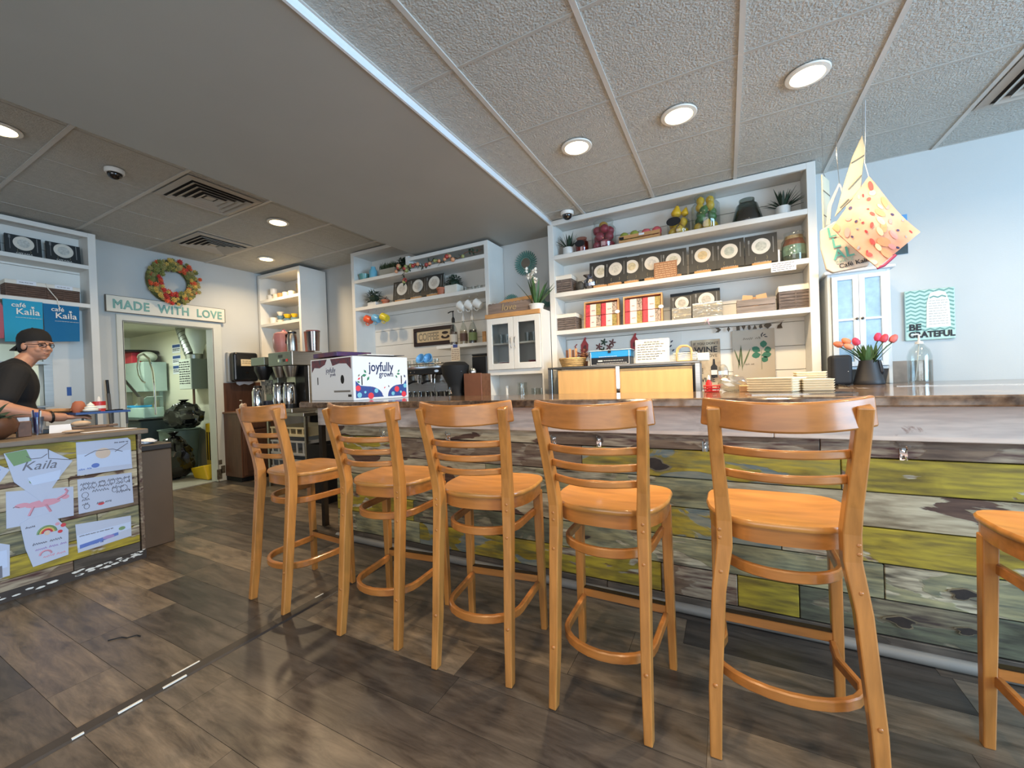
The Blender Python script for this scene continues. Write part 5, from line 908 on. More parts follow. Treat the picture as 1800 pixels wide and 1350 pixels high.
t = thing('ceramic_dispenser', 'pink and grey glazed round drink urn on the brewer', 'urn', (-4.79, 3.14, BT)); obj('body', G().lathe([(0, 0), (.1, 0), (.12, .06), (.125, .17), (.11, .235), (.08, .25), (0, .255)], 24), mat('pink_glaze', (176, 112, 116), .3, var=.35, vs=3, stretch=(1, 1, 2), rgb2=(150, 104, 98)), t, smooth=True); obj('lid_knob', G().lathe([(.05, .256), (.03, .262), (.012, .28), (.015, .29), (0, .292)], 16), mat('pink_lid', (190, 110, 120), .3), t, smooth=True)
t = thing('thermal_jug', 'brushed steel thermal jug with black lid on the brewer', 'jug', (-4.575, 3.10, BT)); obj('body', G().lathe([(0, 0), (.055, 0), (.06, .02), (.058, .16), (.045, .215), (0, .215)], 20), STEEL, t, smooth=True); obj('lid', G().lathe([(.047, .2155), (.05, .235), (.03, .25), (0, .252)], 18), BLACK, t, smooth=True); obj('handle', G().tube([(-.05, -.0, .22), (-.1, -.01, .21), (-.105, -.01, .12), (-.06, -.0, .07)], .01, 7), BLACK, t, smooth=True)
for k, (x, r, lb) in enumerate(((-4.42 + .0, .06, 'brown tinted plastic pitcher behind the clear one'), (-4.335 + .04, .075, 'clear plastic pitcher at the right corner of the brewer'))):
    if k == 1: loc = (-4.50 + .17, 3.2, BT)
    else: loc = (-4.45, 3.24, BT)
    t = thing('plastic_pitcher', lb, 'pitcher', loc); obj('body', G().lathe([(0, 0), (r * .86, 0), (r, .225), (r * .95, .225), (r * .8, .008), (0, .008)], 20), mat('tint_brown', (150, 96, 84), .2) if k == 0 else glass('tint_plastic', (206, 180, 172), .4, .1), t, smooth=True); obj('rim', G().lathe([(r * 1.0, .2255), (r * 1.04, .2255), (r * 1.04, .24), (r * .95, .24)], 20), mat('rim_brown', (120, 74, 70), .3), t, smooth=True)
# mugs on the narrow shelf
WM = mat('ivory_mug', (226, 218, 200), .3); YM = mat('yellow_bowl', (236, 190, 30), .35); BM = mat('blue_stripe', (96, 130, 150), .35)
for k, (x, m, z) in enumerate(((-5.78, CERAM, 2.4505), (-5.66, WM, 2.4505), (-5.55, TAN, 2.4505), (-5.44, WM, 2.4505), (-5.31, WM, 2.4505), (-5.72, CERAM, 2.536))): mug('stacked_mug', ('white mug at the left of the narrow shelf', 'ivory mug second from the left on the narrow shelf', 'tan mug in the row on the narrow shelf', 'ivory mug in the middle of the narrow shelf', 'ivory mug right of the middle on the narrow shelf', 'white mug stacked on top at the left of the narrow shelf')[k], x, 3.62, z, m, .047, .085, R_(30 * k), None, 'mugs on the narrow shelf')
tag(obj('tea_tin', G().box(-.05, -.05, 0, .05, .05, .16), mat('tin_black', (70, 66, 58), .4, var=.4, vs=12), None, (-5.10, 3.62, 2.4505), bev=.004), 'dark square tin at the right of the narrow top shelf', 'tin')
for k, (x, m, z, r) in enumerate(((-5.74, CERAM, 2.1105, .05), (-5.58, WM, 2.1105, .052), (-5.58, BM, 2.166, .05), (-5.58, WM, 2.222, .048), (-5.42, BM, 2.1105, .06), (-5.42, YM, 2.172, .058), (-5.27, BM, 2.1105, .05), (-5.27, YM, 2.165, .045))):
    tag(obj('small_bowl', G().lathe([(0, .0), (r * .6, 0), (r, .052), (r * .94, .053), (r * .55, .006), (0, .006)], 18) if k else G().lathe([(0, 0), (.045, 0), (.05, .1), (.045, .1), (.04, .01), (0, .01)], 18), m, None, (x, 3.62, z), smooth=True), ('white cup at the left of the lower narrow shelf', 'ivory bowl at the bottom of the left stack', 'blue bowl in the middle of the left stack', 'ivory bowl on top of the left stack', 'blue bowl under the large yellow bowl', 'large yellow bowl on the lower narrow shelf', 'blue bowl under the small yellow bowl', 'small yellow bowl on the lower narrow shelf')[k], 'bowl', 'bowls on the narrow shelf')
for k in range(2): tag(obj('clear_tumbler', G().lathe([(0, 0), (.03, 0), (.036, .11), (.033, .11), (.027, .008), (0, .008)], 16), GLS, None, (-5.14 + .085 * k, 3.61, 2.1105), smooth=True), ('clear tumbler next to the small yellow bowl', 'clear tumbler at the right end of the lower narrow shelf')[k], 'glass')

# ------------------------------------------------------------------ right of the display shelf
t = thing('wall_cabinet', 'slim white cabinet with two glazed doors on the granite counter', 'cabinet', (.655, 3.62, CT)); LB = mat('cabinet_white', (216, 224, 230), .45); FR = mat('frosted_pane', (150, 186, 216), .25, var=.12, vs=30); HH = .775
obj('carcass', merge([G().box(0, .0, 0, .02, .29, HH), G().box(.32, 0, 0, .34, .29, HH), G().box(.02, .0, HH - .02, .32, .29, HH), G().box(.02, .0, .1, .32, .29, .12), G().box(.02, .275, .12, .32, .285, HH - .02)]), LB, t, bev=.002); obj('crown', G().box(-.02, -.025, HH, .365, .3, HH + .02), LB, t, bev=.004)
for k, (a, b) in enumerate(((.022, .169), (.171, .318))):
    o = obj('door', merge([G().box(a, -.018, .122, a + .032, -.001, HH - .022), G().box(b - .032, -.018, .122, b, -.001, HH - .022), G().box(a + .032, -.018, .122, b - .032, -.001, .155), G().box(a + .032, -.018, HH - .05, b - .032, -.001, HH - .022), G().box(a + .032, -.018, .44, b - .032, -.001, .455)]), LB, t, bev=.0015)
    obj('pane', G().box(a + .032, -.011, .155, b - .032, -.008, .44), FR, o); obj('pane', G().box(a + .032, -.011, .455, b - .032, -.008, HH - .05), FR, o); obj('knob', G().sph((.155 if k == 0 else .185, -.026, .45), .009, 8, 6), DSTEEL, o)
obj('inner_shelf', G().box(.021, .03, .44, .319, .27, .455), LB, t)
t = thing('grateful_sign', 'teal chevron plaque reading BE GRATEFUL on the back wall', 'sign', (1.278, 3.905, 1.363)); obj('plaque', G().box(-.13, .0, 0, .13, .014, .355), mat('plaque_mint', (184, 212, 200), .55), t, bev=.006, seg=2); CHV = mat('chevron_teal', (112, 156, 146), .6)
for k in range(11):
    z = .072 + k * .027
    if z < .345: obj('chevron', G().band([(-.124 + .0496 * .5 * i, -.0006, z - .006 + (.012 if i % 2 else 0)) for i in range(11)], .0006, .011, up=(0, 0, 1)), CHV, t)
obj('tag_shape', G().prism([(-.02, .085), (.105, .085), (.1, .26), (.085, .315)] + arc(.042, .315, .043, .02, 0, pi, 8)[1:-1] + [(-.001, .315), (-.015, .26)], -.0026, -.0012, 'xz'), PRINTW, t); obj('fine_print', merge([scribble(-.005, .09, .27 - .018 * i, -.003, .004, 90 + i, .0006) for i in range(10)]), mat('faint_ink', (150, 150, 146), .7), t); obj('tag_chevron', G().band([(.0 + .021 * i, -.0032, .292 + (.01 if i % 2 else 0)) for i in range(5)], .0006, .01), CHV, t)
text('BE', .062, INK, t, (-.112, -.0022, .072), align='LEFT', off=.0022); text('GRATEFUL', .058, INK, t, (-.114, -.003, .02), align='LEFT', sx=.86, off=.0022)
tag(obj('stone_backsplash', G().box(1.02, 3.905, CT, 1.287, 3.924, 1.222), mat('stone', (142, 124, 108), .4, var=.25, vs=12)), 'short stone upstand on the wall behind the glass dispenser', 'backsplash')
t = thing('wall_poster', 'blue poster on the wall behind the hanging bags', 'poster', (1.10, 3.918, 1.99)); obj('sheet', G().box(-.1, 0, 0, .078, .005, .28), mat('poster_blue', (96, 158, 208), .6), t); obj('dark_strip', G().box(-.1, -.0012, 0, .078, -.0002, .07), mat('poster_dark', (50, 70, 78), .6, var=.4, vs=20), t)
t = thing('speaker', 'matte black rounded box speaker on the counter', 'speaker', (.678, 3.45, CT), R_(6)); obj('body', G().box(-.058, -.05, 0, .058, .05, .2), mat('speaker_cloth', (26, 27, 32), .7), t, bev=.022, seg=4); obj('status_light', G().sph((.03, -.051, .09), .0025, 6, 5), PRINTW, t); 
tag(obj('power_cord', G().tube([(.66, 3.39, CT + .004), (.67, 3.30, CT + .004), (.64, 3.22, CT + .004), (.66, 3.12, CT + .004), (.63, 3.05, CT + .004)], .004, 6), BLACK), 'black power cord trailing from the speaker across the granite', 'cord')
t = thing('tulip_vase', 'matte black boot-shaped vase on the counter', 'vase', (.825, 3.44, CT)); VB = mat('vase_black', (34, 34, 38), .5)
obj('body', G().lathe([(0, 0), (.078, 0), (.082, .01), (.076, .03), (.05, .14), (.048, .158), (.043, .158), (.045, .14), (.06, .05), (0, .02)], 24), VB, t, smooth=True); obj('spout', G().tube([(.045, -.02, .03), (.06, -.03, .08), (.048, -.015, .155)], .012, 8), VB, t, smooth=True)
for k, (dx, dz, c, tl) in enumerate(((-.145, .27, (226, 122, 84), -1.2), (-.105, .285, (232, 140, 96), -.9), (-.095, .25, (236, 158, 124), -1.0), (-.06, .275, (212, 64, 92), -.4), (.045, .295, (214, 62, 104), .1), (.115, .28, (218, 112, 104), .55), (.07, .285, (206, 70, 84), .4))):
    t = thing('tulip', ('orange tulip at the far left of the black vase', 'orange tulip second from the left in the black vase', 'pale orange tulip lowest on the left of the vase', 'red tulip left of the middle of the vase', 'bright pink tulip on the right of the vase', 'coral tulip at the far right of the black vase', 'red tulip tucked behind the pink one')[k], 'tulip', (.825, 3.44 - .006 * k, CT), 0, 'tulips in the black vase'); obj('stem', G().tube([(.006 * (k - 3), 0, .03), (dx * .25, 0, .17), (dx * .75, 0, dz - .04), (dx, 0, dz - .014)], .0035, 6), GREEN, t, smooth=True)
    R = Matrix.Rotation(tl, 4, 'Y'); obj('bloom', G().lathe([(0, -.02), (.016, -.014), (.022, .004), (.017, .024), (.008, .036), (0, .034)], 12, (dx, 0, dz), R), mat('tulip_%d' % k, c, .5, var=.2, vs=25), t, smooth=True)
    for q in (-1, 1): obj('leaf', G().leaf((dx * .12, 0, .12), (dx * 3 + q * .18, -.15 * q, .8), .16, .028, bend=.1, n=5), GREEN, t, smooth=True)
t = thing('glass_dispenser', 'clear domed glass bottle with a white pump on the counter', 'bottle', (1.11, 3.56, CT)); obj('glass_body', G().lathe([(0, 0), (.058, 0), (.06, .01), (.06, .17), (.048, .215), (.024, .245), (.02, .25), (.017, .25), (.02, .242), (.044, .21), (.055, .17), (.055, .012), (0, .008)], 26), GLS, t, smooth=True); obj('water', G().lathe([(0, .009), (.054, .013), (.054, .14), (0, .14)], 22), glass('water', (244, 246, 247), .05), t, smooth=True)
obj('pump', G().lathe([(.022, .251), (.02, .265), (.006, .27), (.005, .31), (0, .31)], 14), CERAM, t, smooth=True); obj('spout', G().tube([(.008, 0, .305), (-.012, -.004, .315), (-.04, -.01, .308)], .005, 6), CERAM, t, smooth=True); obj('dip_tube', G().tube([(0, 0, .25), (-.012, 0, .1), (-.022, 0, .015)], .003, 6), PRINTW, t)
# hanging bags
t = thing('floral_bag', 'printed floral cloth pouch with a pink edge hanging from the ceiling', 'bag', (.755, 2.98, 1.735)); FB = mat('floral_cloth', (214, 172, 148), .8, var=.14, vs=8, rgb2=(220, 150, 116))
# corner-hung square pouch: corners top, right, bottom, left
Cn = [(-.015, .52), (.192, .165), (.01, .0), (-.185, .265)]; n = 10; v = []; f = []
for s in (-1, 1):
    for i in range(n + 1):
        for j in range(n + 1):
            u, w_ = i / n, j / n; x = (1 - u) * ((1 - w_) * Cn[0][0] + w_ * Cn[1][0]) + u * ((1 - w_) * Cn[3][0] + w_ * Cn[2][0]); z = (1 - u) * ((1 - w_) * Cn[0][1] + w_ * Cn[1][1]) + u * ((1 - w_) * Cn[3][1] + w_ * Cn[2][1])
            x *= 1 - .10 * sin(pi * w_) * (1 - u) + .0; v.append((x, s * (.004 + .03 * sin(pi * u) * sin(pi * w_)) + .008 * sin(7 * u + 3 * w_), z))
for s in range(2):
    for i in range(n):
        for j in range(n): a = s * (n + 1) ** 2 + i * (n + 1) + j; q = (a, a + 1, a + n + 2, a + n + 1); f.append(q if s else q[::-1])
body = obj('pouch', G().add(v, f), FB, t, smooth=True, sharp=80)
rr = random.Random(17); PC = [((232, 84, 76), .026), ((234, 156, 110), .042), ((70, 62, 96), .014), ((176, 62, 66), .012), ((216, 206, 160), .03), ((232, 150, 140), .03), ((150, 150, 150), .014)]
def on_pouch(u, w_):
    u = min(max(u, 0), 1) * n; w_ = min(max(w_, 0), 1) * n; i, j = min(int(u), n - 1), min(int(w_), n - 1); fu, fw = u - i, w_ - j; q = lambda a, b: Vector(v[a * (n + 1) + b])
    return (q(i, j) * (1 - fu) + q(i + 1, j) * fu) * (1 - fw) + (q(i, j + 1) * (1 - fu) + q(i + 1, j + 1) * fu) * fw
for k in range(42):
    u, w_ = ((k % 6) + rr.uniform(.1, .9)) / 6, ((k // 6) + rr.uniform(.1, .9)) / 7; c, r = PC[(k * 3) % 7]; r *= rr.uniform(.7, 1.25) / .46; a = rr.uniform(0, 3)
    ring_ = [on_pouch(u + r * cos(2 * pi * i / 12) * cos(a) - r * .6 * sin(2 * pi * i / 12) * sin(a), w_ + r * cos(2 * pi * i / 12) * sin(a) + r * .6 * sin(2 * pi * i / 12) * cos(a)) for i in range(12)]; ce = on_pouch(u, w_)
    y0 = -.0015 - .0003 * (k % 6); obj('fruit_motif', G().add([p + Vector((0, y0, 0)) for p in ring_] + [p + Vector((0, y0 - .0008, 0)) for p in ring_] + [ce + Vector((0, y0 - .0012, 0))], [tuple(range(12))] + [(12 + i, 12 + (i + 1) % 12, 24) for i in range(12)] + [(i, (i + 1) % 12, 12 + (i + 1) % 12, 12 + i) for i in range(12)]), mat('motif_%d' % ((k * 3) % 7), c, .8), body)
obj('pink_edge', G().tube([(.01, 0, .0), (.04, 0, .01), (.09, 0, .06)], .008, 6), mat('edge_pink', (160, 46, 80), .7), t); obj('loop', G().tube([(-.015, 0, .52), (-.03, 0, .6), (-.025, .0, .72), (-.02, 0, .945)], .002, 5), mat('thread', (190, 196, 200), .5), t)
t = thing('canvas_tote', 'white canvas tote bag printed with teal letters hanging behind the floral pouch', 'bag', (.63, 3.08, 1.762)); CV = mat('canvas', (200, 190, 178), .85, var=.06, vs=10)
obj('bag_body', G().add([(-.075, -.012, .02), (-.045, -.015, -.005), (.12, -.015, .01), (.15, -.01, .1), (.13, -.006, .29), (-.03, -.006, .3), (-.1, -.008, .26), (-.1, -.008, .15)] + [(-.075, .02, .02), (-.045, .022, -.005), (.12, .022, .01), (.15, .02, .1), (.13, .012, .29), (-.03, .012, .3), (-.1, .012, .26), (-.1, .012, .15)], [tuple(range(7, -1, -1)), tuple(range(8, 16))] + [(i, (i + 1) % 8, 8 + (i + 1) % 8, 8 + i) for i in range(8)]), CV, t, bev=.006, seg=2)
obj('strap', G().band([(-.06, .0, .29), (-.05, .0, .4), (.0, .0, .52), (.03, 0, .4), (.06, 0, .29)], .018, .003, up=(0, 1, 0)), CV, t); obj('wire', G().tube([(.0, 0, .52), (-.01, 0, .7), (0, 0, .926)], .002, 5), CHROME, t)
for s, x, z, sz, m in (('L', -.045, .205, .085, TEAL), ('L', -.025, .14, .085, TEAL), ('AL', -.02, .07, .085, TEAL), ('SERVE', -.01, .045, .032, mat('sage', (150, 176, 164), .7)), ('Café Kaila', .005, .016, .036, INK)): text(s, sz, m, t, (x - .02, -.0165, z), (pi / 2, radians(-8), 0), align='LEFT', off=.0012 if sz > .05 else .0004)
def fold(label, loc, rz, w, h, m, lean):
    t = thing('cloth_panel', label, 'bag', loc, rz); R = Matrix.Rotation(lean, 4, 'Y'); g = G().box(-w / 2, -.004, 0, w / 2, .004, h); g.v = [tuple(R @ Vector(p)) for p in g.v]; o = obj('cloth', g, m, t, bev=.002)
    for z in (h * .3, h * .72): gg = G().box(-w / 2, -.006, z, w / 2, -.0042, z + .006); gg.v = [tuple(R @ Vector(p)) for p in gg.v]; obj('seam', gg, mat('seam', (120, 112, 96), .8), o)
    tp = R @ Vector((0, 0, h)); obj('wire', G().tube([tp, tp + Vector((0, .01, .04)), (tp.x, .01, 2.69 - loc[2])], .0018, 5), CHROME, t)
t = thing('cloth_panel', 'cream folded cloth with dark seams hung above the floral pouch', 'bag', (.66, 2.985, 2.05)); CC = mat('cream_cloth', (176, 168, 144), .85, var=.06, vs=6)
o = obj('cloth', G().prism([(.06, .445), (.072, .36), (.06, .27), (.045, .13), (-.03, .06), (-.075, .012), (-.06, .06), (-.026, .2), (.015, .34)], 0, .012, 'xz'), CC, t, bev=.003)
for z in ((.075, .33, .005, .30), (.06, .22, -.01, .155), (.0, .1, -.05, .06)): obj('seam', G().tube([(z[0] - .01, -.003, z[1]), (z[2], -.003, z[3])], .0025, 5), mat('seam', (120, 112, 96), .8), o)
obj('wire', G().tube([(.06, .006, .445), (.064, .006, .5), (.066, .006, .64)], .0018, 5), CHROME, t)
fold('smaller cream cloth hung behind the first folded cloth', (.585, 3.2, 2.02), R_(66), .14, .36, mat('cream_cloth2', (200, 196, 174), .85), .0)

# ------------------------------------------------------------------ till counter (left) with drawings
t = thing('till_counter', 'till counter front clad in yellow and green weathered boards', 'counter', (-3.74, 0, 0))
obj('carcass', G().box(-.70, -1.2, .02, -.03, 1.325, .895), BLACKM, t)
ICOL = [CH_K, CH_Y, CH_Y, CH_G, CH_G, CH_W, CH_G, CH_Y]; zz = [.004, .125, .25, .39, .52, .655, .78, .895]
for i in range(7):
    y0 = -1.2
    for y1 in ((.60, .98, 1.318), (.30, 1.318), (.45, 1.10, 1.318), (-.1, .93, 1.318), (.2, .975, 1.318), (.5, 1.05, 1.318), (.1, 1.318))[i]:
        m = (CH_K, CH_Y, CH_G, CH_G, CH_W, CH_W, CH_Y)[i] if random.random() < .75 else CH_B
        mm = bpy.data.materials.get(m.name + '_y') or chip_y(m)
        obj('board', G().box(-.028 + random.uniform(-.003, .003), y0 + .0015, zz[i] + .0015, .0, y1 - .0015, zz[i + 1] - .0015), mm, t, bev=.0025); y0 = y1
obj('corner_trim', G().box(-.70, 1.3255, 0, .004, 1.345, .895), CH_B, t, bev=.002); obj('kick_board', G().box(-.02, -1.2, .0, .006, 1.347, .062), mat('kick_dark', (58, 48, 42), .6, var=.3, vs=8), t)
rr = random.Random(5)
for k in range(34):
    y = 1.34 - (rr.random() ** 1.5) * .72; w = rr.uniform(.008, .032); z = .022 + rr.uniform(0, .034) + (.0 if y < 1.28 else .01)
    n = 7; obj('paint_chip', G().prism([(y + w * rr.uniform(.6, 1) * cos(2 * pi * i / n), z + w * .32 * rr.uniform(.5, 1) * sin(2 * pi * i / n)) for i in range(n)], .0062, .0075, 'yz'), WHITE, t)
top = tag(obj('till_worktop', G().box(-4.48, -1.25, .8955, -3.70, 1.375, .93), mat('worn_wood_top', (120, 104, 88), .5, var=.35, vs=3, stretch=(9, 1.2, 9)), bev=.006, seg=2), 'worn wooden worktop of the till counter', 'worktop')
XF = -3.7385
INKS = {'blue': mat('crayon_blue', (96, 120, 190), .8), 'grey': mat('crayon_grey', (110, 110, 122), .8), 'pink': mat('crayon_pink', (206, 150, 168), .8), 'red': mat('crayon_red', (200, 70, 80), .8), 'green': mat('crayon_green', (120, 150, 110), .8), 'yellow': mat('crayon_yellow', (214, 190, 120), .8), 'tan': mat('crayon_tan', (206, 186, 170), .8), 'pale': mat('crayon_pale', (190, 204, 232), .8), 'violet': mat('crayon_violet', (160, 140, 190), .8)}
DP = mat('drawing_paper', (182, 191, 214), .8)  # white sheets; the dim blue window light is put into the colour
def drawing(label, poly, paint, x=XF):
    # local frame: x' = along the counter (world y), z' up; faces +x
    cy = sum(p[0] for p in poly) / len(poly); z0 = min(p[1] for p in poly); t = thing('drawing', label, 'drawing', (x, cy, z0), pi / 2, 'children\'s drawings taped to the till counter')
    obj('sheet', G().prism([(p[0] - cy, p[1] - z0) for p in poly], -.0015, 0, 'xz'), DP, t)
    k = 0
    for col, kind, *a in paint:
        y1 = -.0018 - .0003 * (k % 5); k += 1
        if kind == 'blob': g = G().prism([(q[0] - cy, q[1] - z0) for q in arc(a[0], a[1], a[2], a[3], 0, 2 * pi, 14)[:-1]], y1 - .0004, y1, 'xz')
        elif kind == 'poly': g = G().prism([(q[0] - cy, q[1] - z0) for q in a[0]], y1 - .0004, y1, 'xz')
        elif kind == 'line': g = G().tube([(q[0] - cy, y1, q[1] - z0) for q in a[0]], a[1] if len(a) > 1 else .002, 4)
        else: g = scribble(a[0] - cy, a[1] - cy, a[2] - z0, y1, a[3], k + int(z0 * 100), .0016)
        obj('crayon_mark', g, INKS[col], t)
drawing('upper right drawing of a pale planet with ring', [(1.013, .664), (1.289, .657), (1.285, .858), (1.27, .876), (1.013, .881)], [('pale', 'poly', [(1.016, .70), (1.284, .69), (1.28, .79), (1.016, .80)]), ('tan', 'blob', 1.14, .79, .038, .035), ('grey', 'line', [(1.05, .785), (1.1, .812), (1.19, .81), (1.24, .785)]), ('grey', 'line', [(1.2, .79), (1.27, .84)]), ('blue', 'blob', 1.1, .715, .02, .015), ('blue', 'scr', 1.02, 1.08, .7, .008), ('grey', 'scr', 1.2, 1.27, .85, .006), ('pale', 'blob', 1.22, .72, .03, .02)])
drawing('middle right drawing of scribbled black figures', [(1.012, .416), (1.288, .415), (1.284, .628), (1.012, .641)], [('grey', 'line', arc(1.050, 0.590, 0.014, 0.017, 0, 2 * pi, 10), .0014), ('grey', 'line', arc(1.090, 0.585, 0.012, 0.014, 0, 2 * pi, 10), .0014), ('grey', 'line', arc(1.130, 0.590, 0.015, 0.018, 0, 2 * pi, 10), .0014), ('grey', 'line', arc(1.180, 0.588, 0.013, 0.016, 0, 2 * pi, 10), .0014), ('grey', 'line', arc(1.220, 0.590, 0.012, 0.014, 0, 2 * pi, 10), .0014), ('grey', 'line', arc(1.255, 0.585, 0.014, 0.017, 0, 2 * pi, 10), .0014), ('grey', 'line', arc(1.045, 0.530, 0.016, 0.019, 0, 2 * pi, 10), .0014), ('grey', 'line', arc(1.240, 0.530, 0.018, 0.022, 0, 2 * pi, 10), .0014), ('grey', 'line', arc(1.190, 0.530, 0.013, 0.016, 0, 2 * pi, 10), .0014), ('grey', 'line', arc(1.050, 0.455, 0.013, 0.016, 0, 2 * pi, 10), .0014), ('grey', 'scr', 1.025, 1.27, .60, .012), ('grey', 'scr', 1.025, 1.27, .57, .014), ('grey', 'scr', 1.08, 1.26, .545, .014), ('grey', 'scr', 1.03, 1.07, .50, .012), ('grey', 'scr', 1.2, 1.27, .51, .014), ('grey', 'scr', 1.03, 1.06, .47, .01), ('red', 'blob', 1.12, .455, .016, .01), ('grey', 'scr', 1.1, 1.17, .46, .009)])
drawing('lower right drawing of a blue sea', [(1.001, .167), (1.269, .184), (1.270, .327), (.994, .354)], [('pale', 'poly', [(.999, .20), (1.268, .24), (1.268, .285), (.998, .28)]), ('blue', 'poly', [(1.01, .19), (1.2, .215), (1.2, .235), (1.01, .215)]), ('violet', 'blob', 1.15, .22, .03, .012), ('green', 'blob', 1.22, .255, .018, .012), ('blue', 'scr', 1.03, 1.12, .2, .008), ('grey', 'scr', 1.01, 1.18, .27, .004)])
drawing('drawing cut like a diamond and signed Kaila', [(.714, .861), (.80, .872), (.884, .861), (.994, .767), (.942, .689), (.855, .537), (.748, .686)], [('green', 'poly', [(.718, .86), (.8, .87), (.82, .80), (.75, .78)]), ('grey', 'line', [(.80, .83), (.82, .81), (.86, .81), (.885, .83)]), ('grey', 'line', [(.89, .86), (.89, .80), (.985, .775)]), ('green', 'blob', .82, .675, .014, .014), ('pale', 'poly', [(.80, .70), (.94, .72), (.93, .66), (.82, .65)]), ('blue', 'blob', .87, .69, .01, .008)], XF + .0022)
text('Kaila', .075, INKS['grey'], [o for o in bpy.data.objects if o.get('label', '').endswith('signed Kaila')][0], (.0, -.0022, .205), (pi / 2, radians(4), 0), shear=.3)
drawing('drawing of a pink horse', [(.712, .422), (.989, .414), (.993, .60), (.716, .637)], [('pink', 'blob', .86, .53, .075, .022), ('pink', 'blob', .775, .54, .03, .014), ('pink', 'line', [(.82, .52), (.80, .47)], .006), ('pink', 'line', [(.87, .52), (.89, .47)], .006), ('pink', 'line', [(.92, .54), (.955, .56), (.965, .58), (.955, .595)], .006), ('pink', 'blob', .955, .545, .018, .014), ('grey', 'line', [(.74, .535), (.75, .54), (.765, .53)])])
drawing('rounded drawing with a rainbow and hearts', [(.763, .434), (.80, .455), (.88, .462), (.91, .429), (.962, .333), (.957, .175), (.807, .158), (.80, .19), (.78, .278)], [('green', 'line', arc(.87, .345, .038, .04, 0, pi, 10), .006), ('yellow', 'line', arc(.87, .345, .029, .03, 0, pi, 10), .005), ('red', 'line', arc(.87, .345, .02, .02, 0, pi, 10), .005), ('tan', 'blob', .87, .345, .012, .014), ('red', 'blob', .925, .335, .011, .01), ('red', 'blob', .94, .37, .012, .012), ('pink', 'blob', .915, .385, .01, .01), ('grey', 'scr', .81, .95, .29, .01), ('violet', 'scr', .82, .95, .255, .009), ('pink', 'line', arc(.86, .215, .024, .024, 0, pi, 8), .005), ('pink', 'scr', .85, .95, .2, .009), ('grey', 'scr', .785, .82, .40, .008)], XF + .0032)
drawing('drawing at the lower left edge with a black square', [(.60, .33), (.687, .346), (.722, .325), (.717, .147), (.60, .14)], [('pale', 'poly', [(.61, .3), (.71, .3), (.71, .2), (.61, .2)]), ('grey', 'poly', [(.64, .145), (.69, .147), (.69, .215), (.64, .215)])])
drawing('corner of a blue drawing at the left edge', [(.60, .81), (.699, .794), (.735, .763), (.697, .698), (.60, .69)], [('blue', 'line', [(.64, .72), (.70, .77)]), ('pale', 'poly', [(.61, .72), (.69, .72), (.69, .78), (.61, .78)])])
# things on the till counter
IT = .9305
t = thing('pen_cup', 'clear plastic cup of blue pens on the till counter', 'cup', (-4.12, .935, IT)); obj('cup', G().lathe([(0, 0), (.026, 0), (.034, .12), (.031, .12), (.023, .005), (0, .005)], 18), glass('cup_plastic', (225, 232, 240), .4), t, smooth=True)
for k in range(6): a = k * 1.05; tag(obj('pen', G().cyl((.011 * cos(a), .011 * sin(a), 0), (.02 * cos(a), .02 * sin(a), .145 + .008 * (k % 3)), .0042, n=8), (mat('pen_blue', (56, 96, 180), .4), WHITE, mat('pen_navy', (40, 52, 96), .4))[k % 3], None, (-4.12, .935, IT + .0065)), ('blue pen in the clear cup', 'white pen in the clear cup', 'navy pen in the clear cup')[k % 3], 'pen', 'pens in the clear cup')
t = thing('tent_card', 'small white folded tent card on the till counter', 'card', (-4.15, 1.05, IT), pi / 2 - .15); obj('front_leaf', G().add([(-.055, -.03, 0), (.055, -.03, 0), (.05, 0, .055), (-.05, 0, .055), (-.055, -.028, 0), (.055, -.028, 0), (.05, .002, .055), (-.05, .002, .055)], [(0, 1, 2, 3), (4, 7, 6, 5), (0, 4, 5, 1), (2, 6, 7, 3), (1, 5, 6, 2), (0, 3, 7, 4)]), PAPER, t); obj('rear_leaf', G().add([(-.055, .03, 0), (.055, .03, 0), (.05, .003, .055), (-.05, .003, .055), (-.055, .032, 0), (.055, .032, 0), (.05, .005, .055), (-.05, .005, .055)], [(0, 1, 2, 3), (4, 7, 6, 5), (0, 4, 5, 1), (2, 6, 7, 3), (1, 5, 6, 2), (0, 3, 7, 4)]), PAPER, t)
tag(obj('smooth_stone', G().sph((0, 0, .011), (.03, .055, .011), 14, 8), mat('stone_tan', (176, 152, 130), .6, var=.2, vs=20), None, (-3.95, 1.06, IT), smooth=True), 'flat oval tan stone on the till counter', 'stone')
tag(obj('black_stapler', G().prism([(-.05, 0), (.05, 0), (.05, .012), (.03, .03), (-.05, .034)], -.015, .015, 'yz'), BLACK, None, (-4.16, .985, IT), bev=.003), 'black stapler beside the pen cup', 'stapler')
tag(obj('receipt', G().box(-.035, -.14, 0, .035, .14, .002), PAPER, None, (-3.87, 1.22, IT), R_(3)), 'long white paper slip lying along the worktop edge', 'paper')
t = thing('wooden_board', 'grey wooden serving board on the till counter', 'board', (-4.38, 1.26, IT)); obj('board', G().prism([(-.05, -.1), (.05, -.1), (.05, .09), (.02, .11), (.014, .17), (-.014, .17), (-.02, .11), (-.05, .09)], 0, .018), mat('driftwood', (122, 100, 86), .6, var=.2, vs=6), t, bev=.004); 
tag(obj('bread_roll', G().sph((0, 0, .022), (.035, .055, .022), 14, 8), mat('bread', (206, 178, 148), .8, var=.15, vs=20), None, (-4.38, 1.22, IT + .0185), smooth=True), 'pale bread roll on the serving board', 'bread')
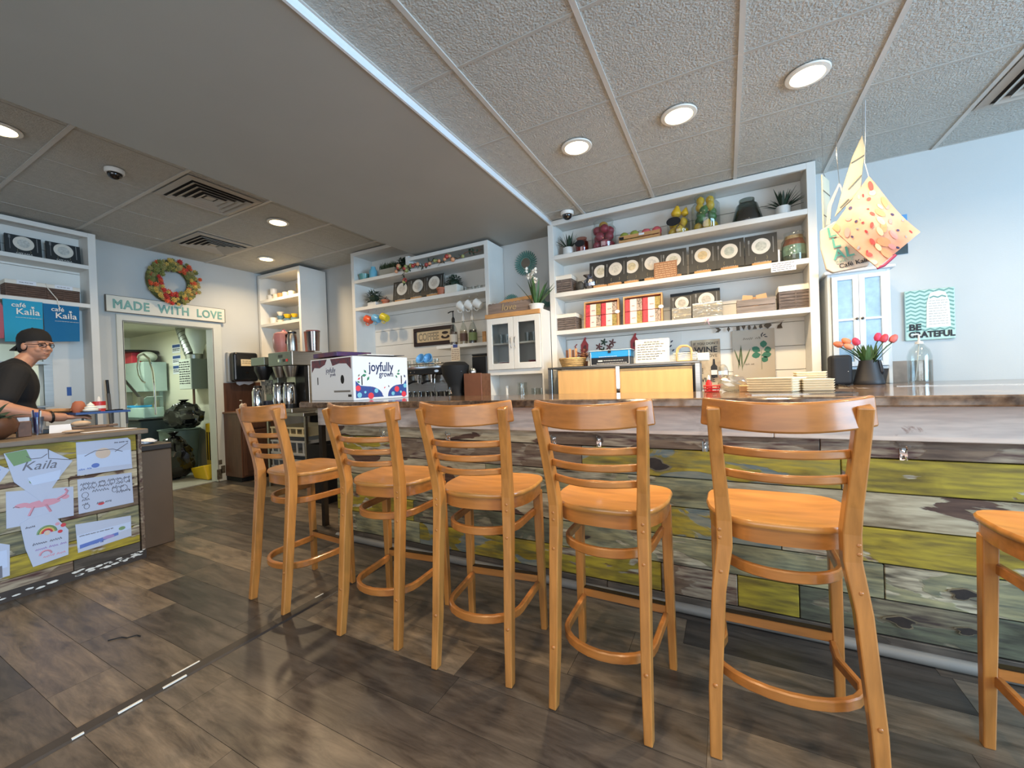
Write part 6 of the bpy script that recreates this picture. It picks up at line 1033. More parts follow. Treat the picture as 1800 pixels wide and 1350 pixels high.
t = thing('planter_bowl', 'round brown wooden bowl planter at the left of the till counter', 'planter', (-4.0, .72, IT)); obj('bowl', G().lathe([(0, 0), (.05, 0), (.1, .04), (.115, .09), (.1, .13), (.09, .13), (.1, .09), (.08, .04), (0, .02)], 26), mat('bowl_wood', (112, 72, 50), .4, var=.3, vs=5), t, smooth=True); obj('soil', G().lathe([(0, .1), (.098, .1), (.098, .105), (0, .105)], 18), mat('soil', (48, 36, 28), .9), t); rr = random.Random(44)
for k in range(12): a = -1 + k * .55; e = rr.uniform(.5, 1.2); obj('leaf', G().leaf((0, 0, .1), (cos(a) * cos(e), sin(a) * cos(e), sin(e)), rr.uniform(.15, .24), .05, bend=.35, n=5), DGREEN, t, smooth=True)
t = thing('card_holder', 'dark brown wooden card holder between the bowl and pen cup', 'holder', (-4.02, .855, IT)); obj('block', G().box(-.02, -.03, 0, .02, .03, .10), BRN, t, bev=.003); obj('slot_card', G().box(-.002, -.026, .101, .002, .026, .125), PAPER, t)
t = thing('waste_bin', 'brown square bin with dark swing lid beside the till counter', 'bin', (-4.05, 1.50, 0)); obj('body', G().box(-.14, -.1, 0, .12, .1, .74), mat('bin_brown', (106, 86, 68), .55, var=.12, vs=3), t, bev=.006); obj('lid', G().box(-.145, -.105, .741, .125, .105, .79), mat('bin_lid', (52, 44, 40), .5), t, bev=.008); 
t = thing('crumpled_paper', 'white crumpled paper and wrapper on the bin lid', 'paper', (-4.02, 1.48, .791)); g = G().sph((0, 0, .018), (.05, .06, .018), 10, 6); g.v = [(a + rr.uniform(-.008, .008), b + rr.uniform(-.008, .008), max(0, c + rr.uniform(-.006, .008))) for a, b, c in g.v]; obj('sheet', g, PAPER, t); obj('wrapper', G().box(-.06, -.01, 0, -.02, .05, .012), mat('wrapper', (170, 150, 130), .6), t)
# ------------------------------------------------------------------ left shelf goods
for k, (y, w) in enumerate(((1.03, .22), (1.28, .225), (1.54, .235))): book(('black cookbook cut off by the left edge on the till shelf', 'black cookbook, left of the pair on the till shelf', 'black cookbook nearest the right end of the till shelf')[k], -5.77, y, 2.5005, w, .20, pi / 2, False, .12, (190, 190, 184))
for k, (yc, w) in enumerate(((1.27, .25), (1.51, .22))):
    t = basket(('dark wicker basket with paper label, left of the pair on the till shelf', 'dark wicker basket with paper label, right of the pair on the till shelf')[k], -5.715, yc, 2.1105, w, .16, .15, True, pi / 2, WICK); obj('paper_label', G().box(-.06, -.008, .12, .06, -.006, .155), PAPER, t); obj('label_text', scribble(-.045, .045, .136, -.0085, .005, k, .001), INK, t)
tag(obj('ribbon_tie', G().tube([(-5.70, 1.39, 2.265), (-5.696, 1.40, 2.22), (-5.695, 1.43, 2.17), (-5.66, 1.45, 2.118), (-5.655, 1.46, 2.04)], .004, 5), LINEN), 'pale ribbon draped between the two dark baskets', 'ribbon')
def tee(label, y0, y1, col, zt=2.075, zb=1.70):
    t = thing('hanging_shirt', label, 'shirt', (-5.672, (y0 + y1) / 2, zb), pi / 2); w = (y1 - y0) / 2; h = zt - zb; n = 8; v = []; f = []
    for s in (0, 1):
        for i in range(n + 1):
            for j in range(n + 1): u = -1 + 2 * i / n; q = j / n; v.append((u * w * (1 - .03 * (1 - q)), -.004 - .006 * sin(u * 5 + q * 2) * (1 - q * .6) + s * .008, h * q + .01 * u * (1 - q)))
    for s in range(2):
        for i in range(n):
            for j in range(n): a = s * (n + 1) ** 2 + i * (n + 1) + j; q = (a, a + n + 1, a + n + 2, a + 1); f.append(q if not s else q[::-1])
    for i in range(n):
        for a, b in ((i * (n + 1), (i + 1) * (n + 1)), (i * (n + 1) + n, (i + 1) * (n + 1) + n), (i, i + 1), (n * (n + 1) + i, n * (n + 1) + i + 1)): f.append((a, b, b + (n + 1) ** 2, a + (n + 1) ** 2))
    obj('cloth', G().add(v, f), mat('shirt_' + str(col[0]), col, .85), t, smooth=True, sharp=60)
    text('café', .055, PRINTW, t, (-.03, -.0165, h - .065), off=.0006); text('Kaila', .076, PRINTW, t, (.025, -.0165, h - .13), off=.0008); obj('star_print', G().prism([(.055 + (.016 if i % 2 else .006) * cos(i * pi / 5 + .3), h - .062 + (.016 if i % 2 else .006) * sin(i * pi / 5 + .3)) for i in range(10)], -.017, -.0162, 'xz'), PRINTW, t); obj('small_print', scribble(-.05, .11, h - .16, -.0165, .003, 3, .0008), PRINTW, t)
tee('turquoise shop shirt hung below the till shelf', 1.115, 1.355, (40, 154, 190)); tee('deep blue shop shirt hung below the till shelf', 1.358, 1.60, (14, 102, 150), 2.068, 1.715)
tag(obj('red_shirt', G().add([(0, 0, 0), (0, .25, .03), (0, .26, .3), (0, .22, .38), (0, 0, .38), (-.012, 0, 0), (-.012, .25, .03), (-.012, .26, .3), (-.012, .22, .38), (-.012, 0, .38)], [(4, 3, 2, 1, 0), (5, 6, 7, 8, 9)] + [(i, (i + 1) % 5, 5 + (i + 1) % 5, 5 + i) for i in range(5)]), mat('faded_red', (170, 92, 104), .85), None, (-5.668, .865, 1.69)), 'faded red shirt hung at the far left below the till shelf', 'shirt')
tag(obj('masking_tape', G().box(-5.696 - .2095, 1.552, 1.19, -5.694 - .2095, 1.585, 1.278), mat('tape_blue', (52, 92, 160), .6)), 'strip of blue tape on the white panel behind the man', 'tape')
t = thing('broom_handle', 'black umbrella leaning on the wall beside the door', 'umbrella', (-5.86, 1.845, 0)); obj('canopy', G().tube([(.02, .03, .3), (.015, .02, .7), (0, .005, 1.2)], .016, 8), mat('grey_cloth', (88, 88, 90), .6), t, smooth=True); obj('handle', G().tube([(0, .005, 1.2), (-.005, 0, 1.345)], .013, 8), BLACK, t, smooth=True); obj('tip', G().cyl((.022, .034, 0), (.02, .03, .3), .008), BLACK, t)
# pass-through ledges and things behind
t = struct(obj('window_1', merge([G().box(-6.08, -1.0, 1.085, -5.82, 1.40, 1.10), G().box(-6.08, -1.0, 1.50, -5.80, 1.42, 1.525), G().box(-5.935, 1.40, 1.09, -5.90, 1.46, 1.72)]), STEEL), 'stainless ledges of the kitchen pass-through')
for k, (y, c) in enumerate(((.70, (220, 224, 226)), (.86, (60, 74, 88)), (1.0, (230, 230, 220)), (1.2, (150, 170, 150)), (1.3, (210, 206, 196)))): tag(obj('food_container', G().lathe([(0, 0), (.05, 0), (.06, .1), (.0, .1)], 16), mat('tub_%d' % k, c, .4), None, (-5.95, y, 1.5255 if k < 3 else 1.101), smooth=True), ('white tub on the pass-through shelf, left', 'navy tub on the pass-through shelf', 'cream tub on the pass-through shelf', 'pale green tub on the lower pass-through ledge', 'beige tub on the lower pass-through ledge')[k], 'tub')
# ------------------------------------------------------------------ left wall: wreath, sign, dispenser
t = thing('flower_wreath', 'round wreath of orange, yellow and green blooms above the doorway', 'wreath', (-5.925, 2.48, 2.515), pi / 2); rr = random.Random(77); obj('ring', G().tube([(.205 * cos(2 * pi * i / 28), -.035, .205 * sin(2 * pi * i / 28)) for i in range(28)], .06, 8, closed=True, up=(0, 1, 0)), mat('wreath_moss', (92, 96, 52), .8, var=.4, vs=20), t, smooth=True)
WC = [mat('bloom_orange', (212, 92, 52), .6, var=.3, vs=25), mat('bloom_yellow', (206, 172, 84), .6, var=.3, vs=25), mat('bloom_green', (128, 128, 66), .6, var=.3, vs=25), mat('bloom_olive', (158, 144, 86), .6, var=.3, vs=25), mat('bloom_red', (190, 52, 46), .6, var=.3, vs=25)]; _bl = []
for m in WC:
    g = G()
    for ring_, (n, L, e) in enumerate(((8, .036, .35), (6, .028, .8), (4, .018, 1.2))):
        for i in range(n): a = 2 * pi * i / n + ring_ * .4; g.leaf((0, 0, 0), (cos(a) * cos(e), -sin(e), sin(a) * cos(e)), L, .022, up=(0, -1, 0), bend=0, n=2)
    g.sph((0, -.012, 0), .011, 7, 5); o = obj('bloom', g, m, t, smooth=True); _bl.append(o)
for i in range(132):
    a = 2 * pi * i / 44 + rr.uniform(-.08, .08); r = (.16, .205, .25)[i // 44] + rr.uniform(-.02, .02); sector = int((a / (2 * pi) * 9)) % 9; k = rr.choice({0: (1, 0, 3, 2), 1: (0, 2, 4, 3), 2: (2, 3, 3, 1), 3: (3, 2, 0, 2), 4: (0, 2, 3, 4), 5: (1, 2, 4, 3), 6: (4, 0, 1, 4), 7: (1, 3, 2, 2), 8: (0, 3, 2, 1)}[sector])
    o = _bl[k] if i < 5 and i == k else _bl[k].copy()
    if o is not _bl[k]: COL.objects.link(o)
    o.parent = t; o.location = (r * cos(a), -.085 - .02 * rr.random(), r * sin(a)); s = rr.uniform(.6, 1.1); o.scale = (s, s, s)
for k in range(5): _bl[k].location = (.2 * cos(k * 1.3), -.095, .2 * sin(k * 1.3))
t = thing('love_banner', 'long white plank sign reading MADE WITH LOVE over the doorway', 'sign', (-5.9045, 2.457, 2.092), pi / 2); obj('plank', G().box(-.585, -.02, 0, .585, 0, .175), mat('sign_white', (222, 220, 208), .6, var=.06, vs=4), t); obj('edge_frame', merge([G().box(-.592, -.022, -.004, -.586, .0, .179), G().box(.586, -.022, -.004, .592, 0, .179), G().box(-.586, -.022, .1755, .586, 0, .179), G().box(-.586, -.022, -.004, .586, 0, -.0005)]), mat('sign_edge', (96, 92, 84), .6), t); [text(w_, .135, mat('sign_teal', (122, 170, 162), .6), t, (xx, -.0208, .041), sx=.84, space=1.1, bv=.0045) for w_, xx in (('MADE', -.375), ('WITH', .025), ('LOVE', .405))]
t = thing('towel_dispenser', 'black paper towel dispenser with a small cream label', 'dispenser', (-5.929, 3.22, 1.30), pi / 2); obj('back_case', G().box(-.168, -.06, .0, .168, 0, .40), mat('disp_grey', (176, 176, 172), .5), t, bev=.01, seg=2); obj('cover', G().box(-.16, -.19, .0, .16, -.061, .395), mat('disp_black', (20, 24, 30), .18, spec=.7), t, bev=.035, seg=4); obj('label', G().box(-.075, -.1925, .21, .08, -.1908, .30), mat('disp_label', (226, 210, 176), .7), t); obj('handwriting', merge([scribble(-.06, .065, .275 - .026 * i, -.193, .007, 50 + i, .0014) for i in range(2)]), INK, t); obj('logo', G().disc(.0, .12, .022, .008, -.1922, -.1908), DSTEEL, t); obj('paper_tail', G().add([(-.11, -.13, .0), (.11, -.13, .0), (.12, -.12, -.02), (.06, -.115, -.045), (0, -.11, -.03), (-.06, -.11, -.05), (-.1, -.12, -.03)] + [(-.11, -.126, .0), (.11, -.126, .0), (.12, -.116, -.02), (.06, -.111, -.045), (0, -.106, -.03), (-.06, -.106, -.05), (-.1, -.116, -.03)], [tuple(range(6, -1, -1)), tuple(range(7, 14))] + [(i, (i + 1) % 7, 7 + (i + 1) % 7, 7 + i) for i in range(7)]), PAPER, t)
t = thing('brown_cabinet', 'dark brown vanity cabinet with one door below the towel dispenser', 'cabinet', (-5.925, 3.20, 0), pi / 2); obj('body', G().box(-.21, -.40, .06, .28, 0, .88), BRNV, t); obj('plinth', G().box(-.2, -.36, 0, .28, 0, .0595), BLACKM, t); obj('counter_top', G().box(-.225, -.425, .8805, .29, 0, .905), BRN, t, bev=.003); obj('backsplash', G().box(-.22, -.014, .9055, .29, 0, 1.29), BRNV, t)
o = obj('door', G().box(-.195, -.42, .08, .1, -.401, .66), BRNV, t, bev=.004); obj('door_panel', G().box(-.15, -.426, .13, .055, -.4205, .61), BRNV, o, bev=.004); obj('drawer', G().box(-.195, -.42, .68, .1, -.401, .86), BRNV, t, bev=.004)
t = thing('soap_bottle', 'clear soap pump bottle on the brown cabinet', 'bottle', (-5.60, 3.06, .9055)); obj('body', G().lathe([(0, 0), (.028, 0), (.03, .08), (.012, .105), (0, .105)], 16), mat('soap_clear', (216, 206, 190), .2), t, smooth=True); obj('pump', G().tube([(0, 0, .105), (0, 0, .145), (.0, -.025, .148)], .006, 6), CERAM, t, smooth=True)
# ------------------------------------------------------------------ storeroom goods
t = thing('vent_duct', 'silver corrugated vent duct rising to the storeroom ceiling', 'duct', (0, 0, 0)); 
for i in range(15): p0 = Vector((-7.06, 3.2, 1.74)).lerp(Vector((-7.32, 3.2, 2.19)), i / 15); p1 = Vector((-7.06, 3.2, 1.74)).lerp(Vector((-7.32, 3.2, 2.19)), (i + .92) / 15); obj('duct_ring', G().cyl(p0, p1, .105 + .006 * (i % 2), n=18), mat('galvanised', (168, 172, 166), .35, metal=.85), t, smooth=True)
t = thing('water_heater', 'white wall-mounted water heater with printed instructions', 'heater', (-7.10, 3.1, 1.23)); obj('casing', G().box(-.185, 0, 0, .155, .215, .45), mat('heater_white', (206, 212, 200), .4), t, bev=.006); obj('grey_side', G().box(.1552, .01, .0, .165, .21, .45), mat('heater_grey', (110, 120, 112), .5), t); obj('instructions', merge([scribble(-.17, .13, .40 - .035 * i, -.0012, .012, i + 70, .0022) for i in range(10)]), INK, t); obj('flue', G().cyl((.04, .1, .45), (.04, .1, .515), .1, n=18), mat('galvanised', (168, 172, 166), .35, metal=.85), t, smooth=True); obj('pipe', G().cyl((0, .1, -.3), (0, .1, 0), .016, n=10), BRN, t)
tag(obj('funnel_flue', G().lathe([(.06, 0), (.06, .03), (.14, .28), (.14, .36)], 20), mat('flue_white', (206, 216, 204), .5), None, (-6.80, 3.14, 1.74), smooth=True), 'white funnel-shaped flue beside the silver duct', 'flue')
tag(obj('black_pipe', G().tube([(-6.95, 3.25, 2.19), (-6.95, 3.25, 2.06), (-6.94, 3.25, 2.0), (-6.78, 3.25, 1.98)], .022, 8), BLACK, smooth=True), 'bent black pipe under the storeroom ceiling', 'pipe')
for k, z in enumerate((1.90, 1.72, 1.56)): t = thing('safety_notice', ('top notice with blue header on the storeroom wall', 'middle notice on the storeroom wall', 'lowest notice on the storeroom wall')[k], 'notice', (-7.85, 3.316, z - .075)); obj('sheet', G().box(-.13, 0, 0, .13, .003, .145), PAPER, t); obj('header', G().box(-.12, -.0012, .09, .12, -.0002, .135), mat('notice_blue', (58, 84, 140), .6), t); obj('text_lines', merge([scribble(-.11, .11, .065 - .025 * i, -.001, .01, i + k, .002) for i in range(2)]), INK, t)
t = thing('steel_hood', 'pale steel splash hood on the storeroom wall', 'hood', (-8.6, 2.98, 1.22)); obj('panel', G().box(-.75, 0, 0, .5, .3, .47), mat('hood_steel', (168, 186, 176), .4), t, bev=.004); obj('support', G().box(.3, .26, -.3, .34, .3, -.0005), mat('hood_steel', (168, 186, 176), .4), t)
tag(obj('red_box', G().box(-.27, 0, 0, .2, .25, .17), mat('box_red', (206, 58, 70), .5), None, (-8.72, 2.99, 1.691), bev=.004), 'red box on top of the steel hood', 'box'); tag(obj('rubber_mat', G().lathe([(0, 0), (.3, 0), (.28, .035), (0, .05)], 20), BLACK, None, (-8.62, 3.10, 1.862), smooth=True), 'round black rubber mat resting on the red box', 'mat'); tag(obj('white_sack', G().sph((0, 0, .09), (.17, .12, .09), 12, 8), mat('sack', (196, 200, 180), .8, var=.2, vs=8), None, (-8.33, 3.12, 1.691), smooth=True), 'pale sack beside the red box', 'sack')
t = thing('spray_hose', 'curved steel spray hose over the storeroom sink', 'tap', (-8.0, 2.95, 0)); obj('hose', G().tube([(-.22, 0, 1.62), (-.15, 0, 1.78), (.0, 0, 1.80), (.18, 0, 1.72), (.28, 0, 1.52), (.31, 0, 1.3), (.32, 0, .86)], .015, 8), CHROME, t, smooth=True); obj('loop', G().tube([(-.22, 0, 1.62), (-.16, -.01, 1.48), (-.02, -.02, 1.38), (.06, -.02, 1.36)], .012, 8), CHROME, t, smooth=True)
t = thing('squeegee', 'dark long-handled squeegee leaning across the storeroom', 'squeegee', (0, 0, 0)); obj('pole', G().tube([(-8.42, 2.85, 1.42), (-7.75, 2.8, 1.12)], .02, 8), DSTEEL, t); obj('head', G().box(-7.8, 2.78, 1.02, -7.7, 2.82, 1.14), STEEL, t)
t = thing('sink_cabinet', 'dark sink unit under the steel hood', 'sink', (-8.4, 2.75, 0)); obj('unit', G().box(-.9, 0, 0, .75, .5, .78), mat('dark_teal_unit', (40, 50, 54), .5), t, bev=.01); obj('basin_rim', G().box(-.9, -.02, .781, .75, .5, .81), BLACK, t, bev=.006)
tag(obj('clear_tub', G().box(-.45, 0, 0, .42, .26, .16), mat('tub_clear', (184, 212, 204), .3), None, (-8.25, 2.86, .811), bev=.01), 'clear plastic tub on the dark sink unit', 'tub'); tag(obj('blue_tray', G().box(-.46, -.01, 0, .05, .27, .03), mat('lid_blue', (60, 160, 214), .4), None, (-8.3, 2.86, .972), bev=.006), 'bright blue tray on the clear tub', 'tray'); tag(obj('clear_sheet', G().box(-.2, 0, 0, .25, .2, .006, Matrix.Rotation(-.3, 4, 'Y')), mat('sheet_clear', (196, 214, 206), .3), None, (-8.0, 2.88, 1.06)), 'tilted clear plastic lid above the tub', 'lid')
BAG = mat('bin_bag', (14, 14, 16), .16, bump=1.0, bs=9, spec=.8)
def binbag(label, loc, r, seed, lean=0.0):
    rr = random.Random(seed); t = thing('bin_bag', label, 'bag', loc); g = G().sph((0, 0, r[2]), r, 26, 18); g.v = [(x * (1 + .12 * sin(9 * atan2(y, x) + z * 14)) * (1.12 - .35 * z / (2 * r[2])) + lean * z + rr.uniform(-.02, .02), y * (1 + .10 * sin(7 * atan2(y, x) - z * 11)) * (1.1 - .3 * z / (2 * r[2])) + rr.uniform(-.02, .02), max(0, z + rr.uniform(-.02, .02))) for x, y, z in g.v]; obj('sack', g, BAG, t, smooth=True, sharp=32)
    kx = lean * r[2] * 2; obj('knot', G().lathe([(.03, r[2] * 1.93), (.02, r[2] * 2.02), (.07, r[2] * 2.2), (.05, r[2] * 2.22), (0, r[2] * 2.03)], 9, (kx, 0, 0)), BAG, t, smooth=True)
binbag('full black bin bag standing on the storeroom floor', (-6.72, 2.76, .005), (.25, .22, .29), 1); binbag('shiny black bin bag piled on the grey waste bin', (-6.98, 3.0, .66), (.36, .2, .19), 2, .1)
tag(obj('grey_bin', G().lathe([(0, 0), (.2, 0), (.24, .62), (.26, .64), (.22, .64), (.18, .02), (0, .02)], 20), mat('bin_grey', (104, 120, 112), .5), None, (-7.22, 3.05, .005), smooth=True), 'round grey waste bin under the shiny bag', 'bin')
t = thing('mop_bucket', 'yellow wedge-shaped mop bucket on the storeroom floor', 'bucket', (-6.30, 2.98, .005)); YP = mat('bucket_yellow', (224, 186, 24), .4); obj('tub', G().add([(-.17, -.1, 0), (.17, -.1, 0), (.17, .1, 0), (-.17, .1, 0), (-.2, -.13, .14), (.14, -.13, .2), (.14, .13, .2), (-.2, .13, .14)], [(0, 1, 5, 4), (1, 2, 6, 5), (2, 3, 7, 6), (3, 0, 4, 7), (4, 5, 6, 7), (3, 2, 1, 0)]), YP, t, bev=.015, seg=2)
t = thing('mop_wringer', 'tall yellow mop wringer behind the yellow bucket', 'wringer', (-6.55, 3.18, .005)); obj('frame', G().box(-.1, -.06, 0, .14, .06, .72), YP, t, bev=.01); obj('grille', merge([G().box(-.06 + .06 * i, -.066, .2, -.04 + .06 * i, -.0605, .6) for i in range(3)]), BLACKM, t)
tag(obj('floor_cloth', G().sph((0, 0, .025), (.06, .09, .025), 10, 6), mat('cloth_red', (170, 64, 60), .8, var=.3, vs=12), None, (-5.75, 2.12, 0), smooth=True), 'crumpled red cloth on the floor beyond the brown bin', 'cloth')

# ------------------------------------------------------------------ man behind the till counter
def capsule(g, p0, p1, r0, r1, n=14):
    p0 = Vector(p0); p1 = Vector(p1); d = p1 - p0; L = d.length; m = d.to_track_quat('Z', 'Y').to_matrix().to_4x4()
    pr = [(r0 * cos(a), r0 * sin(a)) for a in [-pi / 2 + pi / 2 * i / 4 for i in range(5)]] + [(r1 * cos(a), L + r1 * sin(a)) for a in [pi / 2 * i / 4 for i in range(5)]]
    pr[0] = (0, -r0); pr[-1] = (0, L + r1); g.lathe(pr, n, p0, m)
def chain(g, pts, rs):
    for i in range(len(pts) - 1): capsule(g, pts[i], pts[i + 1], rs[i], rs[i + 1])
def fuse(name, g, m, parent, vox, smooth=4):
    o = obj(name, g, m, parent); r = o.modifiers.new('remesh', 'REMESH'); r.mode = 'VOXEL'; r.voxel_size = vox; r.use_smooth_shade = True
    s = o.modifiers.new('smooth', 'SMOOTH'); s.factor = .5; s.iterations = smooth; return o
man = thing('person', 'man in black cap, glasses and black T-shirt holding a tray', 'person', (-4.9, .9, 0))
O = Vector((-4.9, .9, 0))
def L3(x, y, z): return Vector((x, y, z)) - O
SKIN = mat('skin', (186, 134, 108), .5, var=.06, vs=20); SHIRT = mat('black_shirt', (20, 20, 23), .85, bump=.25, bs=14); HAIR = mat('black_hair', (24, 20, 20), .6)
Hc = L3(-4.9, 1.125, 1.598); Ff = Vector((.86, .50, -.08)).normalized(); Uu = Vector((.05, .02, 1)); Ss = Ff.cross(Uu).normalized(); Uu = Ss.cross(Ff).normalized()
HM = Matrix(((Ss.x, Ff.x, Uu.x), (Ss.y, Ff.y, Uu.y), (Ss.z, Ff.z, Uu.z))).to_4x4()
def hp(s, f, u): return Hc + Ss * s + Ff * f + Uu * u
b = G()
b.sph(hp(0, -.008, .02), (.074, .094, .098), 22, 16, HM); b.sph(hp(0, .022, -.045), (.064, .068, .070), 18, 12, HM); b.sph(hp(0, .062, -.092), (.022, .02, .018), 12, 8, HM)
for s in (-1, 1): b.sph(hp(s * .036, .062, -.028), (.026, .022, .026), 10, 8, HM); b.sph(hp(s * .076, -.012, -.012), (.011, .019, .03), 10, 8, HM); b.sph(hp(s * .03, .078, .028), (.03, .014, .012), 10, 8, HM)
chain(b, [hp(0, .085, .012), hp(0, .104, -.024)], [.009, .0135]); b.sph(hp(.011, .093, -.027), .008, 8, 6); b.sph(hp(-.011, .093, -.027), .008, 8, 6); b.sph(hp(0, .082, -.056), (.024, .012, .007), 10, 6, HM); b.sph(hp(0, .08, -.068), (.02, .012, .008), 10, 6, HM)
nk = L3(-4.9, 1.03, 1.43); chain(b, [hp(0, -.025, -.07), nk], [.055, .062])
b.sph(L3(-4.9, 1.0, 1.27), (.165, .115, .20), 20, 14); b.sph(L3(-4.9, .98, 1.05), (.15, .115, .16), 18, 12); b.sph(L3(-4.9, .88, .92), (.165, .11, .13), 18, 12)
capsule(b, L3(-5.05, .99, 1.375), L3(-4.75, .99, 1.375), .065, .065)
arms = {1: [L3(-4.715, .975, 1.365), L3(-4.60, .87, 1.115), L3(-4.56, 1.10, 1.03), L3(-4.565, 1.17, 1.022)], -1: [L3(-5.085, .985, 1.365), L3(-5.13, .97, 1.10), L3(-4.86, 1.20, 1.03), L3(-4.80, 1.25, 1.025)]}
for s, a in arms.items():
    chain(b, a, [.06, .052, .036, .033]); w = a[3]; d = (a[3] - a[2]).normalized(); sd = d.cross(Vector((0, 0, 1))).normalized()
    pc = w + d * .05; b.sph(pc, (.04, .048, .017), 14, 8, Matrix.Rotation(atan2(-d.x, d.y), 4, 'Z'))
    for k in range(4):
        o_ = (k - 1.5) * .0195; k0 = w + d * .085 + sd * o_; Lf = (.062, .074, .072, .056)[k]; k1 = k0 + d * Lf * .5 + Vector((0, 0, .004)); k2 = k1 + d * Lf * .34 + Vector((0, 0, -.006)); k3 = k2 + d * Lf * .25 + Vector((0, 0, -.008)); chain(b, [w + d * .045 + sd * o_ * .8, k0, k1, k2, k3], [.0115, .0105, .0095, .0088, .0075])
    tb = w + d * .025 - sd * .032 * s; chain(b, [tb, tb + d * .035 - sd * .02 * s + Vector((0, 0, .012)), tb + d * .065 - sd * .014 * s + Vector((0, 0, .02))], [.013, .0115, .009])
for s in (-1, 1): chain(b, [L3(-4.9 + s * .09, .88, .9), L3(-4.9 + s * .1, .9, .48), L3(-4.9 + s * .1, .87, .09)], [.088, .06, .042]); chain(b, [L3(-4.9 + s * .1, .85, .045), L3(-4.9 + s * .11, 1.04, .035)], [.04, .032])
fuse('body', b, SKIN, man, .0062, 3)
g = G(); g.sph(L3(-4.9, .998, 1.27), (.182, .135, .21), 20, 14); g.sph(L3(-4.9, .98, 1.06), (.168, .14, .18), 18, 12); g.sph(L3(-4.9, .885, .93), (.175, .122, .11), 18, 12); capsule(g, L3(-5.07, .985, 1.372), L3(-4.73, .985, 1.372), .074, .074); chain(g, [L3(-4.9, 1.0, 1.38), L3(-4.9, 1.022, 1.425)], [.1, .074])
for s, a in arms.items(): chain(g, [a[0], a[0].lerp(a[1], .72)], [.082, .07])
fuse('t_shirt', g, SHIRT, man, .009, 3)
g = G(); g.sph(L3(-4.9, .88, .88), (.172, .118, .12), 18, 12)
for s in (-1, 1): chain(g, [L3(-4.9 + s * .09, .88, .88), L3(-4.9 + s * .1, .9, .48), L3(-4.9 + s * .1, .87, .1)], [.098, .072, .058])
fuse('trousers', g, mat('dark_trousers', (32, 34, 40), .8), man, .012, 3)
for s in (-1, 1): obj('shoe', G().sph(L3(-4.9 + s * .105, .95, .045), (.05, .14, .045), 14, 8), BLACK, man, smooth=True)
# cap worn backwards
g = G(); pr = [(1.0, -.12), (1.0, .12), (.97, .35), (.86, .62), (.62, .86), (.3, .985), (0, 1.0)]; CM = HM @ Matrix.Rotation(radians(14), 4, 'X') @ Matrix.Diagonal((.084, .108, .104, 1)); g.lathe(pr, 26, hp(0, -.012, .034), CM)
cap = obj('cap', g, mat('cap_black', (17, 17, 19), .85), man, smooth=True); vb = []
for i in range(9):
    a = -1.15 + 2.3 * i / 8; vb += [hp(.080 * sin(a), -.014 - .100 * cos(a), .004), hp(.082 * sin(a) * .95, -.016 - .100 * cos(a) - .065 * cos(a), -.045)]
vb2 = [p + Vector((0, 0, -.005)) for p in vb]; n2 = len(vb); ff = []
for i in range(8): a = 2 * i; ff += [(a, a + 1, a + 3, a + 2), (n2 + a, n2 + a + 2, n2 + a + 3, n2 + a + 1), (a, a + 2, n2 + a + 2, n2 + a), (a + 1, n2 + a + 1, n2 + a + 3, a + 3)]
ff += [(0, n2, n2 + 1, 1), (n2 - 2, n2 - 1, 2 * n2 - 1, 2 * n2 - 2)]; obj('bill', G().add(vb + vb2, ff), mat('cap_black', (17, 17, 19), .85), cap, smooth=True); obj('button', G().sph(hp(0, -.03, .137), .008, 8, 6), mat('cap_black', (17, 17, 19), .85), cap)
obj('hair', merge([G().sph(hp(s * .066, -.03, .0), (.014, .045, .05), 10, 8, HM) for s in (-1, 1)] + [G().sph(hp(0, -.075, -.03), (.062, .032, .045), 12, 8, HM)]), HAIR, man, smooth=True)
for s in (-1, 1):
    obj('eye', G().sph(hp(s * .031, .0775, .006), (.0125, .006, .006), 10, 7, HM), mat('eye_dark', (34, 24, 22), .2), man, smooth=True); obj('eyebrow', G().tube([hp(s * .014, .087, .024), hp(s * .032, .087, .03), hp(s * .05, .076, .025)], .0032, 5), HAIR, man, smooth=True)
gl = obj('glasses', merge([G().tube([hp(s * (.033 + .024 * cos(q)), .094 - .012 * abs(cos(q)) * (1 if cos(q) > 0 else .2), .006 + .0175 * sin(q)) for q in [2 * pi * i / 14 for i in range(14)]], .0024, 5, closed=True) for s in (-1, 1)] + [G().tube([hp(-.01, .095, .01), hp(0, .098, .012), hp(.01, .095, .01)], .0022, 5)] + [G().tube([hp(s * .056, .084, .01), hp(s * .076, .03, .008), hp(s * .08, -.02, .002)], .0022, 5) for s in (-1, 1)]), mat('frame_brown', (44, 28, 24), .3), man, smooth=True)
obj('mouth', G().tube([hp(.03, .073, -.054), hp(.016, .085, -.0605), hp(0, .0895, -.0625), hp(-.016, .085, -.0605), hp(-.03, .073, -.054)], .0032, 6, scale=[.4, 1, 1.2, 1, .4]), mat('lips', (132, 66, 60), .5), man, smooth=True)
wr = arms[1][2]; wd = (arms[1][3] - arms[1][2]).normalized(); obj('watch', G().tube([wr + wd * .01 + (Vector((0, 0, 1)) * cos(q) + wd.cross(Vector((0, 0, 1))) * sin(q)) * .039 for q in [2 * pi * i / 14 for i in range(14)]], .008, 6, closed=True, up=tuple(wd)), BLACK, man, smooth=True)
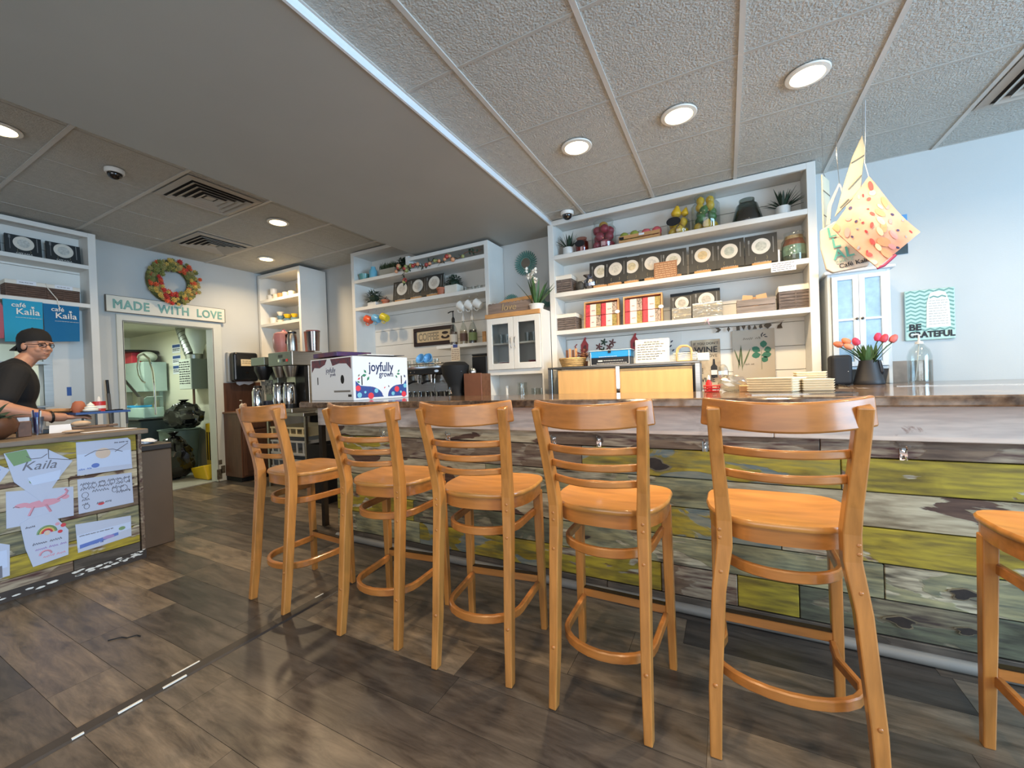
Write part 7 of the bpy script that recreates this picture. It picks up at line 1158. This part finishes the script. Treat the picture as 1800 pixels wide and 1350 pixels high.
# tray and what it carries
t = thing('serving_tray', 'blue-edged metal tray held over the till counter', 'tray', (-4.66, 1.36, 1.034)); obj('base', G().box(-.16, -.13, 0, .16, .19, .006), STEEL, t); 
for a in ((-.165, -.135, .165, -.13), (-.165, .19, .165, .195), (-.165, -.13, -.16, .19), (.16, -.13, .165, .19)): obj('rim', G().box(a[0], a[1], 0, a[2], a[3], .018), mat('tray_blue', (52, 84, 140), .4), t)
for x, y in ((.14, .17), (.14, -.02), (-.14, .17), (-.14, -.02)): obj('foot', G().box(x, y, -.098, x + .012, y + .012, -.0005), DSTEEL, t)
TZ = 1.0405
t = thing('cream_dessert', 'swirl of white cream on a dark dish on the tray', 'dessert', (-4.6, 1.34, TZ)); obj('dish', G().lathe([(0, 0), (.05, 0), (.062, .016), (0, .016)], 18), BLACK, t, smooth=True); obj('cream', G().lathe([(.045, .0165), (.048, .028), (.034, .036), (.038, .048), (.022, .056), (.024, .066), (.008, .08), (0, .09)], 16), mat('whipped_cream', (238, 236, 228), .5), t, smooth=True)
tag(obj('terracotta_jar', G().lathe([(0, 0), (.035, 0), (.045, .04), (.035, .085), (.02, .1), (0, .1)], 18), TERRA, None, (-4.74, 1.31, TZ), smooth=True), 'round terracotta jar on the tray', 'jar')
t = thing('red_tub', 'red labelled tub with a white pump on the tray', 'tub', (-4.76, 1.44, TZ)); obj('body', G().lathe([(0, 0), (.042, 0), (.042, .09), (0, .09)], 18), mat('tub_red', (196, 52, 52), .4), t, smooth=True); obj('cap', G().lathe([(.014, .0905), (.01, .12), (0, .135)], 12), CERAM, t, smooth=True); obj('band', G().lathe([(.0425, .03), (.0435, .03), (.0435, .055), (.0425, .055)], 18), PRINTW, t)
for k, (x, y) in enumerate(((-4.56, 1.45), (-4.58, 1.51), (-4.62, 1.53))): tag(obj('dark_ramekin', G().lathe([(0, 0), (.025, 0), (.03, .018), (.026, .018), (0, .01)], 14), BLACK, None, (x - .01 * k, y - .005, TZ), smooth=True), ('small black ramekin next to the cream', 'small black ramekin in the middle of the tray edge', 'small black ramekin at the far end of the tray')[k], 'ramekin')
tag(obj('pancake_plate', merge([G().lathe([(0, 0), (.08, 0), (.12, .014), (.0, .014)], 22), G().lathe([(0, .0145), (.075, .0145), (.08, .03), (0, .035)], 18)]), mat('pancake', (206, 160, 108), .7, var=.2, vs=15), None, (-4.83, 1.21, 1.052), smooth=True), 'plate of golden food on the tray near his hand', 'plate')
